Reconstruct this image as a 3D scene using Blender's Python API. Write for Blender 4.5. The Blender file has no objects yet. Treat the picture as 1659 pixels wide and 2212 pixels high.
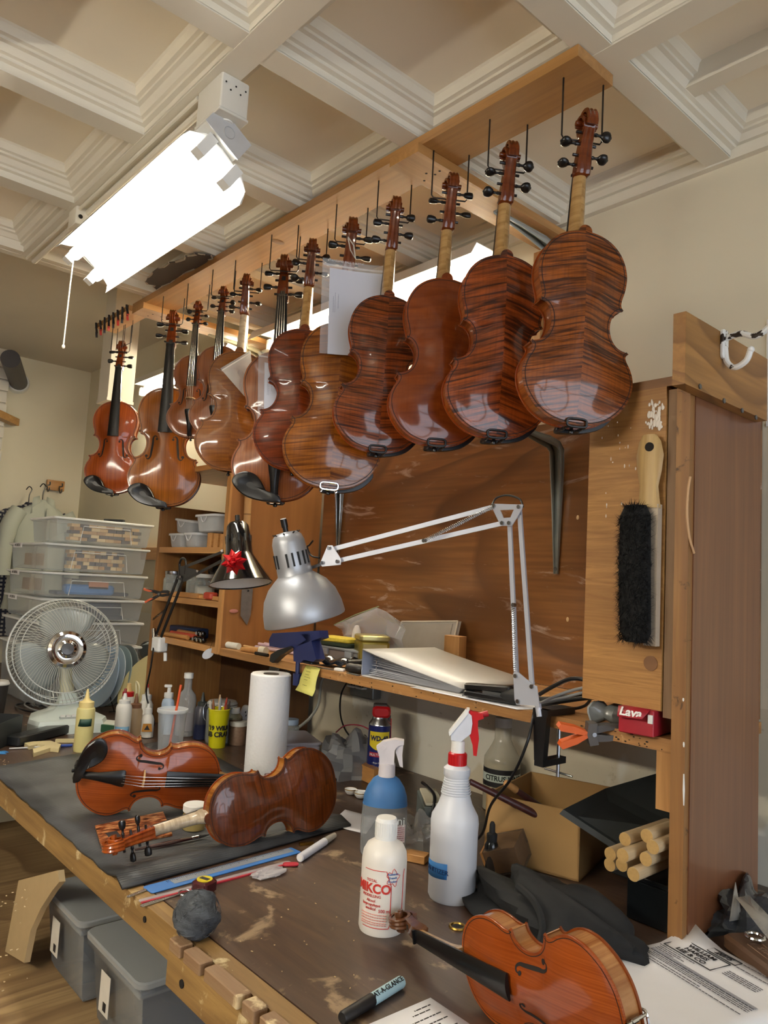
import bpy, math, random
import numpy as np
from mathutils import Vector, Matrix
random.seed(7)
rng = np.random.RandomState(11)
S = bpy.context.scene
COL = S.collection

# ------------------------------------------------------------------ camera
CAM = Vector((0.0, 0.0, 0.55))                    # bench top is z = 0, floor z = -0.9
FPX = 1611.0
def _n(v):
    v = np.array(v, float); return v / np.linalg.norm(v)
_X = -_n([(-608 - 829.5) / FPX, (1180 - 1106) / FPX, 1])
_Y = _n([(2650 - 829.5) / FPX, (1360 - 1106) / FPX, 1]); _Y = _n(_Y - _X * np.dot(_X, _Y))
_Z = np.cross(_X, _Y)
ROT = np.array([_X, _Y, _Z])
cd = bpy.data.cameras.new('camera'); cam = bpy.data.objects.new('camera', cd); COL.objects.link(cam)
cd.sensor_fit = 'HORIZONTAL'; cd.sensor_width = 36.0; cd.lens = FPX / 1659 * 36.0
cd.clip_start = 0.02; cd.clip_end = 60
m3 = Matrix((( ROT[0, 0], -ROT[0, 1], -ROT[0, 2]), (ROT[1, 0], -ROT[1, 1], -ROT[1, 2]), (ROT[2, 0], -ROT[2, 1], -ROT[2, 2])))
cam.matrix_world = Matrix.Translation(CAM) @ m3.to_4x4()
S.camera = cam

# ------------------------------------------------------------------ world, daylight, exposure
w = bpy.data.worlds.new('daylight'); S.world = w; w.use_nodes = True
bg = w.node_tree.nodes['Background']; bg.inputs[0].default_value = (0.80, 0.88, 1.0, 1); bg.inputs[1].default_value = 6.5
vs = S.view_settings
vs.view_transform = 'Standard'; vs.look = 'None'; vs.gamma = 1.0; vs.use_curve_mapping = False
vs.exposure = -0.28
BATTEN_E = 150.0        # emission of the bare batten light behind the photographer
TUBE_E = 50.0          # emission of the hanging shop light's tubes
BACK_E = 130.0           # emission of the tube of the wall light behind the violins

# the room: x along the bench wall, y towards the bench wall, z up
XF, XR, YB, YW, ZC, ZF, ZH = -4.6, 2.2, -2.3, 1.60, 1.53, -0.9, 1.74
WIN = (-1.5, 1.25, -0.15, 1.38)                   # daylight window in the right wall: y0, y1, z0, z1
al = bpy.data.lights.new('window_portal', 'AREA'); al.shape = 'RECTANGLE'
al.size = WIN[3] - WIN[2]; al.size_y = WIN[1] - WIN[0]; al.cycles.is_portal = True
ao = bpy.data.objects.new('window_portal', al); COL.objects.link(ao)
ao.location = (XR + 0.06, (WIN[0] + WIN[1]) / 2, (WIN[2] + WIN[3]) / 2); ao.rotation_euler = (0, math.pi / 2, 0)

def ray(px, py):
    return Vector(ROT @ np.array([(px - 829.5) / FPX, (py - 1106.0) / FPX, 1.0]))
def PZ(px, py, z): d = ray(px, py); return CAM + d * ((z - CAM.z) / d.z)
def PY(px, py, y): d = ray(px, py); return CAM + d * (y / d.y)
def PX(px, py, x): d = ray(px, py); return CAM + d * (x / d.x)

# ------------------------------------------------------------------ materials
MATS = {}
def srgb(c):
    if isinstance(c, str): c = tuple(int(c[i:i + 2], 16) / 255 for i in (0, 2, 4))
    return tuple(x / 12.92 if x <= .04045 else ((x + .055) / 1.055) ** 2.4 for x in c) + (1,)
class NT:
    def __init__(s, name):
        s.m = bpy.data.materials.new(name); s.m.use_nodes = True; s.t = s.m.node_tree; s.t.nodes.clear()
        s.out = s.n('ShaderNodeOutputMaterial'); s.b = s.n('ShaderNodeBsdfPrincipled'); s.l(s.b.outputs[0], s.out.inputs[0])
    def n(s, ty, **kw):
        nd = s.t.nodes.new(ty)
        for k, v in kw.items(): setattr(nd, k, v)
        return nd
    def l(s, a, b): s.t.links.new(a, b)
    def set(s, **kw):
        for k, v in kw.items():
            k = k.replace('_', ' ')
            s.b.inputs[k].default_value = v
    def coord(s, scale=(1, 1, 1), rot=(0, 0, 0)):
        tc = s.n('ShaderNodeTexCoord'); mp = s.n('ShaderNodeMapping')
        mp.inputs['Scale'].default_value = scale; mp.inputs['Rotation'].default_value = rot
        s.l(tc.outputs['Object'], mp.inputs[0]); return mp.outputs[0]
    def noise(s, vec, scale, detail=3, rough=.5, dist=0):
        nz = s.n('ShaderNodeTexNoise'); nz.inputs['Scale'].default_value = scale; nz.inputs['Detail'].default_value = detail
        nz.inputs['Roughness'].default_value = rough; nz.inputs['Distortion'].default_value = dist
        s.l(vec, nz.inputs['Vector']); return nz.outputs[0]
    def ramp(s, fac, stops):
        r = s.n('ShaderNodeValToRGB'); e = r.color_ramp.elements
        while len(e) < len(stops): e.new(.5)
        for i, (p, c) in enumerate(stops): e[i].position = p; e[i].color = srgb(c) if not (isinstance(c, tuple) and len(c) == 4) else c
        s.l(fac, r.inputs[0]); return r.outputs[0]
    def mix(s, fac, a, b, mode='MIX'):
        x = s.n('ShaderNodeMix', data_type='RGBA', blend_type=mode)
        for sock, v in ((x.inputs[0], fac), (x.inputs[6], a), (x.inputs[7], b)):
            if hasattr(v, 'is_linked'): s.l(v, sock)
            elif isinstance(v, (int, float)): sock.default_value = v
            else: sock.default_value = srgb(v)
        return x.outputs[2]
    def bump(s, h, strength=.3, dist=.002):
        b = s.n('ShaderNodeBump'); b.inputs['Strength'].default_value = strength; b.inputs['Distance'].default_value = dist
        s.l(h, b.inputs['Height']); s.l(b.outputs[0], s.b.inputs['Normal'])
def plain(name, c, rough=.5, metal=0., vary=.10, scale=40., bump=0., coat=0., trans=0., alpha=1., spec=None, sheen=0.):
    if name in MATS: return MATS[name]
    t = NT(name); v = t.coord(); nz = t.noise(v, scale, 3)
    col = t.mix(nz, c, c); mx = col.node
    a = srgb(c); lo = tuple(max(0, x * (1 - vary)) for x in a[:3]) + (1,); hi = tuple(min(1, x * (1 + vary)) for x in a[:3]) + (1,)
    mx.inputs[6].default_value = lo; mx.inputs[7].default_value = hi
    t.l(col, t.b.inputs['Base Color']); t.set(Roughness=rough, Metallic=metal)
    if coat: t.set(Coat_Weight=coat, Coat_Roughness=.08)
    if trans: t.set(Transmission_Weight=trans)
    if alpha < 1: t.set(Alpha=alpha)
    if bump: t.bump(nz, bump, .002)
    MATS[name] = t.m; return t.m
def film(name, c, alpha=.25, rough=.15, spec=.5):
    """thin clear plastic: mostly see-through, a little milky, glossy"""
    if name in MATS: return MATS[name]
    t = NT(name); v = t.coord(); nz = t.noise(v, 30., 2)
    t.set(Base_Color=srgb(c), Roughness=rough, IOR=1.45)
    lw = t.n('ShaderNodeLayerWeight'); lw.inputs[0].default_value = .35
    mr = t.n('ShaderNodeMapRange'); mr.inputs[3].default_value = alpha; mr.inputs[4].default_value = min(1, alpha + .45)
    t.l(lw.outputs['Facing'], mr.inputs[0]); t.l(mr.outputs[0], t.b.inputs['Alpha'])
    t.bump(nz, .15, .001); MATS[name] = t.m; return t.m
def wood(name, c1, c2, axis=0, grain=60., along=2.5, rough=.5, coat=0., wave=1.2, c3=None, bumpy=.12, wear=None, wearc='d8c49a'):
    """grain runs along the given local axis"""
    if name in MATS: return MATS[name]
    t = NT(name); sc = [grain] * 3; sc[axis] = along
    v = t.coord(tuple(sc)); nz = t.noise(v, 1.0, 5, .6, wave)
    sc2 = [7.] * 3; sc2[axis] = .8
    big = t.noise(t.coord(tuple(sc2)), 1.0, 3, .5, 1.5)
    col = t.ramp(nz, [(.3, c1), (.72, c2)])
    col = t.mix(t.ramp(big, [(.42, (0, 0, 0, 1)), (.6, (.55, .55, .55, 1))]), col, c3 or c1)
    if wear:
        wn = t.noise(t.coord(), wear, 6, .62, .4)
        col = t.mix(t.ramp(wn, [(.60, (0, 0, 0, 1)), (.68, (.85, .85, .85, 1))]), col, wearc)
    t.l(col, t.b.inputs['Base Color']); t.set(Roughness=rough)
    if coat: t.set(Coat_Weight=coat, Coat_Roughness=.12)
    if bumpy: t.bump(nz, bumpy, .001)
    MATS[name] = t.m; return t.m
def ply(name, c1, c2, ring=9., rough=.45, coat=.0, axis=0, stretch=.18, smear=False):
    """rotary-cut plywood face: wandering cathedral rings stretched along one axis"""
    if name in MATS: return MATS[name]
    t = NT(name); sc = [1.0] * 3; sc[axis] = stretch
    v = t.coord(tuple(sc)); n1 = t.noise(v, 2.2, 2, .5, .6)
    mul = t.n('ShaderNodeMath', operation='MULTIPLY'); t.l(n1, mul.inputs[0]); mul.inputs[1].default_value = ring
    fr = t.n('ShaderNodeMath', operation='FRACT'); t.l(mul.outputs[0], fr.inputs[0])
    fs = [90.] * 3; fs[axis] = 4.
    fine = t.noise(t.coord(tuple(fs)), 1.0, 3)
    col = t.ramp(fr.outputs[0], [(.0, c2), (.55, c1), (.9, c1), (1.0, c2)])
    col = t.mix(t.ramp(fine, [(.35, (.55, .55, .55, 1)), (.65, (0, 0, 0, 1))]), col, c2)
    if smear:
        sm = t.noise(t.coord((2.2, 5, 9)), 2.2, 5, .65, 1.2)
        col = t.mix(t.ramp(sm, [(.60, (0, 0, 0, 1)), (.70, (.5, .5, .5, 1))]), col, 'd8c4b8')
    t.l(col, t.b.inputs['Base Color']); t.set(Roughness=rough)
    if coat: t.set(Coat_Weight=coat, Coat_Roughness=.18)
    t.bump(fine, .1, .001); MATS[name] = t.m; return t.m
def plaster(name, c, blotch=.04, rough=.75, dirt=None):
    if name in MATS: return MATS[name]
    t = NT(name); a = t.noise(t.coord(), 1.7, 3); b = t.noise(t.coord(), 160., 2)
    base = srgb(c); lo = tuple(x * (1 - blotch) for x in base[:3]) + (1,)
    col = t.ramp(a, [(.35, lo), (.65, base)])
    if dirt:
        d = t.noise(t.coord(), 26., 5, .7)
        col = t.mix(t.ramp(d, [(.64, (0, 0, 0, 1)), (.70, (.5, .5, .5, 1))]), col, dirt)
        d2 = t.noise(t.coord((1, 1, .55)), 4.2, 3, .5)
        col = t.mix(t.ramp(d2, [(.55, (0, 0, 0, 1)), (.57, (.55, .55, .55, 1))]), col, 'c9b995')
    t.l(col, t.b.inputs['Base Color']); t.set(Roughness=rough); t.bump(b, .12, .001); MATS[name] = t.m; return t.m
def emit(name, c, e):
    if name in MATS: return MATS[name]
    t = NT(name); t.set(Base_Color=srgb(c), Emission_Color=srgb(c), Emission_Strength=e); MATS[name] = t.m; return t.m
def flame(name, dark, light, freq=120., slope=.25, contrast=(.34, .62), rough=.28, deep=None):
    """varnished flamed maple, book-matched about the centre joint"""
    if name in MATS: return MATS[name]
    t = NT(name); tc = t.n('ShaderNodeTexCoord'); sp = t.n('ShaderNodeSeparateXYZ'); t.l(tc.outputs['Object'], sp.inputs[0])
    ab = t.n('ShaderNodeMath', operation='ABSOLUTE'); t.l(sp.outputs[0], ab.inputs[0])
    ma = t.n('ShaderNodeMath', operation='MULTIPLY_ADD'); t.l(ab.outputs[0], ma.inputs[0]); ma.inputs[1].default_value = slope; t.l(sp.outputs[1], ma.inputs[2])
    sg = t.n('ShaderNodeMath', operation='SIGN'); t.l(sp.outputs[0], sg.inputs[0])
    cb = t.n('ShaderNodeCombineXYZ')
    for src, dst, k in ((ab.outputs[0], 0, 9.), (ma.outputs[0], 1, freq), (sg.outputs[0], 2, .35)):
        q = t.n('ShaderNodeMath', operation='MULTIPLY'); t.l(src, q.inputs[0]); q.inputs[1].default_value = k; t.l(q.outputs[0], cb.inputs[dst])
    nz = t.noise(cb.outputs[0], 1.0, 3, .55, .5)
    fine = t.noise(t.coord((240, 10, 60)), 1.0, 2)
    big = t.noise(t.coord(), 7., 2)
    col = t.ramp(nz, [(contrast[0], dark), (contrast[1], light)])
    col = t.mix(t.ramp(fine, [(.4, (0, 0, 0, 1)), (.75, (.25, .25, .25, 1))]), col, dark)
    col = t.mix(t.ramp(big, [(.45, (0, 0, 0, 1)), (.7, (.35, .35, .35, 1))]), col, deep or dark)
    t.l(col, t.b.inputs['Base Color']); t.set(Roughness=rough, Specular_IOR_Level=.2, Coat_Weight=1.0, Coat_Roughness=.06, Coat_IOR=1.36)
    MATS[name] = t.m; return t.m
def spruce(name, c1, c2, shade=None):
    """varnished spruce belly, fine straight grain along local y"""
    if name in MATS: return MATS[name]
    t = NT(name); g = t.noise(t.coord((420, 5, 20)), 1.0, 2); big = t.noise(t.coord((1, .6, 1)), 9., 2)
    col = t.ramp(g, [(.3, c1), (.7, c2)])
    col = t.mix(t.ramp(big, [(.45, (0, 0, 0, 1)), (.7, (.5, .5, .5, 1))]), col, shade or c1)
    t.l(col, t.b.inputs['Base Color']); t.set(Roughness=.3, Specular_IOR_Level=.2, Coat_Weight=.9, Coat_Roughness=.10, Coat_IOR=1.38); MATS[name] = t.m; return t.m

# ------------------------------------------------------------------ mesh builder
def basis(d):
    d = Vector(d).normalized(); a = Vector((0, 0, 1)) if abs(d.z) < .9 else Vector((1, 0, 0))
    u = d.cross(a).normalized(); return u, d.cross(u).normalized(), d
def frame(o, x, y):
    x = Vector(x).normalized(); y = Vector(y); y = (y - x * x.dot(y)).normalized(); z = x.cross(y); o = Vector(o)
    return Matrix(((x.x, y.x, z.x, o.x), (x.y, y.y, z.y, o.y), (x.z, y.z, z.z, o.z), (0, 0, 0, 1)))
def RZ(deg): return Matrix.Rotation(math.radians(deg), 4, 'Z')
class MB:
    def __init__(s, M=None): s.v = []; s.f = []; s.M = M
    def add(s, vs, fs):
        o = len(s.v)
        for p in vs:
            p = Vector(p); s.v.append(s.M @ p if s.M else p)
        s.f += [tuple(i + o for i in f) for f in fs]; return s
    def box(s, c, d, R=None):
        hx, hy, hz = d[0] / 2, d[1] / 2, d[2] / 2; c = Vector(c)
        ps = [Vector((x, y, z)) for x in (-hx, hx) for y in (-hy, hy) for z in (-hz, hz)]
        if R: ps = [R.to_3x3() @ p for p in ps]
        return s.add([c + p for p in ps], [(0, 1, 3, 2), (4, 6, 7, 5), (0, 4, 5, 1), (2, 3, 7, 6), (0, 2, 6, 4), (1, 5, 7, 3)])
    def bb(s, x0, x1, y0, y1, z0, z1): return s.box(((x0 + x1) / 2, (y0 + y1) / 2, (z0 + z1) / 2), (abs(x1 - x0), abs(y1 - y0), abs(z1 - z0)))
    def rbox(s, c, d, r=.004, R=None, n=3):
        """box with rounded vertical edges"""
        out = []; hx, hy, hz = d[0] / 2, d[1] / 2, d[2] / 2; r = min(r, hx * .98, hy * .98)
        for q, (sx, sy) in enumerate(((1, 1), (-1, 1), (-1, -1), (1, -1))):
            for i in range(n + 1):
                a = math.pi / 2 * (q + i / n); out.append((sx * (hx - r) + r * math.cos(a), sy * (hy - r) + r * math.sin(a)))
        k = len(out); e = min(r * .5, hz * .4); c = Vector(c); vs = []
        for z, ins in ((-hz, e), (-hz + e, 0), (hz - e, 0), (hz, e)):
            for (x, y) in out:
                p = Vector((x * (1 - ins / max(hx, 1e-6)), y * (1 - ins / max(hy, 1e-6)), z)); vs.append(c + (R.to_3x3() @ p if R else p))
        fs = [(j * k + i, j * k + (i + 1) % k, (j + 1) * k + (i + 1) % k, (j + 1) * k + i) for j in range(3) for i in range(k)]
        fs += [tuple(range(k))[::-1], tuple(range(3 * k, 4 * k))]; return s.add(vs, fs)
    def cyl(s, p0, p1, r0, r1=None, n=14, cap=True):
        r1 = r0 if r1 is None else r1; p0 = Vector(p0); p1 = Vector(p1); u, v, d = basis(p1 - p0); vs = []
        for p, r in ((p0, r0), (p1, r1)):
            for i in range(n):
                a = 2 * math.pi * i / n; vs.append(p + u * (r * math.cos(a)) + v * (r * math.sin(a)))
        fs = [(i, (i + 1) % n, n + (i + 1) % n, n + i) for i in range(n)]
        if cap: fs += [tuple(range(n))[::-1], tuple(range(n, 2 * n))]
        return s.add(vs, fs)
    def tube(s, pts, r, n=8, closed=False):
        pts = [Vector(p) for p in pts]; m = len(pts); rs = r if isinstance(r, (list, tuple)) else [r] * m; vs = []; pu = None
        for i, p in enumerate(pts):
            a = pts[(i - 1) % m] if (closed or i > 0) else p; b = pts[(i + 1) % m] if (closed or i < m - 1) else p
            d = (b - a).normalized()
            if pu is None: u = basis(d)[0]
            else:
                u = pu - d * pu.dot(d); u = u.normalized() if u.length > 1e-6 else basis(d)[0]
            pu = u; v = d.cross(u)
            for k in range(n):
                t = 2 * math.pi * k / n; vs.append(p + u * (rs[i] * math.cos(t)) + v * (rs[i] * math.sin(t)))
        fs = [(i * n + k, i * n + (k + 1) % n, ((i + 1) % m) * n + (k + 1) % n, ((i + 1) % m) * n + k) for i in range(m if closed else m - 1) for k in range(n)]
        if not closed: fs += [tuple(range(n))[::-1], tuple(range((m - 1) * n, m * n))]
        return s.add(vs, fs)
    def lathe(s, prof, n=24, M=None, sx=1., sy=1., power=2.):
        vs = []
        for (r, z) in prof:
            for k in range(n):
                a = 2 * math.pi * k / n; c, q = math.cos(a), math.sin(a)
                if power != 2.: c, q = math.copysign(abs(c) ** (2 / power), c), math.copysign(abs(q) ** (2 / power), q)
                p = Vector((r * c * sx, r * q * sy, z)); vs.append(M @ p if M else p)
        m = len(prof); fs = [(i * n + k, i * n + (k + 1) % n, (i + 1) * n + (k + 1) % n, (i + 1) * n + k) for i in range(m - 1) for k in range(n)]
        if prof[0][0] > 1e-5: fs.append(tuple(range(n))[::-1])
        if prof[-1][0] > 1e-5: fs.append(tuple(range((m - 1) * n, m * n)))
        return s.add(vs, fs)
    def shell(s, prof, n=24, M=None, **k):
        """open lathe without end caps"""
        s.lathe(prof, n, M, **k)
        if prof[-1][0] > 1e-5: s.f.pop()
        if prof[0][0] > 1e-5: s.f.pop()
        return s
    def prism(s, pts, vec):
        vec = Vector(vec); pts = [Vector(p) for p in pts]; n = len(pts)
        return s.add(pts + [p + vec for p in pts], [tuple(range(n))[::-1], tuple(range(n, 2 * n))] + [(i, (i + 1) % n, n + (i + 1) % n, n + i) for i in range(n)])
    def grid(s, P, thick=None):
        r = len(P); c = len(P[0]); vs = [p for row in P for p in row]
        return s.add(vs, [(i * c + j, i * c + j + 1, (i + 1) * c + j + 1, (i + 1) * c + j) for i in range(r - 1) for j in range(c - 1)])
    def ell(s, c, r, R=None, n=16, m=10):
        c = Vector(c); vs = []; 
        for i in range(m + 1):
            t = math.pi * i / m
            for k in range(n):
                a = 2 * math.pi * k / n; p = Vector((r[0] * math.sin(t) * math.cos(a), r[1] * math.sin(t) * math.sin(a), r[2] * math.cos(t)))
                vs.append(c + (R.to_3x3() @ p if R else p))
        return s.add(vs, [(i * n + k, (i + 1) * n + k, (i + 1) * n + (k + 1) % n, i * n + (k + 1) % n) for i in range(m) for k in range(n)])
    def mesh(s, name, angle=35):
        me = bpy.data.meshes.new(name); me.from_pydata([tuple(p) for p in s.v], [], s.f); me.validate(); me.update()
        me.polygons.foreach_set('use_smooth', [True] * len(me.polygons)); me.set_sharp_from_angle(angle=math.radians(angle)); return me
    def build(s, name, m, parent=None, world=True, angle=35, solid=0., origin=None, kind=None, rim=True):
        """parent given + world: coordinates are world ones and the parent is an unrotated Empty"""
        if parent is not None and world:
            o = Vector(parent['base']) if 'base' in parent else Vector()
        elif parent is not None: o = Vector()
        else:
            xs = [p.x for p in s.v]; ys = [p.y for p in s.v]; zs = [p.z for p in s.v]
            o = Vector(origin) if origin is not None else Vector(((min(xs) + max(xs)) / 2, (min(ys) + max(ys)) / 2, min(zs)))
        s.v = [p - o for p in s.v]
        me = s.mesh(name, angle); me.materials.append(m); ob = bpy.data.objects.new(name, me); COL.objects.link(ob)
        if parent is not None: ob.parent = parent
        else: ob.location = o
        ob['base'] = tuple(o)
        if solid:
            md = ob.modifiers.new('thickness', 'SOLIDIFY'); md.thickness = abs(solid); md.offset = -1 if solid > 0 else 1
        if kind: ob['kind'] = kind
        return ob
def tag(o, label, cat, group=None):
    o['label'] = label; o['category'] = cat
    if group: o['group'] = group
    return o
def thing(name, label, cat, loc=(0, 0, 0), M=None, group=None):
    o = bpy.data.objects.new(name, None); COL.objects.link(o); o.empty_display_size = .02
    if M is not None: o.matrix_world = M; o['base'] = (0., 0., 0.)
    else: o.location = loc; o['base'] = tuple(Vector(loc))
    return tag(o, label, cat, group)
def struct(o): o['kind'] = 'structure'; return o
def text(body, size, m, parent, M, name='lettering', bend=None, ext=.00025, align='CENTER', sx=1., shear=0., world=False, bold=0.):
    cu = bpy.data.curves.new(name, 'FONT'); cu.body = body; cu.size = size; cu.extrude = ext; cu.align_x = align; cu.align_y = 'CENTER'; cu.shear = shear; cu.offset = bold; cu.resolution_u = 3
    t = bpy.data.objects.new(name, cu); me = bpy.data.meshes.new_from_object(t); bpy.data.objects.remove(t)
    o = Vector(parent['base']) if world else Vector()
    for v in me.vertices:
        p = v.co.copy(); p.x *= sx
        if bend:
            a = p.x / bend; p = Vector(((bend + p.z) * math.sin(a), p.y, (bend + p.z) * math.cos(a) - bend))
        v.co = M @ p - o
    me.materials.clear(); me.materials.append(m); ob = bpy.data.objects.new(name, me); COL.objects.link(ob); ob.parent = parent; return ob
def scribble(rows, M, m, parent, name='print', th=.0012, world=False, z=.0003):
    """flat print too small to read: rows of (x0, x1, y) as thin raised dashes"""
    b = MB(M)
    for (x0, x1, y) in rows:
        x = x0
        while x < x1 - 1e-5:
            e = min(x1, x + th * random.uniform(2, 6)); b.box(((x + e) / 2, y, z / 2), (e - x, th, z)); x = e + th * .8
    return b.build(name, m, parent, world=world, kind='stuff')
def smooth_path(pts, n=8):
    """Catmull-Rom through the points"""
    P = [Vector(p) for p in pts]; out = []
    for i in range(len(P) - 1):
        a = P[max(i - 1, 0)]; b = P[i]; c = P[i + 1]; d = P[min(i + 2, len(P) - 1)]
        for k in range(n):
            t = k / n; out.append(.5 * ((2 * b) + (c - a) * t + (2 * a - 5 * b + 4 * c - d) * t * t + (3 * b - a - 3 * c + d) * t ** 3))
    out.append(P[-1]); return out
# ------------------------------------------------------------------ common materials
M_wall = plaster('cream_wall_paint', 'e2dac2'); M_lowwall = plaster('stained_white_wall_paint', 'e3dfd0', dirt='8f8468')
M_ceil = plaster('ceiling_paint', 'f3ead6', .04); M_trim = plaster('ceiling_trim_paint', 'ded8c8', .03, .5)
M_black = plain('black_plastic', '101011', .35); M_ebony = plain('ebony', '0c0c0d', .32, vary=.2)
M_matblack = plain('matte_black', '141516', .75); M_steel = plain('bright_steel', 'b9bcc0', .25, 1.); M_chrome = plain('chrome', 'd5d5d5', .08, 1., vary=.02)
M_grey = plain('grey_bracket_paint', '8b9290', .4, .3); M_white = plain('white_plastic', 'e4e4e0', .35, vary=.04); M_paper = plain('paper_white', 'e9e9ec', .7, vary=.02)
M_pine = wood('pine', 'a8763f', 'c79458', 0, 60, 2.5, .45, .2); M_piney = wood('pine_across', 'a8763f', 'c9985c', 1, 60, 2.5, .45, .2); M_pinez = wood('pine_upright', '9c6f3e', 'bb8a52', 2, 60, 2.5, .5)
M_ink = plain('black_ink', '1b1b1e', .6); M_red = plain('red_plastic', 'b5171c', .3); M_brass = plain('brass', 'b08d45', .3, 1.)
M_dark = plain('shadow_dark', '17120e', .9)
M_steelgrey = plain('dull_steel', '6f7376', .4, .9)

# ------------------------------------------------------------------ the room
fl = MB().bb(XF - .2, XR + .2, YB - .2, YW + .2, ZF - .06, ZF).build('floor', ply('plywood_floor', 'a08258', '75583a', 11., .7, axis=1, stretch=.35)); struct(fl)
bw = MB().bb(XF - .2, XR + .2, YW, YW + .12, .34, ZH + .1).build('wall_back', M_wall); struct(bw)
bl = MB().bb(XF - .2, XR + .2, YW, YW + .12, ZF, .34).build('wall_back_lower', M_lowwall); struct(bl)
lw = MB().bb(XF - .12, XF, YB, YW, ZF, ZH + .1).build('wall_left', M_wall); struct(lw)
rear = MB().bb(XF - .2, XR + .2, YB - .12, YB, ZF, ZH + .1).build('wall_rear', wood('darkened_rear_boards', '4a3524', '5d4530', 2, 12, 1, .6)); struct(rear)  # unseen wall; dark boards made up to weaken reflections in the violin backs
b = MB(); y0, y1, z0, z1 = WIN
b.bb(XR, XR + .12, YB, y0, ZF, ZH + .1).bb(XR, XR + .12, y1, YW, ZF, ZH + .1).bb(XR, XR + .12, y0, y1, ZF, z0).bb(XR, XR + .12, y0, y1, z1, ZH + .1)
rw = b.build('wall_right', plaster('darkened_olive_paint', '8d8876')); struct(rw)  # out-of-view wall, colour darkened to cut bounce light and varnish reflections
# window frame and mullions
b = MB(); fw = .05
b.bb(XR - .01, XR + .1, y0 - .06, y0 + fw, z0 - .06, z1 + .06).bb(XR - .01, XR + .1, y1 - fw, y1 + .06, z0 - .06, z1 + .06).bb(XR - .01, XR + .1, y0, y1, z0 - .06, z0 + fw).bb(XR - .01, XR + .1, y0, y1, z1 - fw, z1 + .06)
wn = b.build('window_1', M_trim); struct(wn)
for k in (1, 2):
    yy = y0 + (y1 - y0) * k / 3; MB().bb(XR, XR + .07, yy - .025, yy + .025, z0, z1).build('mullion', M_trim, wn)
MB().bb(XR + .02, XR + .06, y0, y1, 1.02, 1.06).build('transom_bar', M_trim, wn)

# coffered ceiling: beams at 0.45 m, stepped mouldings in every coffer
XB = [-2.52 + .449 * i for i in range(0, 11)]; YBm = [YW - .475 * j for j in range(0, 9)]
ceil = MB().bb(XF - .2, -2.53, YB - .2, YW + .1, ZH, ZH + .04).build('ceiling', plaster('flat_ceiling_paint', 'cfc6b6', .05)); struct(ceil)
CD = .074
MB().bb(-2.52, XR + .2, YB - .2, YW + .2, ZC + CD - .001, ZC + .14).build('ceiling_slab', M_ceil, ceil)
prof = [(0, ZC + .003), (.0, ZC + .026), (.010, ZC + .030), (.010, ZC + .042), (.017, ZC + .046), (.026, ZC + .066), (.034, ZC + .070), (.034, ZC + .080), (.042, ZC + .084), (.046, ZC + .112), (.050, ZC + .119)]
prof = [(o, ZC + .003 + (z - ZC - .003) * (CD - .004) / .116) for o, z in prof]
HB = .029
for i in range(len(XB) - 1):
    for j in range(len(YBm) - 1):
        xa, xb = XB[i] + (HB if i else .015), XB[i + 1] - HB; yb, ya = YBm[j] - (HB if j else .0), YBm[j + 1] + HB
        b = MB(); P = []
        for (o, z) in prof: P.append([(xa + o, ya + o, z), (xb - o, ya + o, z), (xb - o, yb - o, z), (xa + o, yb - o, z), (xa + o, ya + o, z)])
        b.grid(P).build('coffer_moulding', M_trim, ceil, angle=20)
for i, x in enumerate(XB):
    MB().bb(x - HB + .0012, x + HB - .0012, YBm[-1], YW, ZC, ZC + CD).build('ceiling_beam', M_trim, ceil)
for j, y in enumerate(YBm[1:]):
    MB().bb(-2.52, XB[-1], y - HB + .0012, y + HB - .0012, ZC - .0012, ZC + CD).build('ceiling_beam', M_trim, ceil)
MB().bb(-2.52, XR, YW - .018, YW, ZC - .004, ZC + .02).build('crown_strip', M_trim, ceil)
# low extra batten in the coffers beyond the rail's end
MB().bb(XB[4] + .03, XB[6], 1.335, 1.375, ZC + .03, ZC + CD).build('ceiling_batten', M_trim, ceil)
MB().bb(-2.552, -2.522, YB, YW, ZC - .001, ZH + .02).build('header', M_trim, ceil)
# boxed chase hanging beside the header
ch = MB().bb(-3.20, -3.09, 1.15, 1.26, 1.26, ZH).build('trim_1', M_trim); struct(ch)
MB().bb(-3.203, -3.087, 1.147, 1.263, 1.25, 1.262).build('chase_cap', M_trim, ch)

# painted brick pier at the far left, single bricks
PB = PX(27, 766, XF + .1)
pier = MB().bb(XF + .001, XF + .085, -.6, PB.y - .006, ZF, ZH).build('wall_pier', plaster('pier_mortar', 'cbc4b6')); struct(pier)
M_brick = plaster('white_painted_brick', 'd9d4c8', .06)
mesh_b = None
for r in range(27):
    z = .05 + r * .066
    if z > ZH - .06: break
    for c in range(3):
        yy = PB.y - .105 - c * .215 - (.1 if r % 2 else 0); ln = .205
        if r % 2 and c == 0:
            MB().box((XF + .09, PB.y - .052, z + .028), (.022, .09, .056)).build('brick', M_brick, pier)
        if mesh_b is None: mesh_b = MB().rbox((0, 0, 0), (.022, ln, .056), .003).mesh('brick'); mesh_b.materials.append(M_brick)
        ob = bpy.data.objects.new('brick', mesh_b); COL.objects.link(ob); ob.parent = pier
        ob.location = Vector((XF + .09 + random.uniform(0, .003), yy, z + .028)) - Vector(pier['base'])
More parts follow.
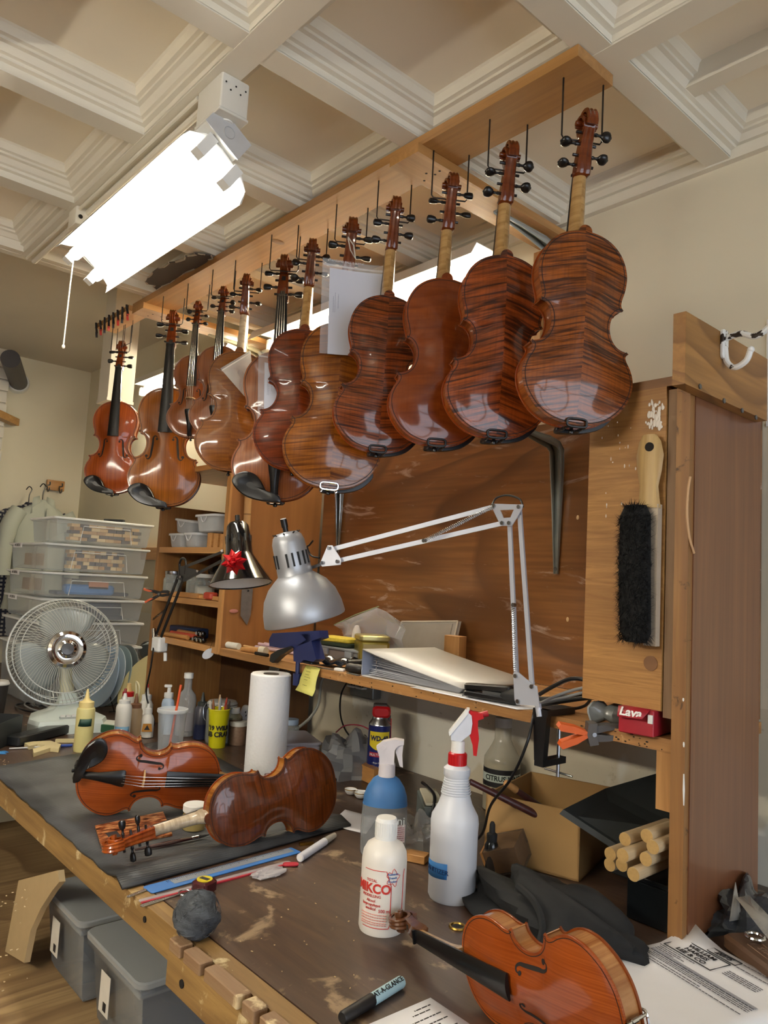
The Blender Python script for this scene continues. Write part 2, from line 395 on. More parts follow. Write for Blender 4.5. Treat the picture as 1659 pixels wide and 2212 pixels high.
# broken-out hole in the ceiling plaster beside the rail
h0 = PZ(330, 607, ZC - .001); h1 = PZ(440, 552, ZC - .001)
ho = thing('ceiling_patch', 'ragged dark hole with broken edges in the ceiling plaster near the rail', 'hole', ((h0 + h1) / 2))
b = MB(); n = 26; ring = []; ring2 = []
c0 = PZ(385, 580, ZC - .004); 
cs = [PZ(*p, ZC + .0) for p in ((318, 605), (345, 578), (392, 556), (425, 543), (458, 548), (440, 566), (400, 590), (345, 622))]
rim = [];
for k in range(len(cs)):
    a, c = cs[k], cs[(k + 1) % len(cs)]
    for q in range(4): rim.append(a.lerp(c, q / 4) + Vector((random.uniform(-.012, .012), random.uniform(-.01, .01), 0)))
MB().prism([p + Vector((0, 0, -.003)) for p in rim], (0, 0, -.004)).build('dark_cavity', plain('cavity_dark', '4a433e', .9), ho)
b = MB()
for k in range(len(rim)):
    a, c = rim[k], rim[(k + 1) % len(rim)]
    if k % 3: b.tube([a + Vector((0, 0, -.005)), a.lerp(c, .5) + Vector((0, 0, -.006)), c + Vector((0, 0, -.005))], .0022 + .002 * random.random(), 5)
b.build('torn_edge', plaster('torn_plaster', 'a79c8b'), ho, kind='stuff')

# wooden strip on the far wall, dark pipe with a white collar, plank end
pp = PX(40, 826, XF + .02)
t = thing('vent_pipe', 'thick dark pipe with a white collar entering the far wall', 'pipe', pp)
p2 = PX(-60, 806, XF + .45)
MB().cyl(pp + Vector((0, 0, 0)), pp + Vector((.42, -.16, .02)), .048, n=20).build('pipe', plain('dark_pipe', '3c3b3e', .5), t)
MB().cyl(pp + Vector((-.017, 0, 0)), pp + Vector((.012, -.004, 0)), .064, .056, n=24).build('collar', M_white, t)
q = PX(45, 916, XF + .02)
t = tag(MB().box(q + Vector((.15, -.14, 0)), (.32, .045, .04), RZ(-40)).build('wood_plank', wood('plank_end', '9c7440', 'c49a5e', 0)), 'short wooden plank end jutting from the far wall below the dark pipe', 'plank')

# ------------------------------------------------------------------ workbench
BF = .587
M_btop = wood('bench_top_stained', '33241b', '56402f', 0, 26, 3.0, .40, .15, 2.6, '45332a', .15, 13., '9c866a')
M_edge = wood('bench_edge_worn', '84663c', 'ae8c54', 0, 45, 3, .55, 0, 1.5, '5f4426', .3, 16., 'd9c89c')
XL = XF + .12
bench = thing('workbench', 'long wooden workbench with a worn dark stained top and pale front edge', 'workbench', (-1.3, 1.1, ZF))
MB().bb(XL, .75, BF + .032, YW - .004, -.05, 0).build('bench_top', M_btop, bench)
MB().bb(XL, .75, BF, BF + .030, -.052, -.0005).build('front_edge', M_edge, bench)
MB().bb(XL, .75, BF + .30, BF + .33, -.14, -.052).build('apron', M_edge, bench)
for x in (-4.2, -2.95, .5):
    for y in (BF + .12, YW - .12): MB().bb(x - .045, x + .045, y - .045, y + .045, ZF, -.05).build('leg', wood('bench_leg', '6d4c2c', '8a6540', 2), bench)
# notched stop strip on the front edge
nb = thing('notched_stop', 'notched wooden strip screwed to the bench front edge near the corner', 'strip', PY(450, 2130, BF - .02))
p0 = PY(366, 2085, BF - .02); x0 = p0.x; xs = x0
MB().bb(x0, x0 + .42, BF - .024, BF - .001, -.062, -.012).build('strip', M_edge, nb)
xx = x0
for wd, gp in ((.035, .010), (.05, .012), (.09, .010), (.03, .012), (.12, .01)):
    MB().rbox((xx + wd / 2, BF - .013, -.004), (wd, .022, .018), .003).build('tooth', wood('worn_teeth', '7d5f45', 'a58a68', 0, 45, 3, .6, wear=20.), nb); xx += wd + gp
for k in (.05, .2): MB().cyl((x0 + k, BF - .026, -.04), (x0 + k, BF - .0235, -.04), .006, n=10).build('screw', M_dark, nb)
for px, py in ((310, 2032),):
    c = PY(px, py, BF); MB().cyl((c.x, BF - .002, -.022), (c.x, BF + .002, -.022), .005, n=10).build('screw_hole', M_dark, bench)
# brass grommet let into the top
c = PZ(988, 2003, 0)
g = thing('brass_grommet', 'small brass ring let into the bench top behind the violin neck', 'grommet', c)
ring = [(c.x + .012 * math.cos(a), c.y + .012 * math.sin(a), .001) for a in np.linspace(0, 2 * math.pi, 20, False)]
MB().tube(ring, .0025, 6, True).build('ring', M_brass, g); MB().cyl(c, c + Vector((0, 0, .0012)), .011, n=18).build('hole', M_dark, g)

# rubber mat
M_mat = NT('black_ribbed_rubber'); 
_v = M_mat.coord(); _w = M_mat.n('ShaderNodeTexWave', bands_direction='X'); _w.inputs['Scale'].default_value = 55; M_mat.l(_v, _w.inputs[0])
_nz = M_mat.noise(_v, 9., 4); M_mat.l(M_mat.ramp(_nz, [(.35, '2b2d2f'), (.7, '4b4d50')]), M_mat.b.inputs['Base Color']); M_mat.set(Roughness=.5); M_mat.bump(_w.outputs['Color'], .35, .001); M_mat = M_mat.m
A, Bm, Cm, Dm = Vector((-2.19, BF + .006, 0)), Vector((-1.275, BF - .008, 0)), Vector((-1.325, 1.125, 0)), Vector((-2.30, 1.19, 0))
P = []
for i in range(13):
    u = i / 12; row = []
    for j in range(25):
        v = j / 24; p = A.lerp(Bm, v).lerp(Dm.lerp(Cm, v), u); e = max(0, (v - .93) / .07)
        p.z = .0072 + .010 * math.sin(e * math.pi) + .0012 * math.sin(v * 31 + u * 5)
        if v == 1: p.z = .0062
        if i == 0: p.y += .002 * math.sin(j * 2.3)
        row.append(p)
    P.append(row)
tag(MB().grid(P).build('rubber_mat', M_mat, solid=.005), 'black ribbed rubber mat lying under the two violins on the bench', 'mat')
b = MB()
mats = []
# ------------------------------------------------------------------ shelf unit along the wall
SF, ST = 1.208, .318           # shelf front, shelf top
PR = -.612                      # right panel's left face ; panel is .022 thick
M_panel = wood('varnished_fir_panel', '623a24', '7d5032', 2, 34, 1.2, .4, .3, 1.6, '70452c', .06)
M_shelf = wood('old_shelf_pine', '8e6236', 'bd8c52', 0, 45, 2, .5, .0, 1.4, '7a532d', .2, 18., 'd0a878')
t = thing('cabinet_side', 'tall varnished reddish side panel closing the right end of the shelf unit', 'panel', (PR + .011, 1.35, 0))
MB().bb(PR, PR + .022, SF + .012, 1.49, .004, .925).build('panel', M_panel, t)
MB().bb(PR - .004, PR + .020, SF - .004, SF + .012, .003, .93).build('front_strip', wood('worn_edge_strip', '7d5630', 'a87a45', 2, 50, 2, .5, wear=30., wearc='3e2c1c'), t)
# white paint drips and a bare scratch on the panel
for (px, ya, yb, wd) in ((1477, 1672, 1740, .0035), (1477, 1603, 1614, .003), (1476, 1508, 1515, .003)):
    a = PX(px, ya, PR + .0225); c = PX(px, yb, PR + .0225); MB().tube([a, (a + c) / 2, c], [.001, wd / 2, .0008], 6).build('paint_drip', M_white, t)
pts = [PX(*p, PR + .0222) for p in ((1491, 1030), (1486, 1060), (1484, 1110), (1489, 1160), (1499, 1195))]
MB().tube(smooth_path(pts, 4), .0022, 6).build('scratch', plain('bare_wood', 'c09a72', .6), t)
t2 = thing('coat_hook_board', 'short plywood board with wavy grain fixed atop the reddish side panel', 'board', (PR + .03, 1.3, .89))
MB().bb(PR + .0225, PR + .044, 1.135, 1.462, .897, 1.018).build('board', ply('hook_board_ply', 'a5773f', '7a5327', 26., .5, axis=1, stretch=.45), t2)
for p in ((1511, 835), (1563, 866), (1602, 887), (1632, 902)):
    c = PX(*p, PR + .044); MB().cyl(c, c + Vector((.002, 0, 0)), .0045, n=10).build('screw', M_steelgrey, t2)
c = PX(1561, 738, PR + .044)
hk = thing('coat_hook', 'chipped white painted double coat hook screwed to the short plywood board', 'hook', c)
M_chip = NT('chipped_white_enamel'); _n1 = M_chip.noise(M_chip.coord(), 55., 3); M_chip.l(M_chip.ramp(_n1, [(.56, 'dfe0de'), (.58, '2a1f18')]), M_chip.b.inputs['Base Color']); M_chip.set(Roughness=.35); M_chip = M_chip.m
MB().rbox(c + Vector((.003, 0, -.006)), (.022, .052, .006), .006, Matrix.Rotation(math.pi / 2, 4, 'Y') @ RZ(90)).build('plate', M_chip, hk)
MB().tube(smooth_path([c + Vector(v) for v in ((.004, 0, .004), (.03, .0, .008), (.055, .0, -.002), (.078, 0, .010), (.092, .0, .035))], 6), .0052, 10).build('upper_arm', M_chip, hk)
MB().ell(c + Vector((.093, 0, .037)), (.007, .007, .006)).build('knob', M_chip, hk)
MB().tube(smooth_path([c + Vector(v) for v in ((.004, 0, -.012), (.008, 0, -.038), (.022, 0, -.050), (.040, 0, -.042), (.047, 0, -.026))], 6), .0052, 10).build('lower_arm', M_chip, hk)
MB().ell(c + Vector((.048, 0, -.024)), (.006, .006, .006)).build('knob', M_chip, hk)

# small hanging cabinet door with the brush
M_oak = wood('oak_veneer', '8d6233', 'b48548', 0, 70, 5, .5, .1, 2.4, '7f5629', .25)
t = thing('hanging_cupboard', 'shallow oak-veneered cupboard at the shelf right end below the nearest violin', 'cupboard', (-.70, 1.3, .36))
MB().bb(-.786, -.634, SF - .006, SF + .012, .362, .918).build('door', M_oak, t)
MB().bb(-.632, PR - .005, SF - .002, SF + .018, .352, .912).build('side_strip', wood('grey_strip', '6d5238', '8b6d4c', 2, 50, 2, .6), t)
MB().bb(-.782, -.634, SF + .0125, SF + .16, .366, .906).build('body', wood('cupboard_body', '5f3f22', '7d5630', 2), t)
MB().bb(-.786, PR - .005, SF - .004, SF + .16, .9185, .935).build('top', wood('cupboard_top', '6d4a29', '8a6238', 0), t)
c = PY(1405, 1433, SF - .008); MB().cyl(c, c + Vector((0, .003, 0)), .0125, n=20).build('door_plug', wood('plug', '6f4a2b', '7d5734', 0), t)
b = MB()
for k in range(46):
    c = PY(random.gauss(1416, 8), random.uniform(868, 925), SF - .0075)
    b.ell(c, (random.uniform(.001, .0035), .0006, random.uniform(.002, .008)), n=8, m=5)
for k in range(26):
    c = PY(random.uniform(1300, 1425), random.uniform(880, 1130), SF - .0065); b.ell(c, (random.uniform(.0006, .0016), .0005, random.uniform(.001, .004)), n=6, m=4)
b.build('glue_smear', plain('dried_glue', 'd9d0c2', .35), t, kind='stuff')

# shelf plank, back plywood, bookcase
t = thing('shelf_plank', 'long worn pine shelf running above the bench along the wall', 'shelf', (-1.5, 1.4, ST - .022))
MB().bb(-2.106, PR - .005, SF, YW - .03, ST - .022, ST).build('plank', M_shelf, t)
b = MB()
for k in range(40):
    x = random.uniform(-.80, -.63) if k < 26 else random.uniform(-1.6, -1.0); b.ell((x, SF, ST - random.uniform(.003, .02)), (random.uniform(.001, .003), .0008, random.uniform(.0007, .0016)), n=6, m=4)
b.build('wormhole', M_dark, t, kind='stuff')
MB().bb(-.645, PR - .005, SF + .004, SF + .022, .20, ST - .023).build('end_cleat', M_pinez, t)
t = thing('back_board', 'large varnished plywood back board of the shelf unit behind the silver lamp', 'panel', (-1.4, YW - .02, ST))
MB().bb(-2.10, -.63, YW - .028, YW - .002, ST + .001, .985).build('board', ply('varnished_plywood', '8c5e34', '664122', 10., .3, .35, 0, .3, True), t)
t = thing('shelf_divider', 'plain brown vertical board behind the black lamp with tools hung on it', 'panel', (-2.12, 1.4, ST))
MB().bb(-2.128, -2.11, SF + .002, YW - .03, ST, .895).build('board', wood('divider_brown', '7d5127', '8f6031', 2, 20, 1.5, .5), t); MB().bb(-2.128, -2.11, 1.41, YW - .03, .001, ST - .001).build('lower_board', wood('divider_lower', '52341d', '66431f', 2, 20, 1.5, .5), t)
MB().bb(-2.130, -2.108, SF - .006, SF + .002, ST - .02, .895).build('edge_strip', M_pinez, t)

t = thing('bookcase', 'small pine bookcase with three shelves standing left of the plywood back board', 'bookcase', (-2.36, 1.4, 0))
MB().bb(-2.622, -2.602, SF, YW - .02, .0, .79).build('side', wood('bookcase_side', '84582c', 'a67a44', 2), t)
MB().bb(-2.60, -2.13, YW - .03, YW - .018, .0, .92).build('back', wood('bookcase_back', '5a3a1e', '6f4a28', 2, 20, 1.5, .6), t)
for z in (ST, .462, .636): MB().bb(-2.60, -2.131, SF, YW - .031, z - .02, z).build('shelf', M_pine, t)
MB().bb(-2.62, -2.131, SF - .01, YW - .031, .896, .914).build('top', M_pine, t)
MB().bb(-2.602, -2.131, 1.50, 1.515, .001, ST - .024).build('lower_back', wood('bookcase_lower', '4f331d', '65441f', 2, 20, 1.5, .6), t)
# ------------------------------------------------------------------ violins
# local frame: x across, y from the bottom edge (0) to the scroll top (.595), z from back (0) to belly (.03+)
_half = [(0, 0), (18, .9), (35, 3.6), (52, 9.2), (66, 17.5), (80, 29.5), (92, 45.5), (100, 62), (104, 82), (102.5, 98), (97, 113), (90.5, 124), (87.8, 131), (88.5, 135.5), (93.5, 140.0),
         (91.5, 142.2), (82, 143.6), (72, 148), (63, 157), (57, 170), (55, 183), (56.5, 196), (61.5, 207), (68, 213.5), (74, 216), (79.3, 217.6),
         (79.8, 219.6), (76.2, 224), (75.2, 230), (77, 240), (81, 253), (83.6, 268), (84, 283), (81, 299), (74.5, 315), (64, 330), (50, 342), (34, 350), (17, 354.6), (0, 356)]
def _outline():
    pts = [Vector((x / 1000, y / 1000, 0)) for x, y in _half]; out = []
    corners = {14, 15, 25, 26}
    segs = [pts[0:15], pts[14:16], pts[15:26], pts[25:27], pts[26:]]
    for k, sg in enumerate(segs):
        out += (smooth_path(sg, 5) if len(sg) > 2 else list(sg))[:-1]
    out.append(pts[-1]); return out
OUT = _outline()
_oy = np.array([p.y for p in OUT]); _ox = np.array([max(p.x, 0) for p in OUT])
_oy = np.maximum.accumulate(_oy + np.arange(len(_oy)) * 1e-8)
_ring = np.array([(p.x, p.y) for p in OUT] + [(-p.x, p.y) for p in OUT[::-1]])
def _edge_dist(x, y): return float(np.sqrt(((_ring - (x, y)) ** 2).sum(1).min()))
def arch(x, y, H=.0145):
    hw = float(np.interp(y, _oy, _ox)); 
    if hw < 1e-4: return 0.
    u = min(1., abs(x) / hw); la = max(0., math.sin(math.pi * min(max(y / .356, 0), 1))) ** .62
    d = _edge_dist(x, y); e = min(1., d / .05); g = .5 - .5 * math.cos(math.pi * e ** .9)
    return H * la * (.25 + .75 * math.cos(u * math.pi / 2) ** 1.1) * g
_cache = {}
def cm(key, fn):
    if key not in _cache:
        me = fn(); me.materials.append(None) if len(me.materials) == 0 else None; _cache[key] = me
    return _cache[key]
def _plate(sgn, zin, zout):
    ys = sorted(set([float(v) for v in _oy[::2]] + [float(_oy[-1])]))
    ys[0] = .00004; ys[-1] = .356 - .00004
    us = [-1, -.97, -.9, -.8, -.66, -.5, -.32, -.15, 0, .15, .32, .5, .66, .8, .9, .97, 1]; P = []
    for y in ys:
        hw = max(float(np.interp(y, _oy, _ox)), .003)
        P.append([Vector((u * hw, y, zout + sgn * arch(u * hw, y))) for u in us])
    b = MB(); b.grid(P if sgn > 0 else [r[::-1] for r in P])
    # rounded edge down to the inner plane, and the inner face
    L = [r[0] for r in P]; R = [r[-1] for r in P]; loop = R + L[::-1]
    lo = [Vector((p.x, p.y, zin)) for p in loop]; md = [Vector((p.x * 1.004, p.y, (zin + zout) / 2)) for p in loop]
    b.grid([loop + loop[:1], md + md[:1], lo + lo[:1]]); b.grid([[Vector((p.x, p.y, zin)) for p in (a, c)] for a, c in zip(L, R)])
    return b.mesh('plate', 40)
def _inset(d):
    n = len(_ring); out = []
    for i in range(n):
        a = _ring[(i - 1) % n]; c = _ring[(i + 1) % n]; t = c - a; l = np.hypot(*t)
        if l < 1e-7: continue
        nx, ny = -t[1] / l, t[0] / l; p = _ring[i] + np.array((nx, ny)) * d
        out.append(p)
    return out
def _ribs():
    q = _inset(.003); b = MB(); lp = [Vector((p[0], p[1], 0)) for p in q]; lp.append(lp[0])
    b.grid([[p + Vector((0, 0, z)) for p in lp] for z in (-.0005, .015, .0305)]); return b.mesh('ribs', 50)
def _purf(sgn, z0):
    rows = []
    for d in (.0040, .0053):
        q = _inset(d); rows.append([Vector((p[0], p[1], z0 + sgn * (arch(p[0], p[1]) + .0004))) for p in q]); rows[-1].append(rows[-1][0])
    n = min(len(rows[0]), len(rows[1])); b = MB(); b.grid([r[:n] for r in rows]); return b.mesh('purfling')
def fb_top(y): return .0455 + (.486 - y) * .055
def _fingerboard():
    rows = []
    for y in (.216, .2161, .30, .40, .486):
        k = (.486 - max(y, .216)) / .27; w2 = .012 + .009 * k; zt = fb_top(y); row = []
        for i in range(9):
            a = -1 + i / 4; row.append(Vector((a * w2, y, zt - .0035 * (1 + .5 * k) * a * a)))
        rows.append(row + [Vector((w2 * .96, y, zt - .0085)), Vector((-w2 * .96, y, zt - .0085)), row[0]])
    b = MB(); b.grid(rows[1:]); b.add(rows[1][:-1], [tuple(range(11))]); b.add(rows[-1][:-1], [tuple(range(11))[::-1]]); return b.mesh('fingerboard', 40)
def _neck():
    rows = []
    for y, w2, bot in ((.352, .0165, -.0005), (.3585, .0165, .0), (.363, .0155, .004), (.369, .0145, .011), (.377, .0142, .0185), (.390, .0138, .0225), (.43, .0130, .0228), (.470, .0122, .0228), (.486, .012, .0215)):
        zt = fb_top(y) - .0085; row = []
        for i in range(11):
            a = math.pi * i / 10; row.append(Vector((w2 * math.cos(a), y, zt - (zt - bot) * math.sin(a) ** .85)))
        row.append(row[0]); rows.append(row)
    b = MB(); b.grid(rows); b.add(rows[0][:-1], [tuple(range(11))[::-1]]); b.add(rows[-1][:-1], [tuple(range(11))]); return b.mesh('neck', 45)
def _button():
    pts = [(.0125 * math.cos(a), .3555 + .0125 * math.sin(a), -.0042) for a in np.linspace(0, math.pi, 12)]; b = MB(); b.prism([(.0125, .350, -.0042)] + pts + [(-.0125, .350, -.0042)], (0, 0, .0045)); return b.mesh('button')
SC = Vector((0, .5715, .0175))
def _scroll():
    b = MB(); rows = []
    # pegbox: tapering trough seen as a solid with a rounded back
    for y, w2, zb, zf in ((.4765, .0105, .0215, .036), (.4785, .0135, .0165, .038), (.486, .0135, .0135, .040), (.505, .0128, .0110, .037), (.525, .0117, .0075, .031), (.545, .0108, .0015, .024), (.556, .0102, -.003, .018)):
        r = [Vector((-w2, y, zf)), Vector((-w2, y, zb + .004)), Vector((-w2 * .75, y, zb + .0006)), Vector((-w2 * .38, y, zb + .0022)), Vector((0, y, zb)), Vector((w2 * .38, y, zb + .0022)), Vector((w2 * .75, y, zb + .0006)), Vector((w2, y, zb + .004)), Vector((w2, y, zf))]
        rows.append(r + [r[0]])
    b.grid(rows); b.add(rows[0][:-1], [tuple(range(9))]); b.add(rows[-1][:-1], [tuple(range(9))[::-1]])
    # volute: fluted band wound two turns, ears growing outwards
    secs = []; N = 52
    for i in range(N + 1):
        f = i / N; th = math.radians(205) - f * math.radians(640); r = .0235 * (1 - f) ** .82 + .0045
        cy = SC.y - .001 + r * math.sin(th) * 1.0; cz = SC.z + r * math.cos(th)
        w2 = .0103 - .0022 * min(1, f / .3) + .0125 * max(0, (f - .3) / .7) ** 1.1; h = .0042 - .0016 * f
        dn = Vector((0, math.sin(th), math.cos(th))); c = Vector((0, cy, cz))
        s = [(-w2, -h), (-w2, h * .7), (-w2 * .8, h), (-w2 * .4, h * .55), (0, h), (w2 * .4, h * .55), (w2 * .8, h), (w2, h * .7), (w2, -h)]
        row = [c + Vector((x, 0, 0)) + dn * q for x, q in s]; secs.append(row + [row[0]])
    b.grid(secs); b.add(secs[0][:-1], [tuple(range(9))]); b.add(secs[-1][:-1], [tuple(range(9))[::-1]])
    b.cyl(SC + Vector((-.0208, 0, 0)), SC + Vector((.0208, 0, 0)), .0052, n=14)
    # web that fills the volute
    pts = []
    for i in range(24):
        th = 2 * math.pi * i / 24; pts.append((-.0075, SC.y + .0175 * math.sin(th), SC.z + .0175 * math.cos(th)))
    b.prism(pts, (.015, 0, 0)); return b.mesh('scroll', 40)
def _cavity():
    return MB().add([(-.006, .491, .0403), (.006, .491, .0403), (.0048, .541, .0262), (-.0048, .541, .0262)], [(0, 1, 2, 3)]).mesh('pegbox_slot')
def _peg(style, sgn):
    X = Matrix.Rotation(math.pi / 2 * sgn, 4, 'Y'); b = MB()
    b.lathe([(.0028, -.021), (.0032, .016), (.0036, .0165), (.0036, .0195), (.0026, .021), (.0024, .025), (.0034, .0275)], 10, X)
    if style == 0: b.lathe([(.0034, .0275), (.0072, .030), (.0100, .0345), (.0108, .039), (.0098, .0435), (.0062, .0465), (.0028, .0473), (.0024, .0485), (.0, .0492)], 14, X, sx=1., sy=.62)
    else: b.lathe([(.0034, .0275), (.0060, .029), (.0078, .034), (.0085, .040), (.0078, .0455), (.0045, .0475), (.0, .0482)], 14, X, sx=1., sy=.7)
    return b.mesh('peg')
def _nut(): return MB().box((0, .4875, fb_top(.486) + .0002), (.0245, .004, .0055)).mesh('nut')
def _tailpiece():
    rows = []
    for y, w2, z in ((.006, .010, .040), (.02, .0085, .044), (.05, .0105, .0505), (.085, .016, .0555), (.105, .0205, .058), (.112, .021, .0585), (.116, .018, .0575)):
        r = [Vector((w2 * a, y, z + .006 * (1 - a * a))) for a in (-1, -.6, 0, .6, 1)]; r += [Vector((w2, y, z - .002)), Vector((-w2, y, z - .002))]; rows.append(r + [r[0]])
    b = MB(); b.grid(rows); b.add(rows[0][:-1], [tuple(range(7))]); b.add(rows[-1][:-1], [tuple(range(7))[::-1]]); b.tube([(-.005, .007, .041), (-.004, -.004, .034), (.004, -.004, .034), (.005, .007, .041)], .0012, 6); return b.mesh('tailpiece')
def _bridge():
    z0 = .0465; pts = [(-.0205, z0), (-.0205, z0 + .006), (-.015, z0 + .010), (-.019, z0 + .016), (-.016, z0 + .024), (-.012, z0 + .0285), (0, z0 + .032), (.012, z0 + .0295), (.016, z0 + .024), (.019, z0 + .016), (.015, z0 + .010), (.0205, z0 + .006), (.0205, z0), (.011, z0 + .001), (.007, z0 + .007), (-.007, z0 + .007), (-.011, z0 + .001)]
    return MB().prism([(x, .1625, z) for x, z in pts], (0, -.003, 0)).mesh('bridge', 30)
def _string(i):
    x0 = (-.0105, -.0035, .0035, .0105)[i]; x1 = x0 * .78; z = .0785 - (.0025 if i in (0, 3) else 0)
    return MB().tube([(x0 * .95, .108, .0625), (x0 * 1.15, .161, z), (x1 * .8, .4875, fb_top(.486) + .0035), (x1 * .45, .500 + .012 * i, .0335 - .005 * i)], .0006, 5).mesh('string')
def _fhole(s):
    pts = [(.0225, .1985), (.0245, .2045), (.0305, .2055), (.0345, .199), (.0350, .188), (.0365, .172), (.0385, .157), (.0400, .145), (.0445, .1375), (.0505, .1385), (.0530, .1445)]
    P = smooth_path([(x, y, 0) for x, y in pts], 4); n = len(P); L = []; R = []
    for i, p in enumerate(P):
        d = (P[min(i + 1, n - 1)] - P[max(i - 1, 0)]).normalized(); q = Vector((-d.y, d.x, 0)); k = i / (n - 1); wd = .0008 + .0024 * math.sin(math.pi * k) ** 1.5
        for arr, sg in ((L, 1), (R, -1)):
            v = p + q * wd * sg; arr.append(Vector((s * v.x, v.y, .0338 + arch(v.x, v.y) + .0007)))
    b = MB(); b.grid([L, R] if s < 0 else [R, L])
    for cx, cy, r in ((.0232, .1965, .0034), (.0520, .1465, .0043)):
        pts = [(s * (cx + r * math.cos(a)), cy + r * math.sin(a), .0338 + arch(cx + r * math.cos(a), cy + r * math.sin(a)) + .0008) for a in np.linspace(0, 2 * math.pi, 14, False)]
        b.add(pts, [tuple(range(14)) if s > 0 else tuple(range(14))[::-1]])
    for arr in ((-.0008, .170, .0385),): pass
    return b.mesh('f_hole')
def _chin():
    ol = smooth_path([(.017, -.001, 0), (.012, .010, 0), (-.004, .016, 0), (-.018, .022, 0), (-.028, .040, 0), (-.044, .058, 0), (-.066, .064, 0), (-.088, .056, 0), (-.0965, .042, 0), (-.089, .027, 0), (-.070, .010, 0), (-.045, .000, 0), (-.015, -.005, 0), (.013, -.006, 0), (.017, -.001, 0)], 4)[:-1]
    c = Vector((-.052, .032, 0)); b = MB(); rows = []
    for k, (f, z) in enumerate(((.97, .044), (1.0, .049), (.99, .0555), (.90, .0575), (.6, .0545), (.25, .053))):
        rows.append([Vector((c.x + (p.x - c.x) * f, c.y + (p.y - c.y) * f, z)) for p in ol]); rows[-1].append(rows[-1][0])
    b.grid(rows); b.add(rows[-1][:-1], [tuple(range(len(ol)))]); b.add(rows[0][:-1], [tuple(range(len(ol)))[::-1]]); return b.mesh('chin_rest', 50)
def _clamp():
    b = MB()
    for x in (-.0155, .0155): b.cyl((x, -.0042, .004), (x, -.0042, .036), .0026, n=8).cyl((x, -.0042, .014), (x, -.0042, .026), .0036, n=8)
    pts = []
    for a in np.linspace(0, 2 * math.pi, 20, False):
        cx = math.copysign(abs(math.cos(a)) ** .5, math.cos(a)) * .0185; cy = math.copysign(abs(math.sin(a)) ** .5, math.sin(a)) * .0075
        pts.append((cx, .0035 + cy, -.0072))
    b.tube(pts, .0023, 6, True)
    for x in (-.0155, .0155): b.tube([(x, -.0042, .006), (x, -.0045, -.004), (x, -.002, -.0072)], .0022, 6)
    return b.mesh('clamp')
def _endpin(): return MB().lathe([(.0, -.013), (.0045, -.012), (.0052, -.009), (.0045, -.006), (.0032, -.004), (.0034, .003)], 12, Matrix.Translation((0, 0, .015)) @ Matrix.Rotation(-math.pi / 2, 4, 'X')).mesh('end_button')

FL = [flame('flamed_maple_red_brown', '3a1a0a', '8e4c1c', 215., .22, (.38, .6)), flame('flamed_maple_orange_red', '381608', '96481a', 140., .30, (.38, .62)), flame('plain_maple_red', '642a0c', '803e14', 60., .1, (.3, .7)),
      flame('flamed_maple_tight_dark', '34160a', '7e3e18', 230., -.12, (.38, .58)), flame('flamed_maple_golden', '4a2206', '8c5216', 175., .16, (.34, .62)), flame('flamed_maple_dark_red', '451a08', '743210', 120., .15, (.36, .64)),
      flame('faint_flamed_maple_tan', '5c3210', '7e4c1a', 140., .1, (.3, .7)), flame('quarter_maple_deep', '3f1a06', '6b320c', 170., .0, (.3, .7))]
SP = [spruce('spruce_orange_red', '7e340e', '9c4c18', '642808'), spruce('spruce_golden_brown', '763e0a', '945614', '502808'), spruce('spruce_pale_brown', '6c3814', '844a20', '5a2c10'), spruce('spruce_chestnut', '8b4418', 'a65f2a', '75380f'), spruce('spruce_bench_orange', '82380f', '9c4d1c', '743008')]
RB = [flame('rib_maple_red', '5d280c', 'a05c26', 190., 0., (.3, .68)), flame('rib_maple_amber', '7a4412', 'b87e34', 150., 0., (.32, .66)), flame('rib_maple_tan', '7d4a24', 'b08050', 150., 0., (.3, .7))]
M_scroll = flame('scroll_varnish', '54220c', '743816', 60., .1, (.3, .7), .25)
M_neck = flame('bare_maple_neck', '8d6a3c', 'b9955f', 90., .1, (.3, .7), .35)
M_neckpale = flame('pale_neck', '9c8a72', 'c8b89e', 110., .1, (.3, .7), .4)
M_bridge = wood('bridge_maple', 'b08a5a', 'd0ae7c', 0, 80, 4, .6)
M_silver = plain('string_silver', 'b8b4ac', .25, 1.)
M_cav = plain('inside_dark', '120a06', .8)
def inst(name, key, fn, m, parent):
    me = cm(key, fn); ob = bpy.data.objects.new(name, me); COL.objects.link(ob); ob.parent = parent
    ob.material_slots[0].link = 'OBJECT'; ob.material_slots[0].material = m; return ob
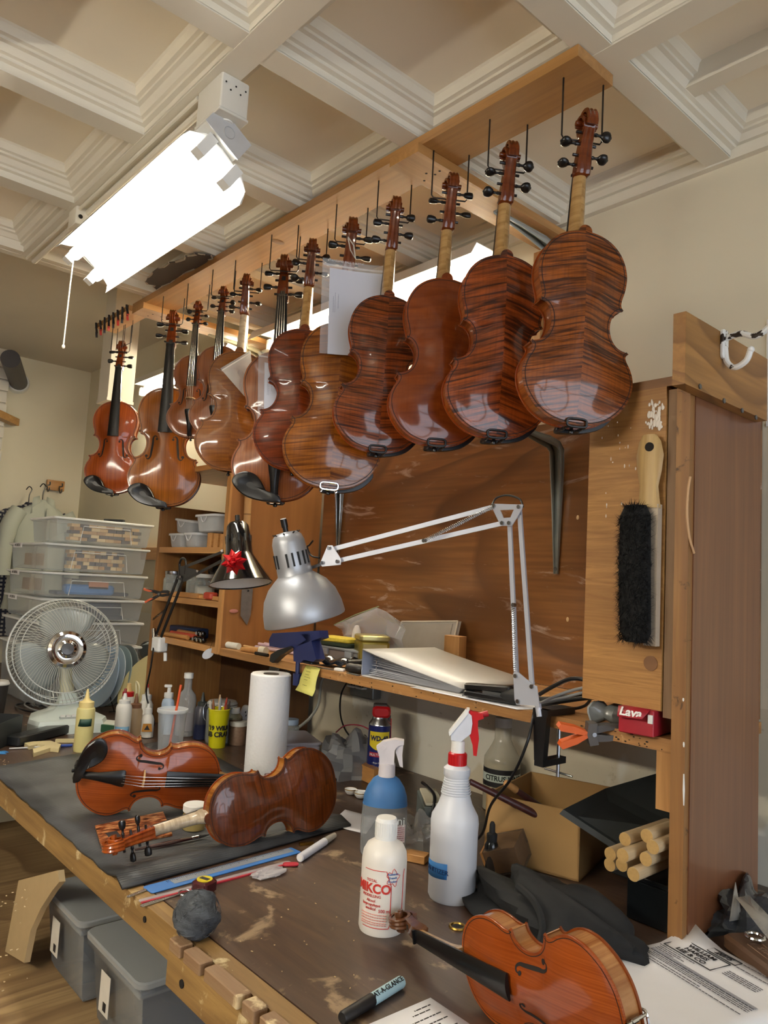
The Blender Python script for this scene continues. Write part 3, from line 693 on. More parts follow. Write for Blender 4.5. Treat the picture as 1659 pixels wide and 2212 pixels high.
def violin(label, M, s=1., back=0, top=0, rib=0, pegs=0, neck=None, strings=False, chin=False, chrome=False, group=None, cat='violin', front=False, pegsin=True, scrollm=None, fboard=True):
    t = thing('viola' if cat == 'viola' else 'violin', label, cat, M=M @ Matrix.Scale(s, 4), group=group)
    bk = inst('back', 'back', lambda: _plate(-1, .0, -.0038), FL[back], t)
    inst('purfling', 'purfb', lambda: _purf(-1, -.0038), M_cav, bk)
    bl = inst('belly', 'belly', lambda: _plate(1, .030, .0338), SP[top], t)
    inst('purfling', 'purff', lambda: _purf(1, .0338), M_cav, bl)
    for sg in (1, -1): inst('f_hole', 'fh%d' % sg, lambda: _fhole(sg), M_cav, bl)
    inst('ribs', 'ribs', _ribs, RB[rib], t); inst('button', 'button', _button, FL[back], t)
    inst('neck', 'neck', _neck, neck or M_neck, t)
    if fboard: inst('fingerboard', 'fb', _fingerboard, M_ebony, t); inst('nut', 'nut', _nut, M_ebony, t)
    sc = inst('scroll', 'scroll', _scroll, scrollm or M_scroll, t); inst('pegbox_slot', 'slot', _cavity, M_cav, sc)
    if pegsin:
        for sg, y, z in ((-1, .552, .0125), (1, .533, .0185), (-1, .514, .0235), (1, .496, .0265)):
            pg = inst('peg', 'peg%d%d' % (pegs, sg), lambda: _peg(pegs, sg), M_ebony, t); pg.location = (0, y, z)
            pg.rotation_euler = (random.uniform(0, 3.1), 0, 0)
    inst('end_button', 'endpin', _endpin, M_ebony, t)
    if strings:
        inst('tailpiece', 'tail', _tailpiece, M_ebony, t); inst('bridge', 'bridge', _bridge, M_bridge, t)
        for i in range(4): inst('string', 'str%d' % i, lambda: _string(i), M_silver, t)
    if chin:
        inst('chin_rest', 'chin', _chin, M_ebony, t); inst('chin_rest_clamp', 'clamp', _clamp, M_chrome if chrome else M_black, t)
    return t
def hang(px, py, yl, s, az, lean=0., roll=0.):
    """scroll top at the given place, hanging straight down, back facing azimuth az (degrees, 0 = +x); lean tips the bottom"""
    top = PY(px, py, yl); n = Vector((math.cos(math.radians(az)), math.sin(math.radians(az)), 0)); up = Vector((0, 0, 1))
    z = -n; x = up.cross(z)
    R = Matrix(((x.x, up.x, z.x), (x.y, up.y, z.y), (x.z, up.z, z.z)))
    R = Matrix.Rotation(math.radians(roll), 3, n) @ Matrix.Rotation(math.radians(lean), 3, x) @ R
    return Matrix.Translation(top - (R @ Vector((0, .595, .0175))) * s) @ R.to_4x4(), top, R, n
GRP = 'violins hanging in a row from the ceiling rail'
#       scroll px, plane y, scale, azimuth of the BACK, lean, roll, kwargs
ROW = [((1268, 245), .9929, -31, 0, -1.2, dict(back=0, rib=0, pegs=0, chin=True, label='nearest hanging violin, red-brown flamed back, below the rail end', top=0)),
       ((1103, 313), 1.016, -34, 0, -1.0, dict(back=1, rib=0, pegs=0, chin=True, label='second hanging violin from the right, bold orange-red striped back', top=0)),
       ((977, 380), 1.009, -34, 0, -1.0, dict(back=2, rib=0, pegs=1, chin=True, label='third hanging violin from the right, plain red back with little figure', top=0)),
       ((855, 430), 1.025, -33, 0, -1.2, dict(back=3, rib=0, pegs=1, chin=True, label='fourth hanging violin from the right, tight dark stripes, beside the white card', top=0)),
       ((762, 475), 1.159, -34, 0, -1.6, dict(back=4, rib=1, pegs=1, chin=True, chrome=True, label='large golden striped viola hanging behind the white card, chrome chin rest clamp', cat='viola', top=1)),
       ((676, 520), 1.06, -34, 0, -1.2, dict(back=5, rib=0, pegs=0, label='dark red backed violin hanging between the golden viola and the one with bagged sheet', top=0)),
       ((616, 553), 1.177, 140, 0, -1.6, dict(back=2, rib=2, pegs=1, chin=True, strings=True, label='brown viola hanging front-on with a black chin rest and bagged sheet', cat='viola', top=2)),
       ((535, 595), 1.015, -36, 0, -1.2, dict(back=6, rib=2, pegs=0, label='tan backed violin with a pale neck hanging with a small plastic bag', neck=M_neckpale, top=1)),
       ((484, 620), .816, 138, 0, -1.2, dict(back=2, rib=2, pegs=0, strings=True, label='small brown strung violin hanging front-on right beside the tan backed violin', top=2)),
       ((429, 652), .777, 138, 0, -1.2, dict(back=2, rib=2, pegs=0, strings=True, label='smallest reddish strung violin hanging front-on, right of the golden brown viola', top=2)),
       ((375, 672), 1.167, 146, 0, -1.6, dict(back=2, rib=2, pegs=1, chin=True, label='golden brown viola hanging front-on without strings, second from the left', cat='viola', top=1)),
       ((264, 738), 1.0226, 142, 0, -1.2, dict(back=2, rib=0, pegs=1, chin=True, label='leftmost hanging violin, orange-red front, no strings, black chin rest', top=0))]
RAILZ = 1.506; HUNG = []
M_wire = plain('dark_hook_wire', '3a3632', .4, .8)
for k, (p, s, az, lean, roll, kw) in enumerate(ROW):
    kw = dict(kw); lb = kw.pop('label')
    M, top, R, n = hang(p[0], p[1], 1.11, s, az, lean, roll)
    HUNG.append((violin(lb, M, s, group=GRP, **kw), M, s, top))
    # U-shaped wire hook, the bar under the ears of the scroll
    up = Vector((0, 0, 1)); x = (R @ Vector((1, 0, 0))); x.z = 0; x.normalize(); nb = R @ Vector((0, 0, 1)); nb.z = 0; nb.normalize()
    w2 = .040 if k < 8 else .036; c = M @ (Vector((0, .5500, .0345)) * s); low = c.z
    cc = Vector((c.x, c.y, 0))
    pts = [cc - x * w2 + up * (RAILZ + .006), cc - x * w2 + up * (low + .006), cc - x * (w2 - .004) + up * low, cc + x * (w2 - .004) + up * low, cc + x * w2 + up * (low + .006), cc + x * w2 + up * (RAILZ + .006)]
    who = ['nearest', 'second', 'third', 'fourth', 'fifth', 'sixth', 'seventh', 'eighth', 'ninth', 'tenth', 'eleventh', 'twelfth'][k]
    tag(MB().tube(pts, .0017, 6).build('wire_hook', M_wire), 'dark wire hook holding the %s hanging instrument counted from the right' % who, 'hook', 'wire hooks under the rail')
# ------------------------------------------------------------------ rail, cross boards, brackets
M_rail = wood('rail_pine', '94683a', 'b98a50', 0, 40, 1.2, .4, .3, 1.2, 'a5763f', .05)
rail = MB().bb(-2.66, -.735, 1.052, 1.166, RAILZ, RAILZ + .0225).build('hanging_rail', M_rail)
tag(rail, 'long pine board fixed under the ceiling from which the violins hang', 'board')
kn = PZ(600, 522, RAILZ); MB().ell(kn + Vector((0, 0, -.0002)), (.014, .022, .0006)).build('knot', wood('knot_brown', '6d4a28', '8c6236', 1, 50), rail)
c1 = PZ(870, 345, RAILZ - .02)
xb = []
for (xa, xc, lab, y0) in ((-1.222, -1.130, 'pine cross board from the rail to the wall above the second violin', 1.040), (-2.64, -2.545, 'pine cross board at the far end of the rail near the clamps', 1.045)):
    ob = MB().bb(xa, xc, y0, YW - .002, RAILZ - .0215, RAILZ - .0005).build('cross_board', wood('cross_board_pine', '9c6f3c', 'c3935a', 1, 40, 1.2, .4, .3)); tag(ob, lab, 'board', 'boards tying the rail to the wall'); xb.append(ob)
    for k in range(4): c = Vector(((xa + xc) / 2 + random.uniform(-.03, .03), y0 + .03 + random.uniform(0, .08), RAILZ - .0218)); MB().cyl(c, c + Vector((0, 0, .0006)), .003, n=8).build('nail_hole', M_dark, ob)
# far extension that carries the little clamps
e0 = PZ(232, 704, RAILZ); 
ext = MB().bb(-2.98, -2.665, 1.04, 1.12, RAILZ - .002, RAILZ + .018).build('rail_extension', wood('rail_ext_pine', 'a87a45', 'cda067', 0, 40, 1.2, .45)); tag(ext, 'short pine board at the left end of the rail with a row of small clamps', 'board')
for k, (x, wd) in enumerate(((-2.88, .03), (-2.80, .036))):
    pts = [Vector((x - wd, 1.10, RAILZ)), Vector((x - wd, 1.10, RAILZ - .09)), Vector((x + wd, 1.10, RAILZ - .09)), Vector((x + wd, 1.10, RAILZ))]
    tag(MB().tube(pts, .0014, 6).build('empty_wire_hook', M_wire), ('empty wire hook hanging left under the clamp board', 'empty wire hook hanging right under the clamp board')[k], 'hook')
def spring_clamp(c, R, size, body, tips, label, group=None, name='spring_clamp', tipm=None):
    t = thing(name, label, 'clamp', M=Matrix.Translation(c) @ R.to_4x4(), group=group); s = size
    for k, sg in enumerate((1, -1)):
        # one half: jaw to pivot to handle, seen in the local x-z plane
        pts = [(-.46, .06), (-.40, .13), (-.15, .15), (.0, .11), (.25, .22), (.62, .34), (.66, .26), (.3, .10), (.05, .0), (-.12, .03), (-.30, .01), (-.44, .0)]
        MB().prism([(x * s, -.07 * s, sg * z * s) for x, z in pts], (0, .14 * s, 0)).build('jaw' if k == 0 else 'jaw', body, t, world=False)
        hp = [(.28, .17), (.55, .29), (.70, .355), (.72, .27), (.45, .15)]
        MB().prism([(x * s, -.085 * s, sg * z * s) for x, z in hp], (0, .17 * s, 0)).build('handle_grip', tips, t, world=False)
    MB().cyl((.02 * s, -.10 * s, 0), (.02 * s, .10 * s, 0), .05 * s, n=12).build('pivot', M_steelgrey, t, world=False)
    return t
nm = ['first', 'second', 'third', 'fourth', 'fifth', 'sixth', 'seventh', 'eighth', 'ninth', 'tenth']
M_clampred = plain('clamp_red', 'a5322c', .4); M_clampdark = plain('clamp_dark', '222124', .45)
for k in range(8):
    c = Vector((-2.965 + k * .043, 1.034, RAILZ - .004)); R = Matrix.Rotation(math.radians(78 + random.uniform(-12, 12)), 3, 'Y').to_4x4() @ Matrix.Rotation(math.radians(20), 4, 'X')
    spring_clamp(c, R, .05, M_clampdark, M_clampred if k % 2 else M_clampdark, '%s tiny black and red spring clamp from the left on the rail extension' % nm[k], 'tiny clamps on the rail extension')
def bracket(x, zt, arm, drop, y1, label, m, tw=.030, group=None, dirn=-1):
    """pressed steel shelf bracket: tapered channel along the arm, rounded corner, tapered channel down the wall"""
    t = thing('shelf_bracket', label, 'bracket', (x, y1, zt - drop), group=group)
    path = [(y1 - arm, zt - .006), (y1 - arm * .6, zt - .006), (y1 - .07, zt - .008), (y1 - .03, zt - .016), (y1 - .012, zt - .034), (y1 - .008, zt - .08), (y1 - .007, zt - drop * .6), (y1 - .006, zt - drop)]
    ws = [.010, .018, .026, .028, .028, .027, .018, .010]; P1 = []; b = MB()
    for (y, z), w2 in zip(path, ws): P1.append([Vector((x - w2 / 2, y, z)), Vector((x + w2 / 2, y, z))])
    b.grid(P1).build('web', m, t, solid=.003)
    ins = [(y1 - arm, zt), (y1 - .01, zt), (y1, zt - .02), (y1, zt - drop)]
    for sg in (-1, 1):
        Q = []
        for (y, z), w2, (dy, dz) in zip(path, ws, [(0, -.006), (0, -.012), (0, -.02), (-.014, -.016), (-.02, -.006), (-.02, 0), (-.012, 0), (-.005, 0)]):
            Q.append([Vector((x + sg * w2 / 2, y, z)), Vector((x + sg * w2 / 2, y + dy, z + dz))])
        MB().grid(Q).build('flange', m, t, solid=.0025)
    for y, z in ((y1 - .0085, zt - drop + .012),): MB().cyl((x, y - .006, z), (x, y, z), .004, n=10).build('screw', M_steel, t)
    return t
bracket(-1.160, RAILZ - .022, .26, .30, YW - .002, 'grey steel bracket under the cross board above the second violin', plain('bracket_pale_grey', 'a6aca8', .4, .2), group='rail brackets')
bracket(-2.600, RAILZ - .022, .26, .30, YW - .002, 'cream painted bracket under the far cross board behind the small violins', plain('bracket_cream', 'c9c7a8', .45, .1), group='rail brackets')
zz = PY(1215, 945, YW - .03).z
xb1 = PY(1210, 1100, YW - .03).x
bracket(xb1, zz, .24, zz - PY(1210, 1240, YW - .03).z, YW - .029, 'long grey shelf bracket on the plywood right of the silver lamp', M_grey, group='brackets on the plywood')
xb2 = PY(738, 1120, YW - .03).x; bracket(xb2, zz, .24, zz - PY(738, 1195, YW - .03).z, YW - .029, 'shiny grey shelf bracket tapering down behind the silver lamp arm', plain('bracket_bright', '9aa0a0', .25, .8), group='brackets on the plywood')
# hooded wall lights behind the violins
for k, (xa_, xc_) in enumerate(((-3.70, -2.68), (-2.50, -1.34))):
    wlp = thing('tube_light', ('hooded fluorescent light on the wall behind the leftmost violin', 'hooded fluorescent light on the wall behind the middle of the violin row')[k], 'light', (xa_, YW - .05, 1.43), group='hooded lights on the bench wall')
    MB().bb(xa_, xc_, YW - .045, YW - .004, 1.470, 1.50).build('housing', M_white, wlp); MB().prism([(xa_, YW - .004, 1.501), (xa_, YW - .13, 1.501), (xa_, YW - .15, 1.462), (xa_, YW - .148, 1.462), (xa_, YW - .128, 1.4985), (xa_, YW - .004, 1.4985)], (xc_ - xa_, 0, 0)).build('hood', M_white, wlp)
    MB().cyl((xa_ + .03, YW - .06, 1.452), (xc_ - .03, YW - .06, 1.452), .013, n=14).build('tube', emit('wall_tube_glow', 'fff2d6', BACK_E), wlp)
    for x in (xa_ + .018, xc_ - .018): MB().box((x, YW - .052, 1.462), (.018, .03, .04)).build('tube_socket', M_white, wlp)
# upright plank on the wall by the first cross board
pk = PY(1143, 560, YW - .01)
tag(MB().bb(-1.225, -1.195, YW - .022, YW - .002, 1.02, 1.47).build('wooden_batten', M_pinez), 'upright wooden batten on the wall beside the grey rail bracket', 'batten')

# ------------------------------------------------------------------ hanging shop light
lp = thing('shop_light', 'fluorescent shop light with white reflector hanging on chains from the ceiling', 'light', (-1.68, .65, 1.33))
xa, xc = -2.055, -1.305
secp = [(.585, 1.392), (.600, 1.407), (.632, 1.412), (.668, 1.395), (.716, 1.358), (.732, 1.335), (.728, 1.310)]
P = [[Vector((x, y, z)) for (y, z) in secp] for x in (xa, xa + .012, xc - .012, xc)]
for r in (P[0], P[-1]):
    for k in (0, 1, -1, -2): r[k] = r[k] + Vector((.02 if r is P[0] else -.02, 0, 0)) * (1 if k in (0, -1) else .4)
MB().grid(P).build('reflector', plain('reflector_white', 'f2f2ee', .35, vary=.01), lp, solid=.0015)
Rt = Matrix.Rotation(math.radians(-33), 4, 'X')
hc = Vector((0, .672, 1.425))
MB().box(((xa + xc) / 2, hc.y, hc.z), (xc - xa + .03, .085, .045), Rt).build('ballast_housing', M_white, lp)
MB().box((xc + .016, hc.y, hc.z), (.003, .09, .052), Rt).build('end_plate', plain('end_plate_grey', 'c4c6c8', .4, .2), lp)
ring = [(xc + .018, hc.y + .012 * math.cos(a), hc.z + .012 * math.sin(a)) for a in np.linspace(0, 2 * math.pi, 18, False)]
MB().tube(ring, .001, 5, True).build('knockout', plain('knock_grey', 'a9abad', .4), lp)
nrm = Vector((0, -.55, -.83))
for (y, z) in ((.632, 1.383), (.692, 1.343)):
    MB().cyl((xa + .03, y, z), (xc - .03, y, z), .0155, n=16).build('tube', emit('tube_glow', 'fffaf0', TUBE_E), lp)
    for x in (xa + .012, xc - .004): MB().box((x, y, z + .004), (.026, .022, .05), Rt).build('tube_socket', M_white, lp)
MB().tube([(xa - .004, .640, 1.385), (xa - .004, .638, 1.30), (xa - .004, .636, 1.14)], .0018, 6).build('pull_cord', plain('cord_white', 'e8e0cc', .6), lp)
MB().ell((xa - .004, .636, 1.136), (.0045, .0045, .006)).build('cord_bead', plain('cord_white', 'e8e0cc', .6), lp)
bx = Vector((-1.345, .668, ZC))
def chain(a, c, m, parent, name='chain'):
    a = Vector(a); c = Vector(c); L = (c - a).length; n = int(L / .0085); d = (c - a).normalized(); u, v, _ = basis(d); b = MB()
    for k in range(n):
        p = a + d * (L * (k + .5) / n); q = u if k % 2 else v
        b.tube([p + d * (.0055 * math.cos(t)) + q * (.0024 * math.sin(t)) for t in np.linspace(0, 2 * math.pi, 8, False)], .0008, 4, True)
    return b.build(name, m, parent)
chain((bx.x + .012, .652, ZC - .077), (xc - .005, .650, 1.442), M_steelgrey, lp); chain((bx.x + .02, .664, ZC - .077), (xc - .001, .705, 1.430), M_steelgrey, lp)
chain((xa + .02, .66, ZC - .05), (xa + .02, .655, 1.44), M_steelgrey, lp)
ob_ = thing('outlet_box', 'white ceiling outlet box with two round sockets above the shop light', 'outlet', bx)
MB().rbox(bx + Vector((.028, 0, -.038)), (.10, .062, .074), .004).build('box', plaster('box_paint', 'd8d5cb', .08, .5), ob_)
MB().rbox(bx + Vector((.028, 0, -.0785)), (.104, .066, .005), .003).build('cover', plaster('box_paint', 'd8d5cb', .08, .5), ob_)
for x in (.008, .048):
    c = bx + Vector((x, 0, -.0815)); so = MB().cyl(c, c + Vector((0, 0, -.003)), .0145, n=18).build('socket', M_white, ob_)
    for dx, dy in ((-.004, -.005), (.004, -.005), (0, .006)): MB().box(c + Vector((dx, dy, -.0032)), (.0022, .004, .001)).build('slot', M_dark, so, world=False) if False else MB().box(Vector((dx, dy, -.0032)), (.0022, .005, .001)).build('slot', M_dark, so, world=False).__setattr__('location', (c - bx))
for k in range(5): MB().cyl(bx + Vector((.0785, -.022 + .011 * k, -.02 - .012 * (k % 2))), bx + Vector((.0795, -.022 + .011 * k, -.02 - .012 * (k % 2))), .0018, n=8).build('screw_hole', M_dark, ob_)
c = thing('ceiling_conduit', 'white painted conduit pipe running along the ceiling beam above the shop light', 'pipe', (-1.9, .66, ZC - .01))
MB().cyl((-2.515, .662, ZC - .012), (-1.37, .662, ZC - .012), .008, n=10).build('pipe', M_trim, c); MB().cyl((-2.515, .640, ZC - .009), (-1.37, .640, ZC - .009), .005, n=8).build('pipe', M_trim, c)
j = Vector((-2.075, .655, ZC))
jb = thing('junction_box', 'small white junction box on the ceiling beam at the far end of the shop light', 'box', j)
MB().rbox(j + Vector((0, 0, -.026)), (.06, .05, .05), .004).build('box', M_trim, jb); MB().cyl(j + Vector((.031, -.012, -.03)), j + Vector((.032, -.012, -.03)), .006, n=10).build('knockout', M_dark, jb)

# bare batten light further back in the room, behind the photographer
x, y, z = -.9, -1.15, 1.06
t = thing('batten_light', 'bare fluorescent batten light hanging behind the photographer', 'light', (x, y, z)); MB().bb(x - .62, x + .62, y - .03, y + .03, z + .005, z + .045).build('housing', M_white, t)
for sg in (-.055, .055): MB().cyl((x - .6, y + sg, z), (x + .6, y + sg, z), .0155, n=14).build('tube', emit('batten_glow', 'fff6e4', BATTEN_E), t)
for sg in (-.6, .6): MB().cyl((x + sg * .9, y, z + .04), (x + sg * .9, y, ZC), .003, n=6).build('rod', M_steelgrey, t)
# ------------------------------------------------------------------ sleeves and bags hung on the instruments
M_film = film('clear_film', 'dfe3e8', .16, .12); M_card = plain('white_card', 'cfd3e0', .7, vary=.02)
def PPl(px, py, p, n): d = ray(px, py); return CAM + d * ((p - CAM).dot(n) / d.dot(n))
def vplane(k, az, off): n = Vector((math.cos(math.radians(az)), math.sin(math.radians(az)), 0)); return (HUNG[k][1] @ (Vector((0, .36, .0175)) * HUNG[k][2]) + n * off, n)
def sleeve(label, corners, Y, cardc, writing, strap):
    """flat document sleeve at plane-ish place; corners in local pixel list top-left, top-right, bottom-right, bottom-left"""
    P = [PPl(px, py, *Y) for (px, py, dy) in corners]; t = thing('document_sleeve', label, 'sleeve', P[3])
    def surf(u0, u1, v0, v1, off, bow=.006):
        g = []
        for i in range(7):
            v = v0 + (v1 - v0) * i / 6; row = []
            for k in range(7):
                u = u0 + (u1 - u0) * k / 6; p = P[0].lerp(P[1], u).lerp(P[3].lerp(P[2], u), v); nn = (P[1] - P[0]).cross(P[3] - P[0]).normalized()
                row.append(p + nn * (off + bow * math.sin(math.pi * u)))
            g.append(row)
        return MB().grid(g)
    surf(0, 1, 0, 1, 0).build('front_film', M_film, t); surf(0, 1, 0, 1, .0035).build('back_film', M_film, t)
    surf(cardc[0], cardc[1], cardc[2], cardc[3], .0017).build('sheet', M_card, t)
    surf(.02, .98, .055, .075, -.0012).build('seal_strip', film('film_seal', 'e8ecf0', .45), t)
    fr = frame(P[0].lerp(P[1], .5).lerp(P[3].lerp(P[2], .5), .03), P[1] - P[0], P[0] - P[3])
    o = Vector(t['base'])
    M2 = Matrix.Translation(-o) @ fr @ Matrix.Translation((-.02, 0, .006))
    if writing: text(writing, .0075, plain('faint_print', 'b8bcc4', .5), t, M2, 'print', align='CENTER')
    fr2 = Matrix.Translation(-o) @ frame(P[0].lerp(P[1], cardc[0] + .04).lerp(P[3].lerp(P[2], cardc[0] + .04), .45), P[0] - P[3], P[0] - P[1])
    scribble([(-.03, .01, -.004), (-.03, .02, -.008), (-.02, .015, -.016)], Matrix.Translation((0, 0, 0)) @ fr2 @ Matrix.Translation((0, 0, .007)), plain('pencil', '8c8fa0', .6), t)
    if strap: MB().tube([PPl(*q, *Y) for q in strap[0]], .0016, 6).build('cord', plain('cord_grey', 'c9c4b8', .6), t)
    return t
sleeve('large clear document sleeve with a white sheet hung on the golden viola', [(697, 556, 0), (832, 575, .03), (834, 770, .03), (690, 762, 0)], vplane(4, -34, .055), (.12, 1.0, .09, 1.0), 'STANDARD BALL 0 SLEEVE', ([(752, 515), (757, 540), (768, 560), (764, 530), (752, 512)], .01))
sleeve('clear document sleeve with a white sheet hung on the brown front-on viola', [(558, 758, 0), (668, 772, .03), (668, 925, .03), (556, 918, 0)], vplane(6, -40, .075), (.12, 1.0, .14, 1.0), '', None)
P = [PPl(px, py, *vplane(7, -36, .05)) for px, py, d in ((476, 796, 0), (541, 757, .02), (552, 770, .02), (528, 856, .01))]
bag = thing('small_zip_bag', 'small clear zip bag stuck aslant on the tan violin back', 'bag', P[3])
MB().grid([[P[0], P[1]], [P[0].lerp(P[3], .5), P[2].lerp(P[3], .3)], [P[3], P[3] + Vector((.004, 0, .003))]]).build('film', film('milky_film', 'e6e6e4', .3, .2), bag, solid=.001)
MB().tube([P[0].lerp(P[3], .08) + Vector((.001, -.002, 0)), P[1].lerp(P[3], .08) + Vector((0, -.002, 0))], .0022, 6).build('zip_strip', plain('zip_white', 'eceae4', .3), bag)
# ------------------------------------------------------------------ lamps
RGT = Vector((ROT[0, 0], ROT[1, 0], ROT[2, 0])); DWN = Vector((ROT[0, 1], ROT[1, 1], ROT[2, 1])); FWD = Vector((ROT[0, 2], ROT[1, 2], ROT[2, 2]))
M_lsil = plain('lamp_silver_paint', 'a3a6ab', .42, .55, vary=.04); M_larm = plain('lamp_arm_grey', 'b4b8c2', .4, .25, vary=.03)
def spring(a, c, r, turns, m, parent, wire=.0009):
    a = Vector(a); c = Vector(c); u, v, d = basis(c - a); L = (c - a).length; pts = []
    N = turns * 8
    for k in range(N + 1):
        f = k / N; th = 2 * math.pi * turns * f; pts.append(a + d * (L * f) + u * (r * math.cos(th)) + v * (r * math.sin(th)))
    return MB().tube(pts, wire, 4).build('spring', m, parent)
def bar(a, c, wd, th, m, parent, nrm, name='arm_bar'):
    a = Vector(a); c = Vector(c); d = c - a; return MB(frame((a + c) / 2, d, nrm)).box((0, 0, 0), (d.length, th, wd)).build(name, m, parent)
def plate(pts, nrm, th, m, parent, name, hole=None):
    nrm = Vector(nrm).normalized()
    if not hole: return MB().prism([p - nrm * th / 2 for p in pts], nrm * th).build(name, m, parent)
    n = len(pts); b = MB()
    for s0 in (-1, 1): b.grid([[p + nrm * th / 2 * s0 for p in pts + pts[:1]], [p + nrm * th / 2 * s0 for p in hole + hole[:1]]])
    b.grid([[p - nrm * th / 2 for p in pts + pts[:1]], [p + nrm * th / 2 for p in pts + pts[:1]]]); b.grid([[p - nrm * th / 2 for p in hole + hole[:1]], [p + nrm * th / 2 for p in hole + hole[:1]]])
    return b.build(name, m, parent)
sl = thing('desk_lamp', 'silver swing-arm lamp clamped to the shelf front with a dome shade', 'lamp', PY(1160, 1640, 1.19))
yl = lambda px: 1.18 - (1100 - px) / 400 * .19
def LA(px, py, o=0.): return PY(px, py, (1.18 if px > 1062 else yl(px)) + o)
nl = Vector((0, 1, 0)); nu = (LA(712, 1188) - LA(1070, 1095)).cross(Vector((0, 0, 1))).normalized()
bar(LA(1101, 1128), LA(1116, 1462), .0095, .0045, M_larm, sl, nl); bar(LA(1122, 1098), LA(1150, 1490), .0095, .0045, M_larm, sl, nl)
bar(LA(1070, 1094), LA(712, 1188), .0095, .0045, M_larm, sl, nu); bar(LA(1087, 1130), LA(732, 1211), .0095, .0045, M_larm, sl, nu)
for o in (-.007, .007):
    H = [LA(*p, o) for p in ((1064, 1088), (1130, 1090), (1128, 1100), (1106, 1136), (1082, 1136), (1066, 1102))]; c = sum(H, Vector()) / len(H)
    hl = [LA(*p, o) for p in ((1080, 1102), (1111, 1101), (1109, 1104), (1103, 1118), (1088, 1119), (1082, 1105))]
    plate(H, nl, .002, M_larm, sl, 'elbow_plate', hl)
    plate([LA(*p, o) for p in ((708, 1178), (718, 1178), (737, 1208), (736, 1220), (696, 1224), (692, 1216))], nu, .002, M_larm, sl, 'head_plate')
    plate([LA(*p, o) for p in ((1109, 1454), (1120, 1452), (1150, 1478), (1160, 1482), (1166, 1528), (1154, 1524), (1116, 1522), (1112, 1512))], nl, .002, M_larm, sl, 'base_plate')
for p in ((1068, 1093), (1122, 1095), (1086, 1130), (1101, 1130), (712, 1184), (698, 1216), (730, 1213), (917, 1168), (1110, 1307), (1115, 1460), (1150, 1483), (1120, 1515)):
    c = LA(*p, -.008); MB().cyl(c - nl * .004, c + nl * .003, .0042, n=10).build('rivet', M_steel, sl)
for o in (-.010, .010):
    spring(LA(1066, 1095, o), LA(920, 1166, o), .0035, 40, M_steel, sl); spring(LA(1108, 1312, o), LA(1112, 1448, o), .0032, 34, M_steel, sl)
MB().tube(smooth_path([LA(*p, .008) for p in ((1062, 1092), (1072, 1076), (1096, 1070), (1122, 1078), (1130, 1096))], 6), .0022, 6).build('cable', M_black, sl)
MB().cyl(LA(1162, 1520), LA(1166, 1548), .006, n=12).build('post', M_larm, sl)
q0 = PY(1178, 1545, SF - .012); x0 = q0.x
MB().bb(x0 - .017, x0 + .017, SF - .028, SF + .06, ST + .001, ST + .013).build('clamp_top', M_black, sl)
MB().prism([(x0 - .016, SF - .029, ST + .013), (x0 + .016, SF - .029, ST + .013), (x0 + .010, SF - .029, ST - .082), (x0 - .010, SF - .029, ST - .082)], (0, .014, 0)).build('clamp_body', M_black, sl)
MB().bb(x0 - .010, x0 + .010, SF - .028, SF + .045, ST - .092, ST - .080).build('clamp_foot', M_black, sl)
MB().cyl((x0, SF + .034, ST - .118), (x0, SF + .034, ST - .024), .0035, n=10).build('clamp_screw', M_steel, sl)
MB().cyl((x0 - .028, SF + .030, ST - .108), (x0 + .03, SF + .038, ST - .112), .002, n=8).build('tommy_bar', M_steel, sl)
# head: lathe about an axis pointing down and to the right
rc = PY(659, 1338, .99); ax = (RGT * 40 + DWN * 186).normalized() * 1.0 + FWD * .02; ax.normalize()
top_ = rc - ax * .206; u_, v_, _ = basis(ax); Mh = frame(top_, u_, v_); 
if (Mh.to_3x3() @ Vector((0, 0, 1))).dot(ax) < 0: Mh = frame(top_, v_, u_)
kf = .96
MB().shell([(.0, .006), (.022, .008), (.032, .016), (.0365, .03), (.0385, .085), (.0392, .102), (.0405, .104), (.048, .110), (.066, .126), (.081, .150), (.089, .178), (.0915, .204), (.0905, .206)], 40, Mh).build('shade', M_lsil, sl, solid=.0015)
MB().shell([(.085, .1985), (.083, .178), (.075, .152), (.06, .131), (.03, .112), (.0, .108)], 32, Mh).build('shade_lining', M_white, sl)
MB(Mh).ell((0, 0, .158), (.028, .028, .034)).build('bulb', plain('bulb_white', 'efece2', .3), sl)
MB(Mh).cyl((0, 0, .009), (0, 0, -.004), .006, n=12).cyl((0, 0, -.004), (0, 0, -.022), .0075, n=14).build('switch_knob', M_black, sl)
MB(Mh).cyl((0, 0, -.0225), (0, 0, -.0245), .0065, n=14).build('knob_tip', M_white, sl)
rd = RGT * -1; iu = u_.dot(RGT); 
for k in range(18):
    a = 2 * math.pi * k / 18
    if k % 6 == 5: continue
    p = Vector((math.cos(a), math.sin(a), 0)); MB(Mh).box(p * .0384 + Vector((0, 0, .068)), (.0022, .0042, .030), Matrix.Rotation(a, 4, 'Z')).build('vent_slot', M_matblack, sl)
for k in range(8):
    a = 2 * math.pi * k / 8; p = Vector((math.cos(a), math.sin(a), 0)); MB(Mh).box(p * .0265 + Vector((0, 0, .0112)), (.011, .003, .002), Matrix.Rotation(a, 4, 'Z') @ Matrix.Rotation(.5, 4, 'Y')).build('vent_slot', M_matblack, sl)
jn = LA(695, 1218); MB().tube([jn, PY(680, 1224, 1.0), PY(668, 1226, .995)], .004, 8).build('swivel_stem', M_steel, sl)
MB().tube(smooth_path([PY(*p, 1.0) for p in ((690, 1205), (672, 1200), (664, 1182), (668, 1178), (676, 1168))], 5), .0022, 6).build('wing_wire', M_black, sl)
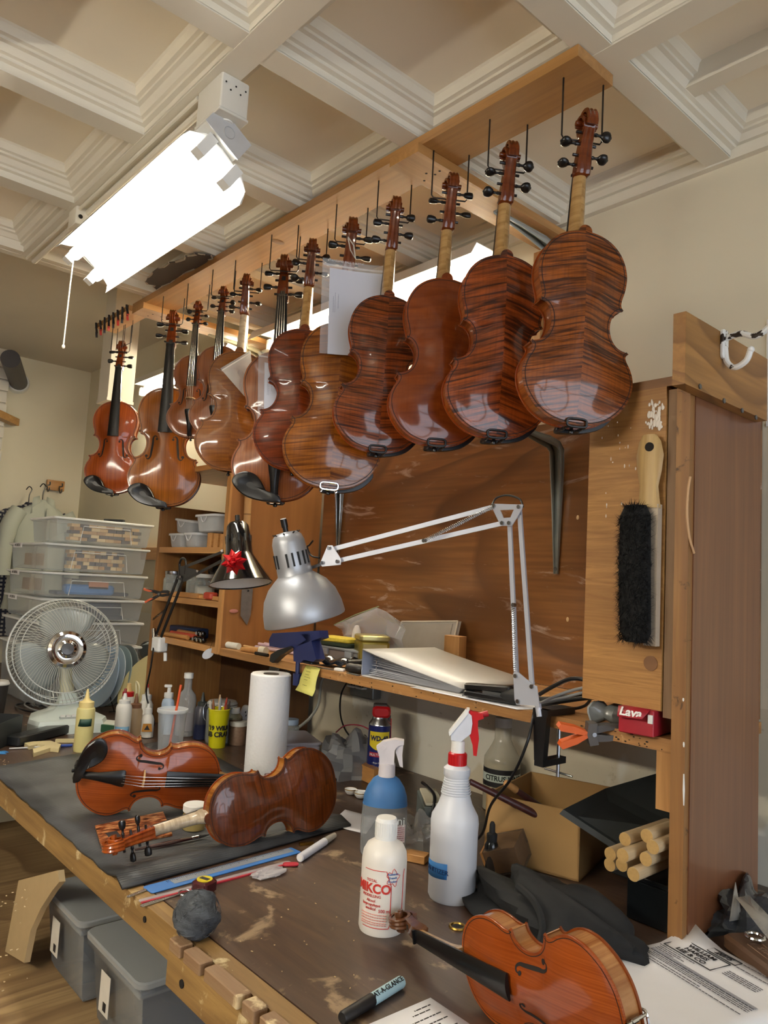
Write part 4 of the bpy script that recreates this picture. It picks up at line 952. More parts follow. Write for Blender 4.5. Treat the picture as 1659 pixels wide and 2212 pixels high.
MB().tube(smooth_path([LA(1155, 1530, .01), PY(1140, 1600, 1.16), PY(1105, 1680, 1.16), PY(1060, 1740, 1.2), PY(1042, 1800, 1.22), Vector((-1.08, 1.235, .004))], 8), .0028, 8).build('power_cable', M_black, sl)

bl_ = thing('bow_lamp', 'black swing-arm lamp with a red gift bow on its conical shade', 'lamp', PY(345, 1410, 1.19))
def LB(px, py, o=0.): return PY(px, py, 1.185 - (px - 340) / 160 * .09 + o)
nb_ = Vector((.55, -.83, 0))
for a, c in (((337, 1372), (385, 1245)), ((348, 1376), (397, 1250)), ((395, 1226), (482, 1192)), ((398, 1254), (478, 1212))): bar(LB(*a), LB(*c), .0085, .004, M_black, bl_, nb_)
MB().tube(smooth_path([LB(*p) for p in ((390, 1245), (388, 1218), (394, 1206), (402, 1214), (400, 1240))], 5), .004, 8).build('elbow_joint', M_black, bl_)
plate([LB(*p) for p in ((388, 1222), (430, 1232), (428, 1238), (396, 1256), (384, 1250))], nb_, .006, M_black, bl_, 'elbow_plate')
spring(LB(330, 1338), LB(360, 1315), .003, 14, M_black, bl_)
for p in ((340, 1372), (391, 1246), (428, 1234), (481, 1190)): c = LB(*p, -.006); MB().cyl(c, c + nb_ * .006, .004, n=10).build('rivet', M_steel, bl_)
MB().rbox(PY(345, 1392, 1.20), (.048, .042, .052), .009, RZ(10)).build('clamp_block', M_white, bl_)
MB().cyl(PY(357, 1410, 1.19), PY(357, 1428, 1.19), .006, n=12).build('clamp_screw', M_white, bl_)
MB().cyl(PY(333, 1380, 1.19), PY(332, 1358, 1.19), .007, n=12).build('pivot_post', M_chrome, bl_)
rc2 = PY(520, 1262, 1.09); ax2 = (DWN * 1.0 + RGT * .10 - FWD * .26).normalized(); tp2 = rc2 - ax2 * .178; u_, v_, _ = basis(ax2); M2 = frame(tp2, u_, v_)
if (M2.to_3x3() @ Vector((0, 0, 1))).dot(ax2) < 0: M2 = frame(tp2, v_, u_)
MB().shell([(.0, .0), (.024, .002), (.031, .012), (.036, .055), (.0375, .09), (.041, .098), (.088, .176), (.0875, .178)], 36, M2).build('shade', plain('gloss_black_enamel', '0d0d0e', .12, vary=.05, coat=1.), bl_, solid=.0012)
MB().shell([(.085, .1745), (.039, .100), (.034, .09), (.0, .09)], 32, M2).build('shade_lining', M_white, bl_)
MB(M2).ell((0, 0, .128), (.028, .028, .036)).build('bulb', plain('bulb_white', 'efece2', .3), bl_)
MB(M2).cyl((0, 0, .003), (0, 0, -.004), .005, n=10).cyl((0, 0, -.004), (0, 0, -.020), .0068, n=12).build('switch_knob', M_black, bl_)
for k in range(12):
    a = 2 * math.pi * k / 12; p = Vector((math.cos(a), math.sin(a), 0)); MB(M2).box(p * .0358 + Vector((0, 0, .05)), (.002, .0036, .022), Matrix.Rotation(a, 4, 'Z')).build('vent_slot', M_steelgrey if k % 3 == 0 else M_matblack, bl_)
MB().tube(smooth_path([PY(333, 1390, 1.19), PY(326, 1440, 1.15), PY(316, 1500, 1.17), Vector((-2.49, 1.19, .03)), Vector((-2.50, 1.19, .005))], 6), .003, 8).build('power_cable', M_black, bl_)
bc = PY(506, 1214, 1.02); bow = thing('gift_bow', 'shiny red ribbon gift bow stuck on the black lamp shade', 'bow', bc)
Mb = frame(bc, RGT, -DWN); M_foil = plain('red_foil', 'b8151d', .22, .35, vary=.15)
for lay, (r, z, n, o) in enumerate(((.036, .004, 8, .2), (.025, .012, 6, .5), (.014, .018, 4, .1))):
    for k in range(n):
        a = 2 * math.pi * k / n + o; ca, sa = math.cos(a), math.sin(a); w2 = r * .34
        tip = Vector((r * ca, r * sa, z * .6)); l = Vector((r * .42 * ca - w2 * sa, r * .42 * sa + w2 * ca, z)); rr = Vector((r * .42 * ca + w2 * sa, r * .42 * sa - w2 * ca, z)); up = Vector((r * .45 * ca, r * .45 * sa, z + .012)); ce = Vector((0, 0, z + .002))
        MB(Mb).add([tip, l, rr, up, ce], [(0, 3, 1), (0, 2, 3), (1, 3, 4), (3, 2, 4), (0, 1, 4, 2)]).build('ribbon_loop', M_foil, bow, angle=5)
MB(Mb).ell((0, 0, .022), (.006, .006, .006), n=10, m=6).build('centre_loop', M_foil, bow)
# big black and orange spring clamp on the bookcase edge
cc = PY(345, 1283, 1.17); Rc = (Matrix((( -RGT.x, FWD.x, -DWN.x), (-RGT.y, FWD.y, -DWN.y), (-RGT.z, FWD.z, -DWN.z))))
spring_clamp(cc, Rc.to_4x4() @ Matrix.Rotation(math.radians(6), 4, 'Y'), .075, M_black, plain('orange_grip', 'c2542a', .5), 'black spring clamp with orange handle grips on the bookcase edge', None)
# ------------------------------------------------------------------ tools on the boards
dv = -2.108
def DV(px, py, o=.012): return PX(px, py, dv + o)
a, c = DV(536, 1075, .0096), DV(530, 1190, .0096)
t = thing('cardboard_tube', 'long tan cardboard tube hung upright on the divider board', 'tube', c); M_kraft = plain('kraft', 'a98252', .7, vary=.12)
MB().cyl(c, a + (a - c) * .25, .0115, n=16).build('tube', M_kraft, t); q = a.lerp(c, .3); MB().cyl(q, q + (c - a) * .03, .0117, n=16).build('joint', plain('kraft_dark', '7d5c36', .7), t)
t = thing('scraper_blade', 'old grey steel blade with a pointed end hung on the divider board', 'blade', DV(530, 1350))
P = [DV(*p, .004) for p in ((522, 1270), (546, 1268), (541, 1328), (533, 1350), (519, 1330))]
MB().prism(P, (.002, 0, 0)).build('blade', plain('old_steel', '77736e', .45, .6, vary=.3, scale=60), t); MB().cyl(DV(536, 1276, .0062), DV(536, 1276, .0072), .004, n=10).build('hole', M_dark, t)
c = DV(505, 1320, .001); tag(MB().ell(c, (.0008, .016, .006)).build('paint_smear', plain('pink_paint', 'a2695e', .6)), 'pinkish paint smear on the divider board beside the steel blade', 'smear')
for k, (px, py) in enumerate(((1226, 1338), (1248, 1118))):
    c = PY(px, py, YW - .03); tag(MB().ell(c, (.004, .002, .006), n=8, m=6).build('wood_chip', plain('chip', 'cfb184', .7)), ('pale wood chip on the plywood left of the cupboard brush', 'pale wood chip on the plywood near the top of the right bracket')[k], 'chip')

# counter brush on the cupboard door
yb = SF - .008
br = thing('counter_brush', 'long counter brush with black bristles hanging on the cupboard door', 'brush', PY(1385, 1410, yb))
prof = [(1404, 940, 12), (1404, 955, 20), (1404, 985, 25), (1403, 1020, 22), (1402, 1050, 17), (1402, 1075, 19), (1404, 1098, 20)]
P = []
for (px, py, w2) in prof:
    c = PY(px, py, yb - .012); wm = w2 * c.length / 1611 * 1.05
    row = []
    for i in range(12):
        an = 2 * math.pi * i / 12; row.append(c + Vector((wm * math.cos(an), .009 * math.sin(an), 0)))
    P.append(row + [row[0]])
b = MB(); b.grid(P); b.add(P[0][:-1], [tuple(range(12))]); b.build('handle', wood('brush_handle', '9c7c4c', 'c4a76e', 2, 60, 3, .5), br)
c = PY(1402, 965, yb - .022); MB().cyl(c, c + Vector((0, .002, 0)), .008, n=14).build('hanging_hole', M_dark, br)
a, c = PY(1413, 1090, yb - .010), PY(1407, 1395, yb - .010)
MB(frame((a + c) / 2, a - c, (1, 0, 0))).box((0, 0, 0), ((a - c).length, .022, .014)).build('block', plain('brush_block', 'b0a18c', .6), br)
b = MB(); 
core = []
for k in range(15):
    f = k / 14; l = PY(1338 - 5 * math.sin(f * 3) , 1092 + 298 * f, yb - .03); r = PY(1410, 1092 + 292 * f, yb - .03); m_ = (l + r) / 2; w2 = (r - l).length / 2 * (.9 if 0 < k < 14 else .6)
    row = [m_ + Vector((w2 * math.cos(an), .014 * math.sin(an), 0)) for an in np.linspace(0, 2 * math.pi, 12, False)]; core.append(row + [row[0]])
b.grid(core); b.add(core[0][:-1], [tuple(range(12))]); b.add(core[-1][:-1], [tuple(range(12))[::-1]])
for k in range(5200):
    f = random.random(); an = random.uniform(math.pi * .45, math.pi * 1.9) if random.random() < .8 else random.uniform(0, 2 * math.pi)
    i = min(13, int(f * 14)); l = core[i][6]; r = core[i][0]; cx = (l + r) / 2; w2 = (r - l).length / 2; cz = core[i][0].z + (core[i + 1][0].z - core[i][0].z) * (f * 14 - i)
    p = Vector((cx.x + w2 * math.cos(an), cx.y + .014 * math.sin(an), cz)); d = Vector((math.cos(an) * 1.2 + random.gauss(0, .35), math.sin(an) * .5 + random.gauss(0, .3), random.gauss(.05, .5) + (.7 if f < .05 else -.6 if f > .95 else 0))).normalized()
    L = random.uniform(.006, .018); q = basis(d)[0] * .0009; b.add([p - q - d * .004, p + q - d * .004, p + d * L], [(0, 1, 2)])
b.build('bristles', plain('black_bristle', '030303', .9), br, kind='stuff')

# ------------------------------------------------------------------ on the shelf
def SH(px, y): p = PY(px, 1400, y); return Vector((p.x, y, ST))
def slab(name, label, cat, P4, z0, z1, m, **k): return tag(MB().prism([Vector((p.x, p.y, z0)) for p in P4], (0, 0, z1 - z0)).build(name, m, **k), label, cat)
# plastic organiser case, sponge, dark eyeglass case, screwdriver handle
def PS(px, py, z): return PZ(px, py, z)
x1 = PY(668, 1400, 1.33).x; x2 = PY(800, 1400, 1.33).x
t = thing('organiser_case', 'clear grey plastic organiser case on the shelf under the yellow sponge', 'case', ((x1 + x2) / 2, 1.40, ST))
M_smoke = film('smoky_plastic', '8d9296', .6, .25)
MB().rbox(((x1 + x2) / 2, 1.41, ST + .020), (x2 - x1, .16, .036), .008).build('tray', M_smoke, t); MB().rbox(((x1 + x2) / 2, 1.41, ST + .041), (x2 - x1 + .008, .168, .006), .008).build('lid', film('smoky_lid', 'aab0b4', .65, .2), t)
for k in (.3, .7): MB().box((x1 + (x2 - x1) * k, 1.324, ST + .030), (.03, .006, .016)).build('latch', film('smoky_lid', 'aab0b4', .65, .2), t)
c = Vector((x1 + .105, 1.36, ST + .045)); t = thing('sponge', 'yellow and green dish sponge lying on the organiser case', 'sponge', c)
MB().rbox(c + Vector((0, 0, .006)), (.125, .06, .011), .012, RZ(8)).build('scouring_pad', plain('scour_green', '2f3a26', .9, vary=.3, bump=.5), t); MB().rbox(c + Vector((0, 0, .019)), (.12, .058, .014), .012, RZ(8)).build('foam', plain('sponge_yellow', 'c9b23c', .9, vary=.3, scale=120, bump=.6), t)
c = PY(672, 1372, 1.30); tag(MB().rbox((c.x, 1.27, ST + .05), (.04, .014, .016), .005, RZ(-20)).build('orange_plug', plain('orange_plastic', 'd2602c', .45)), 'orange plastic piece peeking out behind the silver lamp shade', 'plastic')
t = thing('plastic_folder', 'dark glossy folded plastic sheet lying in front of the organiser case', 'folder', (PY(725, 1420, 1.27).x, 1.27, ST)); P = []
cx = PY(727, 1420, 1.27).x
for i in range(13):
    f = i / 12; P.append([Vector((cx - .07 + .145 * f, 1.245 + .05 * v, ST + .002 + .016 * math.sin(math.pi * v) + .010 * math.sin(f * 7) ** 2 + (.012 if f > .85 else 0))) for v in (0, .25, .5, .75, 1)])
MB().grid(P).build('sheet', plain('gloss_dark', '23262a', .1, coat=.5), t, solid=.002); MB().cyl((cx + .072, 1.25, ST + .018), (cx + .084, 1.29, ST + .02), .011, n=14).build('end_roll', M_black, t)
c = Vector((PY(768, 1430, 1.235).x, 1.235, ST + .0125)); t = thing('tool_handle', 'stubby black ribbed tool handle lying on the shelf before the tea tin', 'handle', c - Vector((0, 0, .0125)))
MB().lathe([(.006, -.024), (.0115, -.023), (.012, -.012), (.0112, -.004), (.012, .006), (.0118, .018), (.008, .024)], 16, Matrix.Translation(c) @ RZ(12) @ Matrix.Rotation(math.pi / 2, 4, 'Y')).build('grip', plain('handle_dark', '201d1a', .45), t)
MB().lathe([(.004, -.03), (.0045, -.024), (.0, -.0235)], 10, Matrix.Translation(c) @ RZ(12) @ Matrix.Rotation(math.pi / 2, 4, 'Y')).build('ferrule', M_brass, t)
c = Vector((PY(735, 1430, 1.225).x, 1.225, ST + .003)); tag(MB().rbox(c + Vector((0, 0, .001)), (.03, .014, .007), .003, RZ(15)).build('eraser', M_white), 'small white eraser stub beside the black tool handle', 'eraser')
for k, (px, l, ro) in enumerate(((705, .06, 10), (765, .05, -8))):
    c = Vector((PY(px, 1430, 1.217).x, 1.217, ST + .001)); tag(MB().box(c, (l, .012, .002), RZ(ro)).build('steel_scraper', M_steelgrey), ('thin steel scraper at the shelf edge beside the yellow note', 'thin steel scraper at the shelf edge below the black tool handle')[k], 'scraper')
# tea tin
x0 = -1.575; c = Vector((x0, 1.375, ST)); t = thing('tea_tin', 'gold and cream tea tin standing on the shelf beside the binder', 'tin', c)
M_gold = plain('tin_gold', '9c8a3c', .3, .6, vary=.15); R0 = RZ(-28)
MB().rbox(c + Vector((0, 0, .036)), (.084, .084, .072), .008, R0).build('body', M_gold, t); MB().rbox(c + Vector((0, 0, .080)), (.086, .086, .015), .009, R0).build('lid', plain('tin_lid', 'a79a62', .3, .5), t)
Mf = Matrix.Translation(Vector((0, 0, .036))) @ R0 @ frame((.0424, 0, 0), (0, 1, 0), (0, 0, 1))
MB(Mf).box((0, 0, .0002), (.066, .056, .0006)).build('label', plain('tin_label', 'b3a470', .5), t, world=False)
text('TWININGS', .0125, M_ink, t, Mf @ Matrix.Translation((0, .010, .0006)), 'lettering'); text('EARL GREY', .006, M_ink, t, Mf @ Matrix.Translation((0, -.008, .0006)), 'lettering'); text('TEA', .006, M_ink, t, Mf @ Matrix.Translation((0, -.017, .0006)), 'lettering')
# zip bag standing behind
P = [PY(*p, 1.42) for p in ((722, 1350), (818, 1310), (868, 1345), (860, 1380), (740, 1382))]
t = thing('zip_bag', 'clear plastic zip bag standing on the shelf behind the tea tin', 'bag', P[4]); g = []
for i in range(8):
    f = i / 7; lo = Vector((P[4].x + (P[3].x - P[4].x) * f, 1.45, ST + .046)); hi = P[0].lerp(P[1], f / .6) if f < .6 else P[1].lerp(P[2], (f - .6) / .4)
    g.append([lo, lo.lerp(hi, .4) + Vector((0, -.02 * math.sin(f * 9), 0)), lo.lerp(hi, .75) + Vector((0, .015 * math.cos(f * 7), 0)), hi])
MB().grid(g).build('film', M_film, t, solid=.0012); MB().tube([P[0], P[0].lerp(P[1], .5) + Vector((0, 0, .004)), P[1]], .0016, 5).build('zip_line', plain('zip_green', '7c8a6a', .5), t)
c = Vector((PY(770, 1372, 1.40).x, 1.40, ST + .0455)); tag(MB().lathe([(.0, 0), (.020, .001), (.022, .01), (.014, .02), (.012, .045), (.006, .06), (.0, .061)], 16, Matrix.Translation(c)).build('plastic_funnel', film('milky', 'e4e0dc', .55)), 'small milky plastic funnel standing on the organiser case', 'funnel')
# binder lying flat, open wedge shape
b0 = PY(797, 1450, 1.24); L = .44
bd = thing('ring_binder', 'white ring binder lying on the shelf with loose sheets inside', 'binder', (b0.x + .2, 1.33, ST)); M_bind = plain('binder_white', 'cfccc6', .35, vary=.03); M_bindg = plain('binder_grey', '9aa2b4', .4)
xa, xc2 = b0.x, b0.x + .335; ya, yb2 = 1.215, 1.47
MB().prism([Vector((xa, ya, ST + .001)), Vector((xc2, ya, ST + .001)), Vector((xc2, yb2, ST + .001)), Vector((xa, yb2, ST + .001))], (0, 0, .003)).build('back_cover', M_bind, bd)
tz = .060
g = [[Vector((xa + (xc2 - xa) * u, ya + (yb2 - ya) * v, ST + .004 + tz - (tz - .012) * u ** .9)) for v in (0, .5, 1)] for u in np.linspace(0, 1, 9)]
MB().grid(g).build('front_cover', M_bind, bd, solid=.003); MB().prism([Vector((xa, ya, ST + .001)), Vector((xa + .003, ya, ST + .001)), Vector((xa + .003, yb2, ST + .001)), Vector((xa, yb2, ST + .001))], (0, 0, tz + .002)).build('spine', M_bindg, bd)
for k in range(9):
    g = []
    for u in np.linspace(0, 1, 9):
        z = ST + .006 + (.002 + .0042 * k) * (1 - u) ** .7 * (1 if k > 3 else .7) + .0012 * k
        z = min(z, ST + tz - (tz - .014) * u ** .9 - .001); g.append([Vector((xa + .02 + (xc2 - xa - .035) * u, ya + .006 + .002 * k, z)), Vector((xa + .02 + (xc2 - xa - .035) * u, yb2 - .01, z))])
    MB().grid(g).build('sheet', M_paper, bd)
for y in (1.24, 1.30): MB().tube([Vector((xa + .012 + .016 * math.cos(q), y, ST + .03 + .022 * math.sin(q))) for q in np.linspace(0, 2 * math.pi, 12, False)], .0014, 6, True).build('ring', M_chrome, bd)
# trays leaning on the plywood, wooden block
t = thing('picture_frame', 'pale grey framed panel leaning on the plywood behind the binder', 'frame', PY(915, 1410, 1.5))
P = [PY(*p, 1.50) for p in ((868, 1343), (973, 1342), (972, 1420), (862, 1416))]; P = [p + Vector((0, d, 0)) for p, d in zip(P, (.0, .03, .0, -.03))]
MB().prism(P, (.004, .010, 0)).build('panel', plain('panel_grey', 'a09a90', .6), t)
ctr = sum(P, Vector()) / 4; ir = [ctr.lerp(p, .86) + Vector((-.0005, -.003, 0)) for p in P]; MB().prism(ir, (0, .003, 0)).build('inset', plain('panel_inset', '958d82', .6), t)
for k in range(4): MB().tube([P[k], P[(k + 1) % 4]], .003, 6).build('edge_strip', plain('panel_edge', 'b9b0a0', .6), t)
c = SH(983, 1.5); tag(MB().rbox(c + Vector((0, 0, .052)), (.055, .03, .10), .002).build('wood_block', M_pinez), 'upright wooden block on the shelf right of the grey framed panel', 'block')
# sheets under the binder, stapler and dark tools
t0 = [PZ(*p, ST + .002) for p in ((888, 1483), (1060, 1470), (1135, 1510), (1048, 1531))]
def sheet(label, pts, z, m=None, curl=.0, group=None, name='paper_sheet', n=6):
    g = []
    for i in range(n + 1):
        u = i / n; row = []
        for k in range(n + 1):
            v = k / n; p = pts[0].lerp(pts[1], v).lerp(pts[3].lerp(pts[2], v), u); row.append(Vector((p.x, p.y, z + curl * (max(0, u - .6) * max(0, .5 - v) + max(0, v - .7) * max(0, .4 - u)))))
        g.append(row)
    return tag(MB().grid(g).build(name, m or M_paper, solid=.0006), label, 'paper', group)
xs0 = PY(890, 1490, SF).x; xs1 = PY(1125, 1530, SF).x
sheet('white printed sheets poking out of the shelf below the binder', [Vector((xs0, SF - .006, 0)), Vector((xs1, SF - .012, 0)), Vector((xs1 + .05, 1.3, 0)), Vector((xs0 + .05, 1.3, 0))], ST + .0009)
c = SH(1062, 1.225); t = thing('stapler', 'black stapler lying on the sheets at the end of the binder', 'stapler', c)
MB().rbox(c + Vector((0, 0, .010)), (.12, .03, .012), .008, RZ(6)).build('base', M_black, t); MB().rbox(c + Vector((-.004, 0, .027)), (.115, .026, .014), .010, RZ(6) @ Matrix.Rotation(-.07, 4, 'Y')).build('top_arm', M_black, t); MB().box(c + Vector((.02, -.004, .018)), (.06, .012, .008), RZ(6)).build('magazine', M_steelgrey, t)
c = SH(1110, 1.23); tag(MB().ell(c + Vector((0, 0, .017)), (.032, .018, .016)).build('dark_pouch', M_matblack), 'small dark crumpled pouch beside the lamp base plate', 'pouch')
cbl = thing('cable_bundle', 'heap of black and grey cables lying behind the lamp clamp', 'cables', SH(1215, 1.27))
for k, (pts, m, r) in enumerate(((((1165, 1500), (1200, 1480), (1235, 1466), (1275, 1470)), M_black, .004), (((1165, 1520), (1210, 1500), (1250, 1488), (1290, 1482)), plain('grey_cable', '8a8d90', .4), .003), (((1165, 1528), (1215, 1508), (1260, 1496), (1300, 1490)), plain('grey_cable', '8a8d90', .4), .003), (((1170, 1532), (1220, 1514), (1265, 1508), (1310, 1505)), M_black, .0045), (((1200, 1525), (1235, 1532), (1262, 1525), (1275, 1512)), M_black, .003), (((1160, 1525), (1190, 1510), (1240, 1503), (1290, 1498)), M_black, .005))):
    P = [PY(px, py, 1.235 + .012 * k) for px, py in pts]; P = [Vector((p.x, p.y, max(p.z, ST + r + .0005 + .003 * (k % 3)))) for p in P]; MB().tube(smooth_path(P, 6), r, 8).build('cable', m, cbl)
# grey poly bag, soap box, orange clamp
c = SH(1318, 1.222); t = thing('rolled_bag', 'crumpled grey clear bag rolled up on the shelf left of the soap box', 'bag', c); P = []
for i in range(9):
    f = i / 8; r = .018 + .006 * math.sin(i * 2.1); P.append([c + Vector((-.03 + .07 * f, .06 * f, .019)) + Vector((0, r * math.cos(q) * (1 + .2 * math.sin(3 * q + i)), max(-.018, r * math.sin(q)))) for q in np.linspace(0, 2 * math.pi, 13)])
MB().grid(P).build('film', plain('grey_film', '757a78', .25, vary=.3, coat=.3), t, angle=60); MB().tube([P[0][k] for k in range(12)], .002, 5, True).build('rolled_lip', plain('grey_film_pale', 'a6aaa6', .3), t)
c = SH(1400, 1.232); t = thing('soap_box', 'torn red soap carton with white lettering at the right end of the shelf', 'box', c); M_lava = plain('lava_red', '9c1e2b', .4, vary=.15)
Rl = RZ(6)
MB().rbox(c + Vector((0, 0, .0225)), (.062, .09, .044), .003, Rl).build('carton', M_lava, t); MB(Matrix.Translation(c) @ Rl).add([(-.031, -.045, .044), (.026, -.045, .046), (.018, -.062, .030), (-.026, -.060, .028)], [(0, 1, 2, 3)]).build('torn_flap', M_lava, t, solid=.001)
MB(Matrix.Translation(c) @ Rl).box((.0, -.02, .0455), (.03, .01, .002)).box((.026, -.047, .03), (.008, .002, .014)).build('torn_white', M_white, t)
Ml = Matrix.Translation((0, 0, .036)) @ Rl @ frame((-.004, -.0545, -.0), (1, 0, 0), (0, .6, .8)); text('Lava', .022, M_white, t, Ml @ Matrix.Translation((0, 0, .0022)), 'lettering', bold=.0006)
cc = PY(1285, 1583, SF - .018); Rc2 = Matrix(((-RGT.x, FWD.x, -DWN.x), (-RGT.y, FWD.y, -DWN.y), (-RGT.z, FWD.z, -DWN.z))).to_4x4() @ Matrix.Rotation(math.radians(4), 4, 'Y')
t = thing('spring_clamp', 'orange handled spring clamp gripping the shelf edge right of the lamp clamp', 'clamp', M=Matrix.Translation(cc) @ Rc2)
M_or = plain('clamp_orange', 'cc5a1e', .4); s = .062
for sg in (1, -1):
    MB().prism([(x * s, -.010, sg * z * s) for x, z in ((.20, .06), (.55, .24), (.98, .36), (1.06, .27), (1.0, .16), (.6, .06), (.28, -.02))], (0, .02, 0)).build('handle', M_or, t, world=False)
    MB().prism([(x * s, -.008, sg * z * s) for x, z in ((.28, .04), (.1, .22), (-.3, .24), (-.75, .20), (-.78, .10), (-.3, .06), (.05, .0))], (0, .016, 0)).build('jaw', plain('clamp_grey', '4a4642', .5), t, world=False)
MB().cyl((.06 * s, -.012, 0), (.06 * s, .012, 0), .004, n=10).build('pivot', M_steel, t, world=False)
MB().prism([(x * s, -.0105, z * s) for x, z in ((-.05, -.3), (.2, -.32), (.26, .0), (.2, .32), (-.05, .3), (.0, 0))], (0, .021, 0)).build('spring_strap', plain('strap_grey', '57524d', .5, .4), t, world=False)

# blue bar clamp on the shelf edge
M_navy = plain('navy_plastic', '1a2450', .42, vary=.08); yc = SF - .006
bcx = thing('bar_clamp', 'dark blue table clamp hanging over the shelf edge under the silver lamp', 'clamp', PY(645, 1470, yc))
def BC(px, py, o=0): return PY(px, py, yc + o)
MB().prism([BC(*p, -.012) for p in ((588, 1368), (690, 1362), (692, 1378), (640, 1396), (606, 1400), (582, 1396), (581, 1382))], (0, .028, 0)).build('upper_jaw', M_navy, bcx)
MB().prism([BC(*p, -.012) for p in ((633, 1372), (668, 1368), (683, 1424), (676, 1430), (655, 1425), (648, 1432), (634, 1428))], (0, .03, 0)).build('body', M_navy, bcx)
MB().prism([BC(*p, -.018) for p in ((628, 1396), (632, 1400), (605, 1416), (588, 1432), (582, 1428), (584, 1414), (600, 1404))], (0, .02, 0)).build('lever', M_black, bcx)
MB().cyl(BC(644, 1425, -.006), BC(642, 1462, -.006), .006, n=12).build('screw', M_navy, bcx); MB().cyl(BC(643, 1455, -.006), BC(641, 1480, -.006), .0125, .011, n=14).build('knob', M_navy, bcx)
MB().rbox(BC(672, 1431, .01), (.04, .03, .006), .004).build('pad', M_black, bcx)
# little tools between the bookcase and the clamp
def lie(name, label, cat, px0, px1, y0, y1, r, m, ztop=None, n=12, r1=None):
    a = SH(px0, y0) + Vector((0, 0, r)); c = SH(px1, y1) + Vector((0, 0, r1 or r)); return tag(MB().cyl(a, c, r, r1 or r, n).build(name, m), label, cat)
pk = plain('pink_tube', 'b9a0a8', .35)
for k in range(4):
    a = Vector((dv + .03, 1.32 + .011 * k, ST + .006 + .009 * (k % 2))); tag(MB().cyl(a, a + Vector((.27, .01, .0)), .0048, n=10).build('plastic_straw', pk), '%s pinkish plastic tube in the bundle on the shelf behind the lamps' % nm[k], 'tube', 'pink tubes')
lie('white_tube', 'short frosted white tube lying on the shelf by the divider board', 'tube', 488, 516, 1.235, 1.245, .010, plain('frosted', 'c8c8bd', .5))
lie('wooden_peg', 'turned wooden peg lying on the shelf left of the blue clamp', 'peg', 523, 560, 1.225, 1.24, .007, M_pinez, r1=.009)
lie('peg_cap', 'pale round cap at the end of the wooden peg near the blue clamp', 'cap', 563, 575, 1.24, 1.245, .012, plain('pale_cap', 'cfc8b4', .5))
lie('dowel_pin', 'thin pale wooden dowel lying behind the wooden peg', 'dowel', 527, 580, 1.29, 1.29, .005, plain('pale_dowel', 'bb9a6a', .6))
lie('awl_blade', 'thin awl with black grip lying at the shelf edge beside the blue clamp', 'awl', 553, 580, 1.216, 1.22, .005, M_black)
tag(MB().ell(SH(506, 1.28) + Vector((0, 0, .010)), (.014, .012, .010)).build('green_stone', plain('green_lump', '4c6a4a', .4)), 'small green rounded lump among the tools by the divider', 'stone')
# sticky note, tag, hook
st = thing('sticky_note', 'yellow sticky note with handwriting hanging from the shelf edge', 'note', PY(670, 1500, SF - .003)); g = []
A0, B0, C0, D0 = PY(662, 1436, SF - .003), PY(692, 1444, SF - .003), PY(682, 1504, SF - .02), PY(645, 1490, SF - .02)
for i in range(9):
    u = i / 8; g.append([A0.lerp(B0, v).lerp(D0.lerp(C0, v), u) + Vector((0, -.006 * math.sin(u * 3) - (.010 * max(0, u - .8) * 5), 0)) for v in (0, .5, 1)])
M_yel = plain('note_yellow', 'cfc96a', .6, vary=.03); MB().grid(g).build('paper', M_yel, st, solid=.0004)
fr = frame((A0 + B0) / 2 - Vector(st['base']), B0 - A0, A0 - D0)
scribble([(-.012, .006, -.008), (-.012, .008, -.016), (-.012, .004, -.024), (-.012, .013, -.031), (-.010, .004, -.038), (-.010, .008, -.052)], fr @ Matrix.Translation((-.001, 0, .009)), plain('pencil_note', '77752f', .6), st, 'handwriting', .0014)
c = PY(450, 1412, SF - .006); t = thing('paper_tag', 'white oval paper tag hanging under the shelf at the bookcase', 'tag', c)
MB(frame(c, RGT * .8 - DWN * .6, -DWN * .8 - RGT * .6)).lathe([(.0, 0), (.022, 0), (.022, .001), (.0, .001)], 24, None, sx=1., sy=.62).build('disc', plain('tag_grey', 'b9bcc2', .5), t); MB().tube([c + Vector((.008, 0, .014)), c + Vector((.014, 0, .030)), PY(463, 1376, SF - .004)], .0006, 4).build('string', M_dark, t)
t = thing('cup_hook', 'tiny black hook under the shelf left of the sticky note', 'hook', PY(624, 1450, SF + .01)); MB().tube([PY(*p, SF + .01) for p in ((620, 1440), (619, 1450), (624, 1453), (629, 1450), (629, 1446))], .0018, 6).build('wire', M_black, t)
# outlets on the wall under the shelf, cable, brace, conduit
oc = PY(790, 1487, YW - .02); t = thing('power_outlet', 'grey metal outlet box with two sockets on the wall under the shelf', 'outlet', oc)
MB().rbox(Vector((oc.x, YW - .021, oc.z)), (.115, .038, .055), .006).build('box', plain('galv', '8d9397', .4, .7, vary=.15), t)
for dx in (-.03, .012):
    fo = MB().rbox(Vector((oc.x + dx, YW - .043, oc.z + .004)), (.034, .006, .034), .008, Matrix.Rotation(math.pi / 2, 4, 'X')).build('socket', M_white, t)
    for k in (-.007, .007): MB().box(Vector((oc.x + dx + k, YW - .0485, oc.z + .009)) , (.003, .002, .010)).build('slot', M_dark, t)
tag(MB().tube(smooth_path([PY(750, 1473, YW - .03), PY(737, 1500, 1.5), PY(735, 1540, 1.48), PY(745, 1575, 1.47), PY(766, 1605, 1.46), PY(780, 1650, 1.46), Vector((PZ(790, 1680, 0).x, 1.46, .004))], 6), .0026, 8).build('extension_cord', M_black), 'black power cord dropping from the outlets behind the oil spray can', 'cord')
t = thing('metal_brace', 'grey steel brace slanting under the shelf behind the paper towels', 'brace', PY(570, 1480, 1.5)); a, c = PY(596, 1432, 1.30), PY(580, 1484, 1.385)
